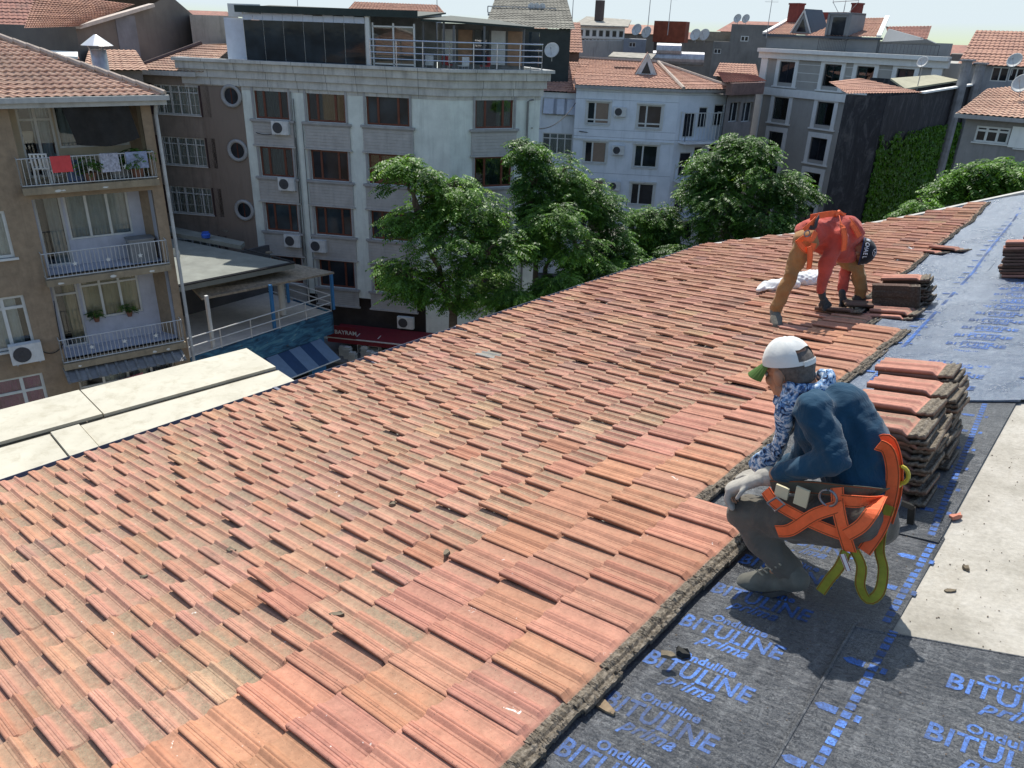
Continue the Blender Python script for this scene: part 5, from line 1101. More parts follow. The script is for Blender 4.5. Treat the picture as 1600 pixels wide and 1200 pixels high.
# left: big windowless gable behind the balcony block
f8 = Fac(at(120, 42, 50), at(290, 86, 58)); 
b8 = thing('party_wall_building', 'big windowless brown-grey gable building behind the balcony block, left', 'building', list(f8.pt(5, 0)))
A8, B8, C8, D8 = f8.uz(118, 42), f8.uz(235, 8), f8.uz(265, -8), f8.uz(296, 40)
mb = MB(); mb.poly([f8.pt(A8[0], 0), f8.pt(D8[0]+2, 0), f8.pt(D8[0]+2, D8[1]), f8.pt(C8[0], C8[1]), f8.pt(B8[0], B8[1]), f8.pt(*A8)]); mb.quad(f8.pt(A8[0], 0), f8.pt(*A8), f8.pt(*A8, -9), f8.pt(A8[0], 0, -9)); mb.quad(f8.pt(*C8), f8.pt(D8[0]+2, D8[1]), f8.pt(D8[0]+2, D8[1], -9), f8.pt(*C8, -9)); part('wall', mb, CONC2, b8)
mb = MB(); u_ = f8.uz(200, 60)[0]; f8.box(mb, u_-.9, u_+.9, 8, f8.uz(200, 24)[1], 0, .03); part('repair_patch', mb, M('pale_cement', (.20, .20, .215), .95, .2, 1, .3), b8)
mb = MB(); tileroof(mb, f8.pt(A8[0]-4, A8[1]-.1, .3), f8.pt(*A8, .3), f8.pt(B8[0], B8[1], -1), f8.pt(B8[0]-8, B8[1]+.3, -1), .4, .3, .05, 3); part('roof', mb, RT1, b8)
mb = MB(); mb.bar(f8.pt(*A8, .1), f8.pt(*B8, .1), .35, .18); part('coping', mb, M('verge_pale', (.5, .42, .36), .9), b8)
t9, f9 = sky_block(((-40, 45), (118, 48)), 60, 9, CRW, 'cream house with red tiled roof and two dark gabled dormers, top left corner', roofm=RT2, rise=2.4, wins=[(12, 52, 27, 66), (42, 54, 60, 70)])
for (x, y) in ((12, 42), (98, 46)): dormer(t9, P(x, y+2, 16.7), f9.n, 3.6, 2.3, 3.5, M('dark_wood', (.05, .035, .03), .9), RT2)
sky_block(((-60, 12), (64, 10)), 85, 8, M('orange_wall', (.30, .13, .09), .9, .1, 1, .2), 'orange walled house with a red roof above the top left dormers', roofm=RT2, rise=1.0, wins=[(33, 2, 45, 16)])
mb = MB(); q = at(62, 18, 80); mb.box(q-(0, 0, 2), 2.2, 1.4, 4.2); solo('chimney_stack', mb, CONC2, 'broad brown-grey chimney block above the top left roofs', 'chimney')
t, _f = sky_block(((78, 90), (124, 92)), 45, 4, M('brick_low', (.24, .13, .10), .9, .3, 6), 'low brick hut with white roof sheet behind the terracotta hip roof', name='hut')
mb = MB(); mb.slab([at(78, 90, 44.8), at(122, 92, 44.8), at(122, 84, 49), at(78, 82, 49)], (0, 0, .1)); part('roof_sheet', mb, WT, t)
sky_block(((140, 108), (222, 112)), 46, 8, CONC2, 'low building with faded tile roof between the steel flue and the taupe block', roofm=RT3, rise=.8, name='house')
sky_block(((0, 76), (60, 80)), 46, 4, FGR, 'small grey roof structure left of the low brick hut', name='hut')
# steel flue with conical cowl
mb = MB(); p = P(166, 114, 15.7); u_ = np.array([0, 0, 1.])
tp = f1.pt(*f1.uz(152, 72, -3.5), -3.5); bt = f1.pt(*f1.uz(166, 114, -3.5), -3.5); bt[:2] = tp[:2]; hgt = tp[2]-bt[2]
mb.lathe(bt-(0, 0, .8), [(.24, 0), (.24, hgt+.7)], 16); cw = MB()
t = thing('chimney_flue', 'shiny steel flue pipe with conical cowl behind the left tiled roof', 'chimney', list(bt-(0, 0, .8))); SST = M('galvanised', (.38, .38, .40), .4, .25, 4, .4, metal=.5); part('pipe', mb, SST, t, True)
cw.lathe(tp+(0, 0, .02), [(.48, 0), (.04, .32)], 18); part('cowl', cw, M('galvanised_light', (.6, .6, .62), .35, .1, metal=.4), t)
for q in range(3): cw = MB(); a_ = q*2.1; cw.bar(tp+(.22*math.cos(a_), .22*math.sin(a_), -.15), tp+(.3*math.cos(a_), .3*math.sin(a_), .05), .03, .03); part('strut', cw, SST, t)
# shed between gable and cafe on the big roof
f10 = Fac(P(298, 80, 16.2)+f3.n*-5, P(398, 82, 16.2)+f3.n*-5)
t10, _ = sky_block(((296, 24), (372, 24)), 56, 6, M('shed_cream', (.30, .28, .25), .9, .35, .8, .5), 'stained pale rooftop shed with graffiti-like marks left of the glass screens', z0=14, name='shed')
# middle skyline
sky_block(((548, 17), (690, 22)), 75, 9, M('far_white', (.45, .45, .45), .9, .2, .7, .3), 'far white building with orange roof above the rooftop cafe awning', roofm=RT1, rise=.8, wins=[(640, 24, 655, 34)])
sky_block(((600, 6), (668, 8)), 95, 8, CONC, 'far flat-roofed grey building with a parapet on the skyline above the cafe', wins=[(610, 9, 616, 13), (640, 9, 648, 14)])
tG, fG = sky_block(((765, 42), (892, 46)), 62, 14, M('green_black', (.03, .038, .036), .8, .3, 1, .3), 'dark green gabled shed roof with railing platform right of the cafe', roofm=M('shed_sheet', (.17, .16, .13), .8, .3, 1, .4), rise=2.2, z0=12, name='shed')
zf_ = fG.uz(800, 22, -4)[1]
rg2 = thing('platform_railing', 'grey metal railing round the platform on top of the dark green shed', 'railing', list(fG.pt(fG.L*.3, zf_, -4))); railing(rg2, [fG.pt(fG.uz(762, 24, -4)[0], zf_, -4), fG.pt(fG.uz(868, 24, -4)[0], zf_, -4)], fG.uz(800, 11, -4)[1]-zf_, .45, ACS, r=.04, rb=.03)
mb = MB(); fG.box(mb, fG.uz(762, 24, -4)[0], fG.uz(868, 24, -4)[0], zf_-.15, zf_, -7, -4); part('platform', mb, ACS, rg2)
for i, x in enumerate((830, 838, 847)):
    dish(fG.pt(fG.uz(x, 22, -4.2)[0], zf_, -4.2), (.2, -.9, .3), .45, None, f"{['leftmost','middle','rightmost'][i]} of three small dishes on the shed platform railing", .55)
sky_block(((872, 80), (905, 84)), 73, 8, M('brick_far', (.32, .17, .12), .9, .2, 3), 'far orange tiled roof between the terrace and the window-strip building', roofm=RT1, rise=2.4)
tW, fW = sky_block(((900, 58), (975, 62)), 85, 8, M('stained_cream', (.42, .40, .36), .9, .2, .8, .5), 'stained pale building with a long strip of windows and a flat grey-green roof', wins=[(904+i*11.5, 50, 914+i*11.5, 64) for i in range(6)], name='apartment_building')
zq = fW.uz(930, 48)[1]; 
mb = MB(); wz = fW.uz(930, 52)[1]; ZT = at(937, 60, 85)[2]
wf_ = Fac(fW.pt(0, 0), fW.pt(fW.L, 0)); 
mb = MB(); wf_.box(mb, 0, fW.L, ZT, wz+.6, -7, 0); part('upper_storey', mb, WT, tW)
for i in range(7): window(tW, wf_, (.2+i*fW.L/7.2, .2+(i+.8)*fW.L/7.2, ZT+.1, wz+.35), WHITE, (), (), .08, -.03, DP)
mb = MB(); mb.slab([wf_.pt(-.3, wz+.6, .4), wf_.pt(fW.L+.3, wz+.6, .4), wf_.pt(fW.L+.8, wz+1.3, -7), wf_.pt(.8, wz+1.5, -7)], (0, 0, .12)); part('roof', mb, M('old_sheet', (.28, .26, .22)), tW)
mb = MB(); q = wf_.pt(fW.L*.45, wz+1.2, -4); mb.box(q, .7, .7, 1.9); solo('chimney_stack', mb, M('dark_brick', (.08, .06, .055), .9), 'thin dark chimney on the window-strip building', 'chimney')
sky_block(((975, 60), (1010, 62)), 84, 6, FGR, 'blue-grey gable wall with a tiny window beside the window-strip building', wins=[(983, 66, 993, 74)])
sky_block(((1022, 64), (1062, 66)), 78, 5, M('dark_clutter', (.10, .085, .08), .9, .4, 1), 'dark rooftop machine housing behind the pale blue block roof', z0=10, name='shed')
mb = MB(); q = at(1047, 66, 77); mb.box(q, 2.8, 2.0, 1.7, 0, .3); solo('water_tank', mb, M('rust_red', (.20, .05, .025), .9, .3, 2), 'rust red box tank on the roof behind the pale blue block', 'tank')
for (x, y, L_, lb) in ((1020, 86, 4.2, 'long shiny steel boiler lying behind the pale blue block roof'), (1026, 74, 2.0, 'shorter round steel tank behind the long boiler')):
    q = at(x, y, 71); mb = MB(); d_ = f4.u; mb.tube([q-(0, 0, .2), q+d_*L_-(0, 0, .2)], .55, 16); solo('boiler_tank', mb, M('galvanised', (.38, .38, .40)), lb, 'tank', smooth=False)
for (x, y, lb) in ((995, 50, 'dish beside the window-strip building, left one of a pair'), (1010, 54, 'dish beside the window-strip building, right one of a pair'), (1086, 58, 'big dish right of the rust red tank, nearer one'), (1100, 58, 'big dish right of the rust red tank, farther one')):
    dish(at(x, y+9, 74), (-.1, -.9, .35), .8, None, 'satellite '+lb, .6)
tH, fH = sky_block(((1115, 64), (1205, 68)), 95, 9, CONC, 'flat-topped raw concrete building with two dishes left of the grey-white block', wins=[(1116, 76, 1126, 84)])
mb = MB(); wz2 = fH.uz(1160, 38)[1]; ZH = at(1160, 66, 95)[2]; fH.box(mb, fH.uz(1142, 50)[0], fH.uz(1212, 50)[0], ZH, wz2, -7, 0); part('upper_storey', mb, CONC, tH); window(tH, fH, fH.rect(1158, 56, 1169, 65), WHITE, (.5,), (), .08, -.03, DP)
mb = MB(); fH.box(mb, -2.0, fH.uz(1142, 50)[0], ZH, wz2-.8, -7, -3); part('side_block', mb, M('tan_block', (.27, .22, .16), .9, .2), tH)
for (x, lb) in ((1152, 'left'), (1165, 'right')): dish(fH.pt(fH.uz(x, 38, -1)[0], wz2, -1), (-.15, -.9, .3), .75, None, f'satellite dish on the raw concrete building, the {lb} one of two', .55)
tV, fV = sky_block(((1120, 118), (1180, 124)), 73, 5, CONC2, 'low dark-walled building with faded orange roof between pale blue and grey-white blocks', roofm=RT1, rise=1.0, name='house')
# right skyline
tK, fK = sky_block(((1505, 100), (1640, 108)), 62, 9, FGR, 'grey terrace house with orange roof and white window band, upper right', roofm=RT1, rise=2.1, wins=[(1552, 104, 1572, 128), (1580, 106, 1596, 128)])
sky_block(((1543, 72), (1592, 74)), 66, 5, M('white_tank_house', (.45, .43, .40), .9, .3, 1, .3), 'small white rooftop room with a chimney on the upper right roof', name='shed')
sky_block(((1486, 84), (1530, 86)), 90, 8, CONC2, 'distant brownish block beside the grey-white building corner')
dish(at(1432, 142, 56), (-.3, -.8, .4), .55, None, 'satellite dish on a pole above the black gable roof', 1.6)
dish(at(1580, 118, 58), (-.3, -.8, .4), .7, None, 'satellite dish in front of the upper right terrace house', .8)
dish(at(862, 96, 52), (.3, -.8, .4), .75, None, 'satellite dish at the right end of the rooftop cafe', .6)
for (x, y, h, lb) in ((893, 48, 7, 'tall thin aerial mast right of the dark green shed'), (1012, 44, 9, 'tall mast on the roof behind the pale blue block'), (683, 30, 4.5, 'thin aerial above the rooftop cafe awning'), (1043, 55, 3, 'short aerial left of the rust red tank'), (466, 20, 2, 'short aerial above the left end of the cafe awning'), (1197, 60, 3, 'aerial beside the grey-white block')):
    antenna(at(x, y, 70), h, lb, arms=2 if h > 3 else 3)
def far_row():
    k_ = 0
    for az in np.arange(-78, 6, 4.0):
        D = random.uniform(110, 190); c = np.array([math.sin(R(az))*D, math.cos(R(az))*D]); zt = random.uniform(15.4, 18.6) if az < -12 else random.uniform(14.5, 17.2); w_ = random.uniform(7, 12); a_ = R(az)+random.uniform(-.4, .4)
        mb = MB(); mb.box((c[0], c[1], 0), w_, 9, zt, 0, -a_); k_ += 1
        t = thing('apartment_building', ('leftmost' if k_ == 1 else ORD[k_-1])+' from the left of the distant blocks along the skyline' if k_ > 1 else 'leftmost of the distant tiled-roof blocks along the skyline', 'building', [float(c[0]), float(c[1]), 0.0], 'distant blocks on the skyline'); part('wall', mb, random.choice([CRW, FGR, CONC, CONC2]), t)
        mb = MB(); u = np.array([math.cos(-a_), math.sin(-a_), 0])*(w_/2+.4); v = np.array([-math.sin(-a_), math.cos(-a_), 0])*5; C_ = np.array([c[0], c[1], zt]); tp = (0, 0, 1.3)
        mb.quad(C_-u-v, C_+u-v, C_+u*.9+tp, C_-u*.9+tp); mb.quad(C_+u+v, C_-u+v, C_-u*.9+tp, C_+u*.9+tp); mb.poly([C_-u+v, C_-u-v, C_-u*.9+tp]); mb.poly([C_+u-v, C_+u+v, C_+u*.9+tp]); part('roof', mb, random.choice([RT1, RT2, RT3]), t)
far_row()
# ================================================================== trees (drooping pinnate foliage)
def leaf_mat(name, dk, lt):
    m_, t, b = mat_new(name); at = nd(t, 'ShaderNodeAttribute', attribute_name='leaf'); c = ramp(t, at.outputs['Fac'], [(0, dk), (.75, lt), (1.0, (lt[0]*1.7, lt[1]*1.25, lt[2]))])
    t.links.new(c, b.inputs['Base Color']); b.inputs['Roughness'].default_value = .5; b.inputs['Specular IOR Level'].default_value = .35
    tl = nd(t, 'ShaderNodeBsdfTranslucent'); t.links.new(mixc(t, 1.0, c, (1.5, 1.7, .5), 'MULTIPLY'), tl.inputs[0]); mx = nd(t, 'ShaderNodeMixShader'); mx.inputs[0].default_value = .30
    t.links.new(b.outputs[0], mx.inputs[1]); t.links.new(tl.outputs[0], mx.inputs[2]); t.links.new(mx.outputs[0], t.nodes['Material Output'].inputs[0]); return m_
LEAF = leaf_mat('foliage', (.020, .062, .012), (.15, .29, .04)); LEAF2 = leaf_mat('foliage_dark', (.017, .050, .012), (.105, .22, .034)); BARK = M('bark', (.11, .085, .062), .95, .3, 6, .3, bmp=.5, bsc=25)
def foliage(lobes, n_, Ln, seed, droop=.55, leafw=.055):
    r_ = np.random.default_rng(seed); lob = np.array(lobes, float); wt = np.prod(lob[:, 3:6], 1)**(2/3); wt /= wt.sum()
    idx = r_.choice(len(lob), n_, p=wt); d = r_.normal(size=(n_, 3)); d /= np.linalg.norm(d, axis=1)[:, None]
    lump = 1 + .16*np.sin(d[:, 0]*5+idx*2.1)*np.sin(d[:, 1]*6+idx) + .12*np.sin(d[:, 2]*9+d[:, 0]*7+idx*1.3)
    # leaves gather in sprays: pick a spray centre in the lobe shell, scatter round it
    ncl = 26*len(lob); ci = r_.integers(0, len(lob), ncl); cd_ = r_.normal(size=(ncl, 3)); cd_ /= np.linalg.norm(cd_, axis=1)[:, None]; crad = r_.uniform(.45, 1.12, ncl)
    cc_ = lob[ci, :3] + cd_*lob[ci, 3:6]*crad[:, None]; cw = r_.uniform(.3, 1.6, ncl); cl = r_.choice(ncl, n_, p=cw/cw.sum())
    sprd = .26*np.cbrt(np.prod(lob[ci[cl], 3:6], 1))[:, None]; c = cc_[cl] + r_.normal(0, 1, (n_, 3))*sprd*np.array([1, 1, .6]); idx = ci[cl]; rel = (c-lob[idx, :3])/lob[idx, 3:6]; rad = np.linalg.norm(rel, axis=1); d = rel/np.maximum(rad, 1e-3)[:, None]; rad = np.minimum(rad, 1.2); ctone = r_.normal(0, .14, ncl)[cl]
    out = d.copy(); out[:, 2] *= .4; out += r_.normal(0, .45, (n_, 3)); out[:, 2] = np.abs(out[:, 2])*.4; out /= np.linalg.norm(out, axis=1)[:, None]
    V = []; A = []; K = 7; L = Ln*r_.uniform(.6, 1.25, n_); tone = np.clip(.36+ctone+r_.normal(0, .17, n_), 0, 1)
    side = np.cross(out, (0, 0, 1)); side /= np.linalg.norm(side, axis=1)[:, None]
    for k_ in range(K):
        s_ = (k_+.6)/K; p = c+out*(L*s_)[:, None]; p[:, 2] -= droop*L*s_*s_*.9
        ll = L*.30*(1-.5*abs(s_-.45))
        for sg in (-1, 1):
            dr = side*sg*.95+out*.35; dr[:, 2] -= .35+.5*s_; dr += r_.normal(0, .15, (n_, 3)); dr /= np.linalg.norm(dr, axis=1)[:, None]
            wv = np.cross(dr, r_.normal(0, .3, (n_, 3))+np.array([0, 0, 1.])); wv /= np.linalg.norm(wv, axis=1)[:, None]; w_ = leafw*L[:, None]/.5
            q = np.stack([p, p+dr*(ll*.45)[:, None]+wv*w_*.5, p+dr*ll[:, None], p+dr*(ll*.45)[:, None]-wv*w_*.5], 1); V.append(q); A.append(np.repeat(np.clip(tone+r_.normal(0, .08, n_), 0, 1), 4))
    V = np.concatenate([v_.reshape(-1, 3) for v_ in V]); A = np.concatenate(A); F = np.arange(len(V)).reshape(-1, 4); return V, F, A
def tree(label, base, limbs, lobes, n_, Ln=.6, seed=0, mat=None, r0=.22, name='tree', group=None, leafw=.055):
    base = np.asarray(base, float); t = thing(name, label, 'tree', list(base), group); mb = MB(); rr = random.Random(seed)
    trunk_top = np.asarray(limbs[0], float)
    def bend(p, q, r1, r2, n=7):
        pts = []; rs = []
        for i in range(n+1):
            s_ = i/n; w_ = math.sin(math.pi*s_); pts.append(p+(q-p)*s_+np.array([rr.uniform(-.14, .14), rr.uniform(-.14, .14), 0])*w_+np.array([0, 0, .2*w_])); rs.append(r1+(r2-r1)*s_)
        mb.tube(pts, rs, 8)
    bend(base, trunk_top, r0, r0*.7)
    for q in limbs[1:]: bend(trunk_top, np.asarray(q, float), r0*.6, r0*.2)
    for L_ in lobes:
        c = np.array(L_[:3]); src = min([trunk_top]+[np.asarray(q, float) for q in limbs[1:]], key=lambda q: np.linalg.norm(q-c)); bend(src, c, r0*.3, .04)
        for _ in range(5): d = np.array([rr.uniform(-1, 1), rr.uniform(-1, 1), rr.uniform(-.2, 1)]); bend(c-(0, 0, .2), c+d*np.array(L_[3:6])*.7, .05, .015, 4)
    part('trunk', mb, BARK, t, True)
    V, F, A = foliage(lobes, n_, Ln, seed, leafw=leafw); mesh_obj('crown', V, F, mat or LEAF, t, None, False, attrs={'leaf': ('FLOAT', A)}); return t
def lobe(x, y, rx, ry, D, depth=None):
    p = at(x, y, D); sc_ = np.linalg.norm(p-EYE)/FPX; return [*p, rx*sc_*.74, (depth or rx)*sc_*.74, ry*sc_*.74]
D1 = 34.0
lb = [lobe(648, 282, 48, 36, D1), lobe(700, 300, 48, 40, D1+.5), lobe(625, 262, 26, 20, D1), lobe(745, 330, 45, 36, D1), lobe(650, 345, 42, 48, D1), lobe(705, 375, 62, 50, D1-.8), lobe(765, 395, 55, 50, D1-1.0), lobe(640, 432, 52, 40, D1-.5), lobe(700, 455, 55, 45, D1-.5), lobe(770, 450, 45, 50, D1+1), lobe(795, 380, 38, 38, D1)]
b_ = at(700, 560, D1); b_[2] = 0.1
tree('biggest street tree, broad drooping green crown in front of the office building', b_, [at(708, 490, D1), at(650, 330, D1), at(740, 380, D1), at(680, 440, D1-.5)], lb, 5200, .62, 3, LEAF, .27)
D2 = 37.0
lb = [lobe(828, 240, 24, 24, D2), lobe(832, 285, 26, 40, D2), lobe(828, 320, 22, 28, D2)]
b_ = at(845, 520, D2+1); b_[2] = 0.1
tree('slim tree reaching highest between the offices and the pale blue block', b_, [at(838, 400, D2), at(830, 300, D2)], lb, 1300, .58, 4, LEAF2, .18)
lb = [lobe(880, 275, 46, 36, D2+1), lobe(905, 310, 40, 40, D2+1), lobe(862, 300, 36, 34, D2+1), lobe(845, 330, 40, 30, D2+.5)]
b_ = at(940, 500, D2+1.5); b_[2] = 0.1
tree('rounded bright green tree top left of the pale blue block', b_, [at(925, 400, D2+1), at(890, 330, D2+1)], lb, 2300, .55, 5, LEAF, .2)
lb = [lobe(870, 350, 50, 38, D2-1.5), lobe(900, 385, 46, 36, D2-1.5), lobe(845, 380, 34, 36, D2-1.5)]
b_ = at(843, 520, D2-1.5); b_[2] = 0.1
tree('umbrella-shaped tree with a bare slim trunk right of the biggest tree', b_, [at(852, 420, D2-1.5), at(875, 370, D2-1.5)], lb, 2100, .55, 6, LEAF, .16)
lb = [lobe(948, 330, 30, 32, D2+2), lobe(952, 375, 34, 40, D2+2), lobe(940, 410, 38, 34, D2+2)]
b_ = at(950, 480, D2+2); b_[2] = 0.1
tree('dark narrow tree with a light tip left of the small pair of trees', b_, [at(950, 430, D2+2), at(948, 350, D2+2)], lb, 1700, .6, 7, LEAF2, .16)
for (x, lb_, sd_, mm) in ((1005, 'left tree of the small bushy pair in front of the pale blue block', 8, LEAF), (1040, 'right tree of the small bushy pair in front of the pale blue block', 9, LEAF2)):
    D3 = 44.0; lb = [lobe(x-4, 338, 24, 20, D3), lobe(x+2, 362, 22, 26, D3), lobe(x, 385, 18, 20, D3)]; b_ = at(x+2, 460, D3); b_[2] = 0.1
    tree(lb_, b_, [at(x, 410, D3), at(x, 360, D3)], lb, 1000, .62, sd_, mm, .22)
D4 = 45.0
lb = [lobe(1115, 262, 45, 36, D4), lobe(1170, 238, 42, 26, D4), lobe(1190, 280, 58, 44, D4), lobe(1240, 300, 36, 34, D4), lobe(1130, 320, 62, 48, D4-1), lobe(1195, 340, 66, 46, D4-1), lobe(1095, 300, 34, 34, D4), lobe(1130, 365, 50, 30, D4-1)]
b_ = at(1160, 420, D4); b_[2] = 0.1
tree('large round dense tree right of the pale blue block', b_, [at(1160, 370, D4), at(1120, 300, D4), at(1200, 290, D4)], lb, 5600, .66, 10, LEAF2, .3)
D5 = 38.0
lb = [lobe(1525, 275, 34, 18, D5), lobe(1570, 270, 34, 20, D5), lobe(1550, 300, 50, 22, D5), lobe(1500, 300, 30, 18, D5), lobe(1600, 290, 34, 24, D5)]
b_ = at(1545, 340, D5); b_[2] = 0.1
tree('feathery light green tree behind the far roof end, right edge', b_, [at(1545, 320, D5), at(1520, 290, D5)], lb, 1900, .62, 11, LEAF, .2)
lb = [lobe(1440, 322, 15, 14, 33), lobe(1425, 335, 16, 10, 33)]; b_ = at(1440, 380, 33); b_[2] = 0.1
tree('small bright sapling tip poking above the far roof end', b_, [at(1440, 335, 33)], lb, 260, .5, 12, LEAF, .08)
for (x, y, rx, ry, D, sd_, lb_) in ((875, 445, 40, 28, 34, 20, 'shrub below the umbrella-shaped tree'), (935, 432, 45, 26, 36, 21, 'shrub in the courtyard behind the eave, middle'), (985, 415, 36, 24, 38, 22, 'bright shrub in the courtyard below the small pair of trees'), (1060, 395, 30, 16, 42, 23, 'low shrub at the foot of the pale blue block'), (800, 470, 36, 30, 33, 24, 'dark shrub at the right foot of the biggest tree')):
    b_ = at(x, y+30, D); V, F, A = foliage([lobe(x, y, rx, ry, D)], 900, .5, sd_); b_[2] = .1
    t = thing('shrub', lb_, 'shrub', list(b_)); mesh_obj('leaves', V, F, LEAF2 if sd_ % 2 else LEAF, t, None, False, attrs={'leaf': ('FLOAT', A)}); mb = MB(); c_ = lobe(x, y, rx, ry, D)[:3]
    for q in range(4): mb.tube([b_, np.array(c_)+np.array([random.uniform(-.5, .5), random.uniform(-.5, .5), 0])], [.05, .02], 5)
    part('stem', mb, BARK, t)
# ivy on the gable
r_ = np.random.default_rng(55); n_ = 26000; ZI = f6b.uz(1450, 235)[1]; uu = r_.uniform(0.02, f6b.L-.1, n_); zz = r_.uniform(2, Z6-2.0, n_)
lim = ZI + .25*np.sin(uu*1.1) + .35*np.sin(uu*3.1+1) + uu*.28 + r_.normal(0, .45, n_); keep = (zz < lim) | (uu < .18 + r_.random(n_)*.2); uu, zz = uu[keep], zz[keep]; n_ = len(uu)
c = np.array([f6b.pt(u, z, .10) for u, z in zip(uu, zz)]) + f6b.n*r_.uniform(0, .12, n_)[:, None]; sz = r_.uniform(.08, .16, n_)[:, None]
t1 = r_.normal(size=(n_, 3)); t1 -= (t1@f6b.n)[:, None]*f6b.n*.7; t1 /= np.linalg.norm(t1, axis=1)[:, None]; t2 = np.cross(t1, f6b.n+r_.normal(0, .5, (n_, 3))); t2 /= np.linalg.norm(t2, axis=1)[:, None]
V = np.stack([c-t1*sz, c+t2*sz*.7, c+t1*sz, c-t2*sz*.7], 1).reshape(-1, 3); A = np.repeat(np.clip(.25+r_.normal(0, .25, n_), 0, 1), 4)
iv = mesh_obj('ivy', V, np.arange(len(V)).reshape(-1, 4), leaf_mat('ivy_leaf', (.045, .12, .012), (.115, .26, .025)), None, None, False, loc=f6b.pt(2, 6), attrs={'leaf': ('FLOAT', A)})
tag(iv, 'green ivy carpet climbing the lower part of the dark gable wall', 'ivy', None, 'stuff')
# courtyard pieces glimpsed between the trunks
p = P(955, 400, 5.5); t = thing('courtyard_shed', 'low shed with ribbed grey roof glimpsed between the middle trees', 'shed', list(P(960, 420, 0)))
mb = MB(); q = [P(915, 405, 5.2), P(985, 388, 5.2), P(975, 352, 6.2), P(930, 362, 6.2)]; mb.slab(q, (0, 0, -.12)); part('roof', mb, M('ribbed_sheet', (.30, .28, .24), .8, .25, 3, .3), t)
mb = MB(); mb.slab([np.array([v[0], v[1], 0]) for v in q], (0, 0, 5.0)); part('wall', mb, M('blue_grey_wall', (.30, .36, .44), .9, .15, 1, .3), t)
# ================================================================== loose tiles in stacks on the membrane
def roofmat(a, b, h, yaw=0.0, tilt=0.0, roll_=0.0):
    p = S(a, b, h); Mx = Matrix([[RA[i], RB[i], RN[i]] for i in range(3)]); r_ = Mx @ Matrix.Rotation(yaw, 3, 'Z') @ Matrix.Rotation(tilt, 3, 'X') @ Matrix.Rotation(roll_, 3, 'Y')
    M4 = r_.to_4x4(); M4.translation = Vector(p); return M4
def tile_mesh(kind, seed):
    r_ = np.random.default_rng(seed); TW, TL = .245, .42
    ts = np.concatenate([[-.24, -.215, -.20, -.15, -.135, -.11, -.08, -.02], prof_t]); ns = len(prof_s)
    k_ = np.clip(ts/.09, 0, 1); k_ = k_*k_*(3-2*k_); prof = (prof_pink if kind != 1 else prof_old)
    ribs = np.where(ts < -.01, np.interp(ts, [-.24, -.21, -.19, -.15, -.13, -.10, -.07, -.02], [.014, .018, .004, .004, .016, .016, .003, .004]), 0)
    H = prof[None]*k_[:, None]+ribs[:, None]*(1-.3*r_.random((1, ns)))+r_.normal(0, .0006, (len(ts), ns))
    X = (prof_s/1.07*TW-TW*.42)[None].repeat(len(ts), 0); Y = ((ts+.24)/1.24*TL-TL/2)[:, None].repeat(ns, 1); nr = len(ts)
    top = np.stack([X, Y, H+.008], -1).reshape(-1, 3); bot = np.stack([X, Y, H*.5-.008], -1).reshape(-1, 3); n_ = nr*ns
    I = np.arange(n_).reshape(nr, ns); f1_ = np.stack([I[:-1, :-1], I[:-1, 1:], I[1:, 1:], I[1:, :-1]], -1).reshape(-1, 4)
    ed = np.concatenate([I[:, 0], I[-1, 1:], I[::-1, -1][1:], I[0, ::-1][1:]]); f3_ = np.stack([ed[:-1], ed[1:], ed[1:]+n_, ed[:-1]+n_], -1)
    c = {0: [.46, .21, .155], 1: [.40, .19, .14], 2: [.15, .085, .065]}[kind]; dirt = {0: .3, 1: .9, 2: 1.0}[kind]  # kind 2 painted dark to carry the shade on the stack sides
    hd = (ts < -.005).astype(float)[:, None].repeat(ns, 1); pan = pan_pink[None].repeat(nr, 0)*np.clip(.2+k_[:, None], 0, 1)
    ax = np.stack([pan, np.full_like(H, dirt), hd, np.zeros_like(H)], -1).reshape(-1, 4); axb = ax.copy(); axb[:, 2] = .25; axb[:, 0] = 0
    tin = np.tile([*c, 1.0], (2*n_, 1)); tin[n_:, :3] *= .28  # undersides tinted darker: stack shade painted into the vertex colour
    me = bpy.data.meshes.new('roof_tile'); me.from_pydata(np.concatenate([top, bot]).tolist(), [], np.concatenate([f1_, f1_[:, ::-1]+n_, f3_]).tolist()); me.materials.append(TILE_M)
    for nm, dat in (('tint', tin), ('aux', np.concatenate([ax, axb]))): at_ = me.attributes.new(nm, 'FLOAT_COLOR', 'POINT'); at_.data.foreach_set('color', dat.astype('f').ravel())
    me.polygons.foreach_set('use_smooth', np.ones(len(me.polygons), bool)); me.update(); return me
TM = [tile_mesh(0, 1), tile_mesh(1, 2), tile_mesh(2, 3), tile_mesh(0, 4)]
def loose(a, b, h, label, group=None, me=None, yaw=0.0, tilt=0.0, roll_=0.0):
    o = bpy.data.objects.new('clay_tile', me or random.choice(TM[:3])); col.objects.link(o); o.matrix_world = roofmat(a, b, h, yaw, tilt, roll_)
    return tag(o, label, 'tile', group)
def stack(a, b, n_, where, h0=.030, pitch=.029, yaw=0.0, jit=.012, top_me=None):
    g_ = 'loose roof tiles in the stack '+where
    for i in range(n_):
        last = i == n_-1
        loose(a+random.gauss(0, jit)+.004*math.sin(i*.9), b+random.gauss(0, jit*1.3)+.012*math.sin(i*1.1), h0+i*pitch, 'topmost clay tile of the stack '+where if last else ('lowest' if i == 0 else ORD[i]+' from bottom')+' tile of the stack '+where, g_, (top_me or TM[0]) if last else random.choice([TM[2], TM[1], TM[2]]), yaw+random.gauss(0, .03), random.gauss(0, .008), random.gauss(0, .01))
stack(4.86, 1.10, 14, 'behind the blue worker, farthest pile'); stack(4.60, 1.06, 13, 'behind the blue worker, second farthest pile', top_me=TM[3])
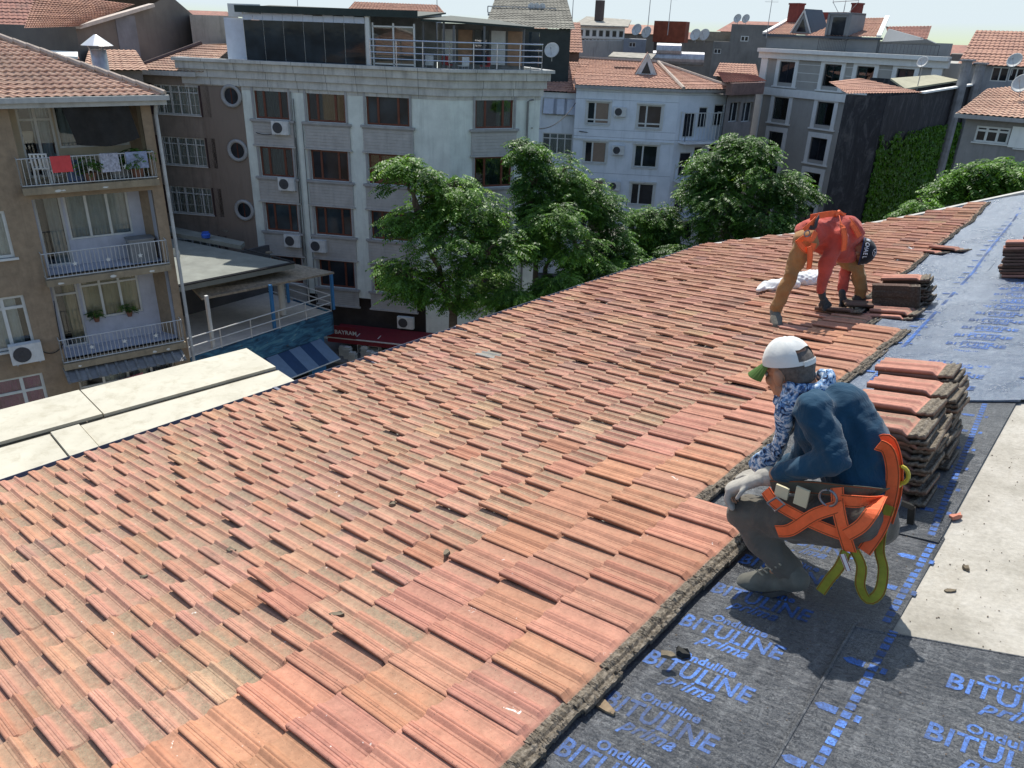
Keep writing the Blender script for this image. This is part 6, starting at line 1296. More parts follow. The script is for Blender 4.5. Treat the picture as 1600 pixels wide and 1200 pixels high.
stack(4.22, 1.06, 14, 'behind the blue worker, third pile', h0=.028, top_me=TM[0]); stack(3.96, 1.03, 13, 'behind the blue worker, nearest pile', top_me=TM[1])
stack(4.42, 1.04, 8, 'low between the two double piles', h0=.028, jit=.02)
# far stack beside the bending worker
stack(8.20, 2.02, 10, 'beside the bending worker', h0=.03, jit=.02, yaw=.10); stack(7.95, 2.05, 3, 'front foot of the pile beside the bending worker', h0=.03, jit=.03, yaw=-.08)
loose(7.62, 2.02, .035, 'clay tile lying flat in front of the far stack, lower one', None, TM[0], .06); loose(7.68, 1.98, .066, 'clay tile lying flat in front of the far stack, upper one', None, TM[1], -.05)
for i, (q, lb) in enumerate(((0, 'first'), (.035, 'second'), (.07, 'third'))): loose(7.80+q, 2.03+.01*i, .17, f'grimy tile propped on edge against the far stack, {lb} from the camera', None, TM[2], .04, 0, 1.45)
# right-hand stack at the frame edge
stack(9.75, 1.27, 12, 'at the right edge, left pile', h0=.034, pitch=.033, yaw=.12, jit=.014, top_me=TM[0]); stack(10.05, 1.15, 12, 'at the right edge, rear pile', h0=.034, pitch=.033, yaw=.1); stack(9.7, .83, 13, 'at the right edge, outer pile', h0=.034, pitch=.033, yaw=.05)
loose(10.86, 2.43, .03, 'single clay tile lying alone on the far membrane', None, TM[0], -.35, 0, .12); loose(10.98, 2.25, .045, 'dark cracked tile half over the lone tile on the far membrane', None, TM[1], -.25, .05, .1)
# scraps and debris
def scrap(x, y, L_, W_, name, label, mat, cat='debris', hh=.012, seed=0, h0=.012):
    r_ = random.Random(seed); a, b = onroof(x, y, .02); mb = MB(); n_ = 9; ring = [(L_*math.cos(i*6.283/n_)*r_.uniform(.6, 1), W_*math.sin(i*6.283/n_)*r_.uniform(.6, 1)) for i in range(n_)]; y_ = r_.uniform(0, 3)
    pts = [S(a+u*math.cos(y_)-v*math.sin(y_), b+u*math.sin(y_)+v*math.cos(y_), h0) for u, v in ring]; mb.slab(pts, RN*hh*r_.uniform(.7, 1.2)); k_ = len(mb.v)//2
    for i in range(k_, len(mb.v)): mb.v[i] = tuple(np.array(mb.v[i])*1 + RN*r_.uniform(-.4, .5)*hh)
    solo(name, mb, mat, label, cat)
TC = M('broken_terracotta', (.45, .18, .12), .9, .2, 30); MUD = M('dry_mud', (.16, .13, .09), .95, .35, 30, bmp=.6, bsc=60); BRK = M('bark_brown', (.22, .16, .10), .95, .3, 30)
scrap(1493, 806, .05, .025, 'tile_fragment', 'small red tile fragment on the membrane edge by the concrete', TC, hh=.02, seed=1)
scrap(942, 1101, .075, .022, 'wood_scrap', 'flat brown splinter on the near membrane below the lettering', BRK, seed=2)
scrap(1066, 1021, .035, .02, 'mud_lump', 'dark mud lump beside the near blue lettering', M('black_mud', (.02, .02, .018), .9, .3), hh=.02, seed=3)
scrap(1485, 918, .03, .014, 'mud_lump', 'crumbled mud on the bare concrete right of the crouching worker', MUD, hh=.006, seed=4, h0=.003)
scrap(1510, 884, .02, .014, 'mud_lump', 'tiny mud crumb on the bare concrete above the larger one', MUD, seed=5, h0=.003)
for i, (x, y, l_) in enumerate(((230, 915, 'left'), (1045, 1040, 'near the membrane'), (615, 800, 'middle'), (700, 880, 'centre right'), (365, 872, 'centre left'), (530, 975, 'beside the grey tile'))): scrap(x, y, .035, .02, 'moss_clump', f'dark clump of moss and mud on the tiles, {l_}', MUD, hh=.015, seed=10+i, h0=.062)
scrap(1422, 402, .05, .04, 'paper_scrap', 'white crumpled paper scrap with a blue mark at the far tile edge', WHITE, hh=.05, seed=31, h0=.04)
# grit scattered on the sheets and deck
r_ = np.random.default_rng(8); mb = MB()
for _ in range(900):
    a = r_.uniform(.6, 9) if r_.random() < .7 else r_.uniform(.6, 4); b = r_.uniform(-.4, 1.4); z_ = .021 if (b > .62*1.1 or a < 2.6) else .003
    if 5.4 < a: z_ = .036
    s_ = r_.uniform(.0015, .0045); c = S(a, b, z_); u = RA*s_*r_.uniform(.6, 1.6); v = RB*s_*r_.uniform(.6, 1.6); mb.par(c-u/2-v/2, u, v, RN*s_*.6)
o = mesh_obj('grit', mb.v, mb.f, M('grit_brown', (.13, .10, .075), .95, .5, 80), None, None, False, loc=S(3, 1)); tag(o, 'grit and tile crumbs scattered over the membrane and bare concrete', 'grit', None, 'stuff')
# white sacks behind the bending worker
def blob(name, parts_, mat, label, cat, vox=.02, group=None, noise_=.0, loc=None, parent=None, smooth_it=4, seed=0, wr=None):
    # parts_: list of ('e', centre, radii, axes) ellipsoids or ('c', p, q, r1, r2[, flat]) tapered limbs -> one continuous remeshed surface
    bm_v = []; bm_f = []
    def addmesh(v, f): o_ = len(bm_v); bm_v.extend(v); bm_f.extend([[i+o_ for i in q] for q in f])
    def sphere(c, ax, n1=14, n2=9):
        v = []; f = []
        for i in range(n2+1):
            th = math.pi*i/n2
            for j in range(n1): ph = 2*math.pi*j/n1; v.append(c+ax[0]*math.sin(th)*math.cos(ph)+ax[1]*math.sin(th)*math.sin(ph)+ax[2]*math.cos(th))
        for i in range(n2):
            for j in range(n1): f.append([i*n1+j, (i+1)*n1+j, (i+1)*n1+(j+1) % n1, i*n1+(j+1) % n1])
        addmesh(v, f)
    for p_ in parts_:
        if p_[0] == 'e': sphere(np.asarray(p_[1], float), [np.asarray(q, float) for q in p_[2]])
        else:
            p, q, r1, r2 = np.asarray(p_[1], float), np.asarray(p_[2], float), p_[3], p_[4]; t_ = q-p; L_ = np.linalg.norm(t_); t_ = t_/max(L_, 1e-6)
            x = np.cross(t_, (0, 0, 1)); x = nrm(x) if np.linalg.norm(x) > .05 else np.array([1., 0, 0]); y = np.cross(t_, x)
            if len(p_) > 5 and p_[5] is not None: x = np.asarray(p_[5][0], float); x = nrm(x-t_*(x@t_)); y = np.cross(t_, x); fx_, fy_ = p_[5][1], p_[5][2]
            else: fx_ = fy_ = 1
            v = []; f = []; n1 = 16; prof = []
            for k_ in range(5): th = math.pi/2*k_/5; prof.append((-r1*math.cos(th), r1*math.sin(th)))
            for k_ in range(6): prof.append((L_*k_/5, r1+(r2-r1)*k_/5))
            for k_ in range(1, 6): th = math.pi/2*k_/5; prof.append((L_+r2*math.sin(th), r2*math.cos(th)))
            for h_, r_k in prof:
                for j in range(n1): ph = 2*math.pi*j/n1; v.append(p+t_*h_+(x*math.cos(ph)*fx_+y*math.sin(ph)*fy_)*max(r_k, 1e-4))
            for i in range(len(prof)-1):
                for j in range(n1): f.append([i*n1+j, i*n1+(j+1) % n1, (i+1)*n1+(j+1) % n1, (i+1)*n1+j])
            f.append([j for j in range(n1)][::-1]); f.append([(len(prof)-1)*n1+j for j in range(n1)]); addmesh(v, f)
    me = bpy.data.meshes.new(name); V0 = np.array(bm_v); off = origin_of(parent) if parent is not None else (np.array(loc, float) if loc is not None else V0.mean(0)); me.from_pydata((V0-off).tolist(), [], bm_f); me.update()
    o = bpy.data.objects.new(name, me); col.objects.link(o)
    rm = o.modifiers.new('r', 'REMESH'); rm.mode = 'VOXEL'; rm.voxel_size = vox; sm = o.modifiers.new('s', 'SMOOTH'); sm.iterations = smooth_it; sm.factor = .5
    dg = bpy.context.evaluated_depsgraph_get(); me2 = bpy.data.meshes.new_from_object(o.evaluated_get(dg)); o.modifiers.clear(); o.data = me2; bpy.data.meshes.remove(me); me2.name = name
    if wr is not None or noise_:
        n_ = len(me2.vertices); co = np.empty(n_*3, 'f'); me2.vertices.foreach_get('co', co); co = co.reshape(-1, 3).astype(float); nr_ = np.empty(n_*3, 'f'); me2.vertices.foreach_get('normal', nr_); nr_ = nr_.reshape(-1, 3)
        d_ = np.zeros(n_); rr = np.random.default_rng(seed)
        for (amp, fr) in (wr or [(noise_, 9)]):
            for _ in range(5): k_ = rr.normal(size=3); k_ /= np.linalg.norm(k_); w_ = rr.normal(size=3)*fr*.35; d_ += amp*(1-2*np.abs(np.sin(co@k_*fr*rr.uniform(.7, 1.4)+np.sin(co@w_+rr.uniform(0, 6))*1.6+rr.uniform(0, 6))))*rr.uniform(.3, 1)/2.2
        co = co+nr_*d_[:, None]; me2.vertices.foreach_set('co', co.astype('f').ravel()); me2.update()
    me2.materials.clear(); me2.materials.append(mat); me2.polygons.foreach_set('use_smooth', np.ones(len(me2.polygons), bool))
    o['_o'] = [float(q) for q in off]
    if parent is not None: o.parent = parent
    else: o.location = off; tag(o, label, cat, group)
    return o
SACK = M('white_sack', (.62, .62, .61), .8, .06, 8, bmp=.3, bsc=30)
def sackat(x0, y0, x1, y1, r1, r2, label, sd_):
    a0, b0 = onroof(x0, y0, .12); a1, b1 = onroof(x1, y1, .12); p, q = S(a0, b0, .12), S(a1, b1, .12)
    blob('sack', [('c', p, q, r1, r2, (RA, 1.5, .8)), ('e', (p+q)/2, [nrm(q-p)*.26, RA*r1*1.8, RN*r1*1.0]), ('c', q, q+nrm(q-p)*.10+RN*.03, r2*.5, .03)], SACK, label, 'sack', .014, seed=sd_, smooth_it=2, wr=[(.022, 9), (.014, 20), (.008, 45)])
sackat(1188, 450, 1232, 443, .06, .12, 'white plastic sack lying on the tiles behind the bending worker, left one', 1)
sackat(1248, 438, 1276, 436, .12, .09, 'white plastic sack lying on the tiles behind the bending worker, right one', 2)
# steel bar lying behind the crouching worker
mb = MB(); a_, b_ = onroof(1425, 792, .10); p = S(a_, b_, .10); a2, b2 = onroof(1340, 765, .22); q = S(a2, b2, .24); mb.bar(p, q, .035, .022, RN); mb.bar(p, p-RN*.10+RA*-.01, .03, .022, RA)
solo('pry_bar', mb, M('dark_steel', (.05, .045, .04), .5, .3, 20, metal=.6), 'dark steel angle bar sticking out behind the crouching worker', 'bar')
# ================================================================== the two roofers
SKIN = M('skin', (.34, .17, .10), .5, .12, 12, spec=.35); 
def cloth_mat(name, c, var=.15, rough=.9, sc_=9, bs=1.0, dirt=0.0):
    m_, t, b = mat_new(name); v = objco(t); n1 = noise(t, sc_, 5, .6, v, .6); n2 = noise(t, 420, 2, .5, v); n3 = noise(t, 5, 5, .6, v, 1.8)
    cc = ramp(t, n1, [(.3, tuple(q*(1-var) for q in c)), (.7, tuple(q*(1+var) for q in c))])
    if dirt: cc = mixc(t, mth(t, 'MULTIPLY', ramp(t, noise(t, 7, 5, .7, v), [(.5, 0.0), (.7, 1.0)]), dirt), cc, (.16, .13, .10))
    t.links.new(cc, b.inputs['Base Color']); b.inputs['Roughness'].default_value = rough; b.inputs['Specular IOR Level'].default_value = .2
    b.inputs['Sheen Weight'].default_value = .15
    bump(t, b, mth(t, 'ADD', mth(t, 'MULTIPLY', n3, bs*4), mth(t, 'MULTIPLY', n2, .25)), .5, .006); return m_
class Pose:
    def __init__(s, F0, f, side): s.F = np.array(F0, float); s.f = nrm(f); s.s = nrm(side)
    def J(s, x, y, off=0.0):
        d = ray(x, y); k_ = ((s.F-EYE)@s.s+off)/(d@s.s); return EYE+d*k_
    def strap(s, mb, pts, wd=.044, th=.0028):
        P_ = [s.J(*p) for p in pts]; Q = []
        for i in range(len(P_)-1):        # smooth the webbing a little
            for k_ in range(4):
                u = k_/4; p0, p1, p2, p3 = P_[max(i-1, 0)], P_[i], P_[i+1], P_[min(i+2, len(P_)-1)]
                Q.append(.5*((2*p1)+(-p0+p2)*u+(2*p0-5*p1+4*p2-p3)*u*u+(-p0+3*p1-3*p2+p3)*u**3))
        Q.append(P_[-1]); view = [nrm(EYE-q) for q in Q]; sd_ = []
        for i, q in enumerate(Q): t_ = nrm(Q[min(i+1, len(Q)-1)]-Q[max(i-1, 0)]+1e-9); sd_.append(nrm(np.cross(t_, s.s*np.sign(s.s@view[i]))))
        mb.strip(Q, wd, th, sd_)
        for e_ in (-.40, .40): mb.strip([q+x_*wd*e_+nrm(EYE-q)*.0022 for q, x_ in zip(Q, sd_)], .003, .001, sd_, 1)
UP = np.array([0, 0, 1.])
def hand(parts_, wrist, knuckle, across, down, L=.075, r=.0095, curl=(.5, 1.0), thumb=None, spread=1.0, ps=1.0):
    # palm + four fingers of unequal length + thumb, as capsules for the remesh
    wrist, knuckle = np.asarray(wrist), np.asarray(knuckle); ax = nrm(knuckle-wrist); ac = nrm(np.asarray(across)-ax*(np.asarray(across)@ax)); dn = nrm(np.asarray(down)-ax*(np.asarray(down)@ax))
    parts_.append(('c', wrist, wrist+(knuckle-wrist)*.45, .026*ps, .031*ps, (ac, 1.12, .72)))
    for k_ in range(4): q = (k_-1.5)*.019*spread; parts_.append(('c', wrist+(knuckle-wrist)*.3+ac*q*.7, knuckle+ac*q, .015*ps, .0125*ps))
    for k_, ln in enumerate((.92, 1.05, 1.0, .8)):
        q = (k_-1.5)*.0205*spread; b0 = knuckle+ac*q; c1, c2 = curl; d1 = nrm(ax*math.cos(c1)+dn*math.sin(c1)+ac*(k_-1.5)*.05); d2 = nrm(ax*math.cos(c1+c2)+dn*math.sin(c1+c2)); d3 = nrm(ax*math.cos(c1+c2*1.6)+dn*math.sin(c1+c2*1.6))
        b1 = b0+d1*L*ln*.5; b2 = b1+d2*L*ln*.32; b3 = b2+d3*L*ln*.25; parts_ += [('c', b0, b1, r*1.12, r*1.02), ('c', b1, b2, r*1.02, r*.95), ('c', b2, b3, r*.95, r*.82)]
    th = thumb if thumb is not None else -1
    t0 = wrist+(knuckle-wrist)*.35+ac*th*.030; t1 = t0+nrm(ax*.7+ac*th*.7+dn*.35)*L*.45; t2 = t1+nrm(ax*.9+ac*th*.15+dn*.5)*L*.38; parts_ += [('c', t0, t1, .0135*ps, .0115*ps), ('c', t1, t2, .0115*ps, .0095*ps)]
def head_parts(c, hf, hu, hs, k_=1.0):
    c = np.asarray(c, float); E_ = lambda o, r: ('e', c+(hf*o[0]+hs*o[1]+hu*o[2])*k_, [hf*r[0]*k_, hs*r[1]*k_, hu*r[2]*k_])
    P_ = [E_((-.012, 0, .025), (.098, .078, .095)), E_((.022, 0, -.035), (.070, .062, .078)), E_((.050, 0, -.088), (.036, .040, .028)), E_((.088, 0, -.018), (.020, .012, .030)), E_((.100, 0, -.032), (.014, .014, .012)),
          E_((.078, 0, .018), (.020, .048, .012)), E_((.082, 0, -.064), (.016, .026, .008)), E_((.080, 0, -.076), (.014, .024, .008))]
    for s_ in (-1, 1): P_ += [E_((-.002, s_*.080, -.016), (.022, .012, .034)), E_((.058, s_*.040, -.030), (.026, .022, .026)), E_((.016, s_*.056, -.075), (.030, .016, .028))]
    return P_
# ---------------- worker 1: crouching, seen from behind-left
a_, b_ = onroof(1215, 922, .02); F0 = S(a_, b_, .02)
fh = nrm(RB*(1, 1, 0)); ah = nrm(RA*(1, 1, 0)); th_ = R(3); fv = nrm(fh*math.cos(th_)+ah*math.sin(th_)); sv = np.cross(UP, fv)
w1 = Pose(F0, fv, sv); J = w1.J
hip, knee, ank = J(1338, 812, -.03), J(1163, 806, .0), J(1226, 890, .0)
hipR, kneeR, ankR = J(1338, 806, -.26), J(1168, 798, -.32), J(1212, 878, -.28)
pel = J(1345, 775, -.16); lum = J(1335, 720, -.17); che = J(1302, 665, -.18); nk = J(1262, 612, -.18)
shL, shR = J(1270, 641, .0), J(1270, 634, -.35); elb = J(1306, 720, .05); wri = J(1192, 746, .02); 
elR = J(1262, 715, -.36); wrR = J(1200, 748, -.30)
hf = nrm(fv*.90-UP*.40-sv*.12); hs = nrm(sv-hf*(sv@hf)); hu = np.cross(hf, hs); hu = hu if hu[2] > 0 else -hu
hc = J(1231, 577, -.17)
body = [('c', pel, lum, .105, .10), ('c', lum, che, .10, .105), ('c', che, nk, .10, .055), ('c', nk, hc-hu*.03-hf*.02, .058, .055), ('c', shL, shR, .045, .045),
        ('c', hip, knee, .072, .048), ('c', knee, ank, .045, .032), ('c', hipR, kneeR, .072, .048), ('c', kneeR, ankR, .045, .032), ('c', shL, elb, .044, .036), ('c', elb, wri, .037, .029), ('c', shR, elR, .044, .036), ('c', elR, wrR, .042, .029),
        ('c', ank, J(1185, 907, -.0), .026, .018), ('c', ankR, ankR+fv*.11-UP*.03, .026, .018)] + head_parts(hc, hf, hu, hs)
kn1 = J(1146, 762, .03); hand(body, wri, wri+(kn1-wri)*.93, sv, -UP, .070, .0062, (.75, .6), 1, ps=.55)
B1_ = blob('person', body, SKIN, 'person crouching at the tile edge in blue shirt, grey trousers, white cap and orange harness', 'person', .0055, smooth_it=3)
for s_ in (-1, 1):
    e_ = MB(); e_.lathe(hc+hf*.072+hs*.032*s_-hu*.005, [(.001, -.004), (.010, 0), (.012, .006), (.008, .012), (.001, .014)], 10, axis=hf); part('eye', e_, M('eye_white', (.5, .48, .45), .3), B1_, True)
SH = cloth_mat('blue_shirt', (.008, .045, .086), .22, .85, 5, 1.3); TR = cloth_mat('grey_trousers', (.105, .095, .078), .2, .95, 6, 1.2, .35)
back1, back2 = J(1352, 650, -.18), J(1372, 700, -.17)
sh = [('c', pel+UP*.02, lum, .15, .142), ('c', lum, che, .142, .155), ('c', J(1350, 690, -.17), J(1318, 636, -.18), .105, .105), ('c', che, nk-UP*.03, .145, .080), ('c', shL-sv*.03, shR+sv*.03, .075, .075), ('c', shL, elb, .074, .060), ('c', elb, J(1222, 738, .03), .062, .048), ('c', shR, elR, .078, .068), ('c', elR, wrR, .066, .045), ('e', J(1350, 740, -.16), [fv*.13, sv*.165, UP*.09])]
shirt = blob('shirt', sh, SH, '', '', .012, parent=B1_, smooth_it=7, seed=4, wr=[(.004, 14), (.0065, 30), (.0035, 55)])
tr_ = [('e', J(1340, 806, -.14), [fv*.16, sv*.165, UP*.135]), ('c', hip, J(1250, 812, -.01), .118, .100), ('c', J(1250, 812, -.01), knee, .100, .078), ('c', knee+UP*.005, (knee+ank)/2, .078, .075), ('c', (knee+ank)/2, J(1231, 889, .0), .075, .064),
      ('c', hipR, (hipR+kneeR)/2, .118, .1), ('c', (hipR+kneeR)/2, kneeR, .1, .078), ('c', kneeR, ankR+UP*.01, .078, .058)]
blob('trousers', tr_, TR, '', '', .012, parent=B1_, smooth_it=3, seed=5, wr=[(.008, 18), (.006, 36)])
GLV = cloth_mat('grey_glove', (.36, .34, .30), .2, .8, 20, .5, .5)
gl_ = [('c', J(1203, 744, .02), wri, .042, .038), ('c', wri, kn1, .036, .034, (sv, 1.45, .85))]; hand(gl_, wri, kn1, sv, -UP, .100, .0150, (.75, .6), 1, spread=1.12)
blob('glove', gl_, GLV, '', '', .0045, parent=B1_, smooth_it=2, noise_=.0012)
gl_ = []; hand(gl_, wrR, wrR+fv*.10-UP*.02, sv, -UP, .085, .0125, (.5, .8), -1); blob('glove', gl_, GLV, '', '', .0045, parent=B1_, smooth_it=3, noise_=.0008)
BT = cloth_mat('dusty_boot', (.12, .115, .095), .25, .8, 15, .4, .6); SOLE = M('sole_dark', (.05, .048, .045), .8, .2, 20)
def boot(an, toe, sd_, par, mat, sole=SOLE):
    an = np.asarray(an); toe = np.asarray(toe); d_ = nrm((toe-an)*(1, 1, 1)); hl = an-d_*.05
    blob('boot', [('c', an+UP*.02, an-UP*.01, .050, .052), ('c', an-UP*.02-d_*.035, toe, .052, .046, (sd_, 1.0, 1.0)), ('c', (an+toe)/2, toe, .056, .046, (sd_, 1.05, .95))], mat, '', '', .008, parent=par, smooth_it=3, noise_=.0012)
    mb = MB(); n_ = 18; lo = min(an[2]-.07, toe[2]-.035); pts = []
    for i in range(n_):
        t_ = 2*math.pi*i/n_; c_ = (an-d_*.0+toe)/2; Lh = np.linalg.norm(toe-an)/2+.05; q = c_+d_*Lh*math.cos(t_)+sd_*.062*math.sin(t_)*(1+.12*math.cos(t_)); q = q-UP*.046; pts.append(q)
    mb.slab(pts, -UP*.026); part('sole', mb, sole, par)
boot(J(1236, 901, .0), J(1167, 911, .0), sv, B1_, BT); boot(ankR+UP*.0, ankR+fv*.17-UP*.045, sv, B1_, BT)
mb = MB()
for k_ in range(5): q0 = J(1182+k_*7, 890-k_*4, .035); q1 = J(1192+k_*7, 899-k_*4, .062); mb.tube([q0, q1], .0045, 5)
part('laces', mb, M('lace', (.30, .27, .2), .8), B1_)
# hair, cap, scarf
HAIR = M('grey_hair', (.10, .085, .075), .8, .4, 60, bmp=.5, bsc=200)
blob('hair', [('e', hc-hf*.030+hu*.018, [hf*.088, hs*.0815, hu*.085]), ('e', hc-hf*.060-hu*.030, [hf*.048, hs*.062, hu*.045])], HAIR, '', '', .006, parent=B1_, smooth_it=2, noise_=.0015)
CAPW = cloth_mat('white_cap', (.60, .60, .57), .06, .9, 8, .4)
cx_ = nrm(hf+hu*.10); cu_ = nrm(hu-cx_*(hu@cx_)); V = []; F = []; nn1, nn2 = 28, 9; c0 = hc-hf*.010+hu*.030
for i in range(nn2+1):
    th2 = (math.pi/2)*(i/nn2)**.9
    for j in range(nn1): ph = 2*math.pi*j/nn1; V.append(c0+(cx_*math.cos(ph)*.106+hs*math.sin(ph)*.088)*math.sin(th2)+cu_*(.105*math.cos(th2)+.004*math.cos(6*ph)*math.sin(2*th2)))
for i in range(nn2):
    for j in range(nn1):
        if i >= nn2-4 and abs(((j+.5)/nn1-.5)*nn1) < 2.6 and i < nn2-1: continue      # opening above the back strap
        F.append([i*nn1+j, (i+1)*nn1+j, (i+1)*nn1+(j+1) % nn1, i*nn1+(j+1) % nn1])
mesh_obj('cap', np.array(V), F, CAPW, B1_, None, True)
mb = MB(); q = []
for k_ in range(-3, 4): ph = math.pi+k_*.16; q.append(c0+(cx_*math.cos(ph)*.108+hs*math.sin(ph)*.090)+cu_*.004)
mb.strip(q, .02, .002, [cu_]*len(q)); part('cap_strap', mb, CAPW, B1_)
mb = MB(); n_ = 14
for lay, mm in ((0, 0), (-.003, 1)):
    o_ = len(mb.v)
    for j in range(n_+1):
        ph = -1.15+2.3*j/n_; e_ = cx_*math.cos(ph)*.104+hs*math.sin(ph)*.086
        mb.v.append(tuple(c0+e_+cu_*(.002+lay))); mb.v.append(tuple(c0+e_*1.0+cx_*.085*math.cos(ph*.9)-cu_*(.045-lay)-cu_*.02*math.sin(ph)**2))
    for j in range(n_): mb.f.append([o_+2*j, o_+2*j+1, o_+2*j+3, o_+2*j+2]); mb.m.append(mm)
part('cap_brim', mb, [M('brim_green', (.055, .12, .02), .8)]*2, B1_)
def scarf_mat():
    m_, t, b = mat_new('patterned_scarf'); v = objco(t); n1 = noise(t, 26, 3, .5, v, 2.0); n2 = noise(t, 60, 3, .5, v, 1)
    c = ramp(t, n1, [(.36, (.008, .012, .03)), (.42, (.05, .13, .30)), (.50, (.20, .34, .52)), (.56, (.55, .60, .66)), (.66, (.62, .65, .70))]); c = mixc(t, ramp(t, n2, [(.55, 0.0), (.62, .7)]), c, (.02, .03, .06))
    t.links.new(c, b.inputs['Base Color']); b.inputs['Roughness'].default_value = .9; return m_
SC = scarf_mat(); sp = []
for k_ in range(3):
    ring = [nk+UP*(.030-.030*k_)+fv*.01+(fv*math.cos(t_)*(.078+.010*k_)+sv*math.sin(t_)*(.072+.010*k_))+UP*.018*math.sin(t_*2+k_)-UP*(.04*math.cos(t_)) for t_ in np.linspace(0, 2*math.pi, 13)]
    for p, q in zip(ring[:-1], ring[1:]): sp.append(('c', p, q, .030-.003*k_, .030-.003*k_))
sp += [('c', J(1226, 640, -.08), J(1220, 690, -.10), .040, .030, (sv, .6, 1.1)), ('c', J(1220, 690, -.10), J(1188, 728, -.12), .028, .050, (sv, .45, 1.1)), ('c', J(1232, 650, -.14), J(1212, 712, -.2), .036, .03)]
blob('scarf', sp, SC, '', '', .009, parent=B1_, smooth_it=2, seed=9, wr=[(.006, 30), (.003, 60)])
# harness
ORG = M('orange_webbing', (.78, .13, .035), .7, .12, 30, bmp=.2, bsc=300); YEL = M('olive_yellow_webbing', (.24, .25, .025), .75, .15, 30); STI = M('stitching_dark', (.22, .06, .02), .9, .1); OLV = M('olive_belt', (.075, .075, .055), .85, .15, 30); BUC = M('grey_buckle', (.20, .20, .21), .35, .1, metal=.8)
def straps(name, lst, mat, wd=.05):
    for p_ in lst: mb = MB(); w1.strap(mb, p_, wd); part(name, mb, [mat, STI], B1_)
straps('harness_strap', [[(1196, 766, .10), (1212, 786, .115), (1250, 808, .12), (1290, 826, .118), (1318, 836, .11)],
    [(1214, 830, .10), (1235, 828, .115), (1270, 806, .125), (1300, 795, .12), (1318, 790, .11)],
    [(1308, 762, .075), (1310, 795, .115), (1318, 830, .125), (1328, 862, .105)],
    [(1315, 782, .10), (1345, 784, .08), (1378, 780, -.02)],
    [(1322, 836, .13), (1345, 822, .12), (1362, 800, .09), (1376, 776, .0)],
    [(1372, 695, -.08), (1388, 705, -.10), (1395, 740, -.10), (1390, 780, -.08), (1375, 825, -.0), (1350, 862, .06)],
    [(1376, 690, -.13), (1390, 690, -.14), (1400, 725, -.14), (1398, 770, -.13), (1385, 815, -.1)]], ORG, .050)
straps('waist_belt', [[(1205, 760, .06), (1270, 762, .06), (1320, 768, .07), (1355, 770, .03), (1382, 768, -.06)]], OLV, .055)
straps('lanyard', [[(1322, 862, .11), (1312, 885, .12), (1296, 905, .11), (1282, 925, .10)], [(1335, 860, .10), (1346, 885, .10), (1344, 915, .09), (1356, 937, .08), (1374, 925, .07), (1380, 890, .05), (1374, 860, .02), (1378, 825, -.02), (1390, 790, -.05)]], YEL, .040)
straps('care_label', [[(1316, 866, .135), (1326, 892, .14)]], M('label_white', (.6, .6, .62), .6), .022)
mb = MB(); c4_ = [(1199, 786, .135), (1213, 777, .135), (1226, 788, .135), (1211, 799, .135), (1199, 786, .135)]; mb.tube([J(*q) for q in c4_], .005, 6); part('buckle', mb, BUC, B1_)
mb = MB(); cc_ = J(1294, 778, .12); mb.tube([cc_+(fv*math.cos(t_)+UP*math.sin(t_))*.032 for t_ in np.linspace(0, 6.283, 17)], .005, 6); part('ring', mb, BUC, B1_)
mb = MB(); cc_ = J(1406, 742, -.12); mb.tube([cc_+(fv*math.cos(t_)*.03+UP*math.sin(t_)*.036) for t_ in np.linspace(0, 6.283, 17)], .008, 6); mb.tube([cc_-UP*.03, cc_-UP*.07+fv*.02], .02, 8); part('lanyard_hook', mb, M('hook_yellow', (.40, .33, .03), .5), B1_)
mb = MB()
for (x, y) in ((1221, 768), (1254, 774)): q = J(x, y, .07); mb.par(q-fv*.02-UP*.03, fv*.045, sv*.012, UP*.065)
for nm_, (x, y, hh) in (('glove_pad', (1223, 768, .05)), ('glove_pad', (1254, 776, .075))): mb = MB(); q = J(x, y, .10); mb.par(q-fv*.025-UP*hh*.5, fv*.052, sv*.010, UP*hh); part(nm_, mb, M('cream_pad', (.50, .45, .30), .8, .1), B1_)
# ---------------- worker 2: bending over the tiles
a1, b1_ = onroof(1203, 500, .09); a2, b2_ = onroof(1348, 482, .05); G1, G2 = S(a1, b1_, .09), S(a2, b2_, .04)
f2 = nrm((G2-G1)*(1, 1, 0)); s2 = np.cross(f2, UP); s2 = s2 if s2@(EYE-G1) > 0 else -s2
w2 = Pose(G1, f2, s2); K = w2.J
hpA, knA, anA = K(1257, 375, .0), K(1232, 437, .03), K(1212, 487, .0)
hpB, anB = K(1272, 368, -.18), K(1344, 466, -.10); knB = K(1341, 420, -.14)
pl = K(1264, 366, -.09); wa = K(1290, 358, -.12); ch = K(1322, 362, -.14); nk2 = K(1336, 374, -.14); hc2 = K(1343, 392, -.10)
sA, eA, wA = K(1312, 372, .06), K(1290, 415, .07), K(1285, 464, .05); sB, eB, wB = K(1330, 385, -.28), K(1320, 425, -.24), K(1316, 462, -.16)
hf2 = nrm(f2*.10-UP*.98-s2*.12); hu2 = nrm(f2*.72+s2*.60-UP*.02); hu2 = nrm(hu2-hf2*(hu2@hf2)); hs2 = np.cross(hu2, hf2)
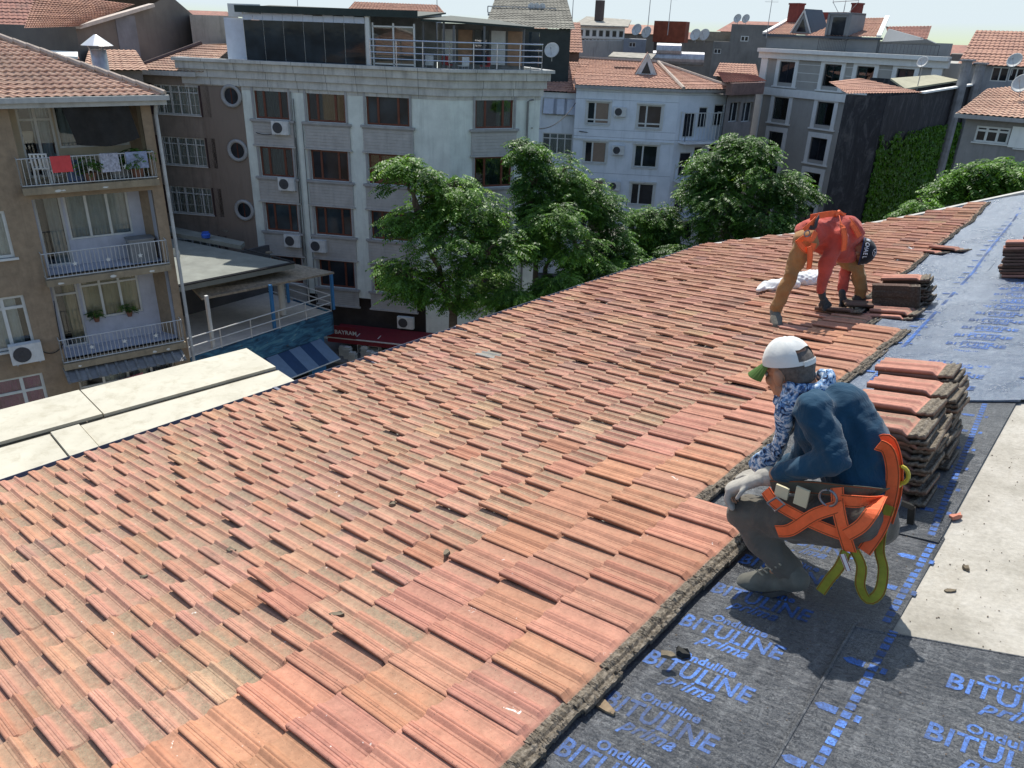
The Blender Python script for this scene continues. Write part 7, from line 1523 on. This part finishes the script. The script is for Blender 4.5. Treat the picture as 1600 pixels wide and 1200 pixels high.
body = [('c', pl, wa, .085, .085), ('c', wa, ch, .085, .10), ('c', ch, nk2, .09, .05), ('c', nk2, hc2-hu2*.05, .055, .055), ('c', sA, sB, .05, .05), ('c', hpA, knA, .058, .042), ('c', knA, anA, .040, .034), ('c', hpB, knB, .058, .042), ('c', knB, anB, .040, .034),
        ('c', sA, eA, .042, .036), ('c', eA, wA, .036, .027), ('c', sB, eB, .042, .036), ('c', eB, wB, .036, .027), ('c', anA, anA+nrm(-s2*.0-f2*.45-UP*.3+s2*.6)*.08, .024, .02), ('c', anB, anB+f2*.08-UP*.03, .024, .02)] + head_parts(hc2, hf2, hu2, hs2)
kA, kB = K(1291, 477, .05), K(1318, 474, -.14); hand(body, wA, wA+(kA-wA)*.9, f2, s2*-.5-UP*.3+f2*.5, .055, .007, (.3, .6), -1, ps=.6); hand(body, wB, wB+(kB-wB)*.9, f2, -UP, .055, .007, (.3, .6), 1, ps=.6)
B2_ = blob('person', body, SKIN, 'person bending over far tiles in red shirt, orange harness, tan trousers and dark cap', 'person', .008, smooth_it=3)
RS = cloth_mat('red_shirt', (.42, .075, .055), .22, .9, 6, 1.2); TN = cloth_mat('tan_trousers', (.29, .155, .060), .18, .95, 5, 1.1, .2)
blob('shirt', [('c', K(1285, 378, -.10), K(1325, 398, -.14), .12, .10), ('c', pl+f2*.02, wa, .150, .15), ('c', wa, ch, .15, .165), ('c', ch, nk2, .155, .09), ('c', sA-s2*.04, sB+s2*.04, .085, .085), ('c', sA, eA, .082, .066), ('c', eA, K(1283, 452, .06), .066, .056), ('c', sB, eB, .08, .064), ('c', eB, K(1317, 452, -.18), .064, .055)], RS, '', '', .014, parent=B2_, smooth_it=3, seed=3, wr=[(.012, 14), (.008, 30)])
blob('trousers', [('e', K(1258, 376, -.04), [f2*.115, s2*.14, UP*.125]), ('c', hpA, knA, .100, .072), ('c', knA, anA+UP*.03, .074, .066), ('c', hpB, knB, .095, .075), ('c', knB, anB+UP*.03, .076, .066)], TN, '', '', .014, parent=B2_, smooth_it=3, seed=6, wr=[(.012, 15), (.008, 30)])
DGL = cloth_mat('dark_glove', (.045, .050, .052), .3, .7, 20, .5); gl_ = [('c', K(1284, 457, .05), wA, .036, .034), ('c', K(1316, 456, -.16), wB, .036, .034)]
gl_ = gl_[:1]; hand(gl_, wA, kA, f2, s2*-.5-UP*.3+f2*.5, .090, .0155, (.3, .6), -1, spread=1.1); blob('glove', gl_, DGL, '', '', .0065, parent=B2_, smooth_it=1)
gl_ = [('c', K(1316, 456, -.16), wB, .036, .034)]; hand(gl_, wB, kB, f2, -UP, .090, .0155, (.3, .6), 1, spread=1.1); blob('glove', gl_, DGL, '', '', .0065, parent=B2_, smooth_it=1)
boot(anA+UP*.0, anA+nrm(-f2*.35-UP*.55+s2*.85)*.17, f2, B2_, BT); boot(anB, anB+f2*.15-UP*.05, s2, B2_, M('dark_boot', (.04, .035, .03), .8))
CB = cloth_mat('dark_cap', (.012, .013, .018), .2, .8, 8, .3); V = []; F = []; c0 = hc2+hu2*.02
for i in range(nn2+1):
    th2 = (math.pi/2)*(i/nn2)
    for j in range(nn1): ph = 2*math.pi*j/nn1; V.append(c0+(hf2*math.cos(ph)*.132+hs2*math.sin(ph)*.120)*math.sin(th2)+hu2*.130*math.cos(th2))
for i in range(nn2):
    for j in range(nn1): F.append([i*nn1+j, (i+1)*nn1+j, (i+1)*nn1+(j+1) % nn1, i*nn1+(j+1) % nn1])
cp = mesh_obj('cap', np.array(V), F, CB, B2_, None, True)
mb = MB(); q = []
for k_ in range(0, 29): ph = k_/28*6.283; q.append(c0+(hf2*math.cos(ph)*.135+hs2*math.sin(ph)*.123)-hu2*.002)
mb.strip(q, .012, .003, [hu2]*len(q)); part('cap_band', mb, M('band_navy', (.02, .03, .08), .8), cp)
# lettering round the cap rim and round emblem on the crown
PWH = M('print_white', (.55, .56, .60), .7); mb = MB(); txt = 'MIORMAN MICHAEL SCHUMACHER'[8:]
v_cache = {}
for i, ch_ in enumerate('MICHAEL  S'):
    if ch_ == ' ': continue
    v_, f_ = text_geo(ch_, .045, .001); 
    if len(v_) == 0: continue
    cw_ = v_[:, 0].max(); ph0 = 0
    view = nrm(EYE-c0); base = math.atan2(hs2@view, hf2@view); ph0 = base-1.25+i*.27
    pts = []
    for p in v_:
        ph = ph0+(p[0])/.13; th2 = math.pi/2-.14-p[1]/.112; pts.append(c0+((hf2*math.cos(ph)*.132+hs2*math.sin(ph)*.120)*math.sin(th2)+hu2*.130*math.cos(th2))*1.018)
    mb.add(pts, f_)
part('rim_lettering', mb, PWH, cp)
def dome(u, v, k_=1.02):
    th2 = math.hypot(u, v)/.112; ph = math.atan2(v, u); return c0+((hf2*math.cos(ph)*.132+hs2*math.sin(ph)*.120)*math.sin(th2)+hu2*.130*math.cos(th2))*k_
vu, vv = hf2@view*.055, hs2@view*.055
mb = MB(); mb.tube([dome(vu+.030*math.cos(t_), vv+.030*math.sin(t_)) for t_ in np.linspace(0, 6.283, 21)], .0022, 5)
for k_ in range(3): t_ = math.pi/2+k_*2.094; mb.tube([dome(vu, vv), dome(vu+.027*math.cos(t_), vv+.027*math.sin(t_))], [.004, .0012], 5)
part('emblem', mb, PWH, cp)
def straps2(lst, wd=.05, mat=ORG, name='harness_strap'):
    for p_ in lst: mb = MB(); w2.strap(mb, p_, wd, .004); part(name, mb, [mat, STI], B2_)
straps2([[(1266, 340, .02), (1285, 336, -.02), (1305, 334, -.08), (1320, 338, -.12)], [(1256, 360, .12), (1268, 350, .12), (1276, 342, .10)], [(1246, 380, .10), (1256, 372, .13), (1268, 374, .14), (1275, 362, .12)], [(1312, 340, .0), (1316, 352, .12), (1320, 372, .17), (1318, 392, .16)], [(1324, 342, -.05), (1335, 355, .02), (1343, 370, .05)],
    [(1265, 385, .15), (1266, 400, .15), (1264, 420, .15)], [(1246, 374, .1), (1256, 388, .13), (1267, 392, .13), (1272, 380, .13)], [(1305, 396, .02), (1302, 416, .02)]], .055)
straps2([[(1258, 352, .10), (1272, 356, .14), (1276, 346, .12), (1280, 338, .05)]], .04, M('dark_webbing', (.03, .03, .035), .8), 'waist_belt')
mb = MB(); q = K(1313, 333, -.10); mb.tube([K(1304, 337, -.08), K(1311, 331, -.1), K(1318, 337, -.1)], .02, 6); part('harness_pad', mb, ORG, B2_)
mb = MB(); cc_ = K(1261, 365, .15); mb.tube([cc_+(f2*math.cos(t_)+UP*math.sin(t_))*.028 for t_ in np.linspace(0, 6.283, 13)], .006, 5); part('ring', mb, BUC, B2_)
# tiles in his hands
a_, b_ = onroof(1312, 486, .08); loose(a_, b_, .085, 'dark tile being set down by the bending worker, nearer one', None, TM[2], .15, .05, .12); loose(a_+.28, b_-.16, .095, 'dark tile under the far hand of the bending worker', None, TM[2], .5, .1, -.1)

# ================================================================== cables and small facade clutter
CBL = M('cable_black', (.02, .02, .02), .6, .1)
def cable(p, q, sag, r, label):
    mb = MB(); p, q = np.asarray(p, float), np.asarray(q, float); mb.tube([p+(q-p)*t_-UP*sag*4*t_*(1-t_) for t_ in np.linspace(0, 1, 15)], r, 5); solo('cable', mb, CBL, label, 'cable')
cable(f1.pt(*f1.uz(84, 470, .05), .05), f1.pt(*f1.uz(97, 545, .05), .05), -.15, .014, 'thin cable looping on the brown wall left of the lowest balcony')
cable(f1.pt(*f1.uz(60, 545, .05), .05), f1.pt(*f1.uz(100, 535, .05), .05), .25, .014, 'sagging cable beside the left air conditioner of the brown block')
cable(f3.pt(*f3.uz(462, 215, .12), .12), f3.pt(*f3.uz(474, 410, .12), .12), .0, .02, 'black cable running down the pale strip right of the first window column')
cable(f3.pt(*f3.uz(400, 207, .12), .12), f3.pt(*f3.uz(436, 205, .3), .3), .15, .02, 'short cable feeding the top air conditioner of the office building')
cable(f4.pt(*f4.uz(905, 205, .1), .1), f4r.pt(*f4r.uz(1130, 215, .1), .1), .3, .03, 'cable strung across the pale blue block under its first floor windows')
cable(f3r.pt(LR-1, 13, .1), f4.pt(0, 13.2, .1), .6, .03, 'cable hanging between the offices and the pale blue block')
for i, (x, y) in enumerate(((300, 372), (352, 362), (420, 395))):
    p = P(x, y, ZR+.02); mb = MB(); n_ = 8; mb.slab([p+np.array([.35*math.cos(j*.785)*random.uniform(.5, 1), .25*math.sin(j*.785)*random.uniform(.5, 1), 0]) for j in range(n_)], (0, 0, .04)); solo('leaf_litter', mb, MUD, ['patch of dead leaves on the felt roof near the large dish', 'patch of dead leaves on the felt roof by the blue tub', 'patch of dead leaves at the right end of the felt roof'][i], 'debris')

def pot(p, label, k_=1.0):
    t = thing('potted_plant', label, 'potted plant', list(p)); mb = MB(); mb.lathe(p, [(.07*k_, 0), (.10*k_, .15*k_), (.105*k_, .16*k_)], 12); part('pot', mb, M('pot_clay', (.20, .09, .06), .8), t)
    V, F, A = foliage([[p[0], p[1], p[2]+.28*k_, .14*k_, .14*k_, .14*k_]], 60, .16*k_, int(p[0]*100) % 97, leafw=.09); mesh_obj('leaves', V, F, LEAF2, t, None, False, attrs={'leaf': ('FLOAT', A)})
u0, u1, zf, zt = bal[2]; pot(f1.pt(u0+1.2, zf+.8, -.92), 'small potted plant on the left of the lowest balcony window sill'); pot(f1.pt(u0+2.2, zf+.8, -.92), 'small potted plant at the middle of the lowest balcony window sill')
u0, u1, zf, zt = bal[0]; pot(f1.pt(u0+1.7, zf+.02, .1), 'leafy potted plant behind the middle of the top balcony railing', 1.7); pot(f1.pt(u1-.5, zf+.02, .0), 'leafy potted plant at the right end of the top balcony', 2.0)
for i, (q, hh, ww, mm, lb) in enumerate(((1.15, .5, .4, M('box_blue', (.12, .16, .28), .7), 'blue storage box on the top balcony floor'), (2.35, .62, .5, M('box_grey', (.30, .30, .31), .7), 'grey storage box on the top balcony floor'))):
    mb = MB(); p = f1.pt(u0+q, zf+.02, -.2); mb.par(p, f1.u*ww, f1.n*-.4, (0, 0, hh)); mb.par(p-f1.u*.02+f1.n*.02+(0, 0, hh), f1.u*(ww+.04), f1.n*-.44, (0, 0, .05)); solo('storage_box', mb, mm, lb, 'box')
u0, u1, zf, zt = bal[1]; mb = MB(); p = f1.pt(u1-1.0, zf+.02, -.3); mb.par(p, f1.u*.75, f1.n*-.5, (0, 0, .72)); mb.par(p-f1.u*.03+f1.n*.03+(0, 0, .72), f1.u*.81, f1.n*-.56, (0, 0, .04)); solo('cabinet', mb, M('cabinet_grey', (.22, .22, .22), .6, .2), 'low grey cabinet at the right end of the middle balcony', 'cabinet')
cloth_on_rail(low[0]-bal[2][0]*0+1.3, .75, .0, 0, M('red_cloth', (.60, .07, .07)), 'towel', '', 0) if False else None
fz = low[3]
for q, lb in ((1.1, 'left'), (2.1, 'right')):
    mb = MB(); p = f1.pt(low[0]+q, low[3]-.45, .12); mb.slab([p, p+f1.u*.8+(0, 0, .12), p+f1.u*.75+(0, 0, -.55), p+f1.u*.02+(0, 0, -.62)], f1.n*.012); solo('pink_cloth', mb, M('pink_cloth', (.45, .16, .20), .9, .1, 5), f'pink cloth pinned under the corrugated canopy, the {lb} one', 'laundry')
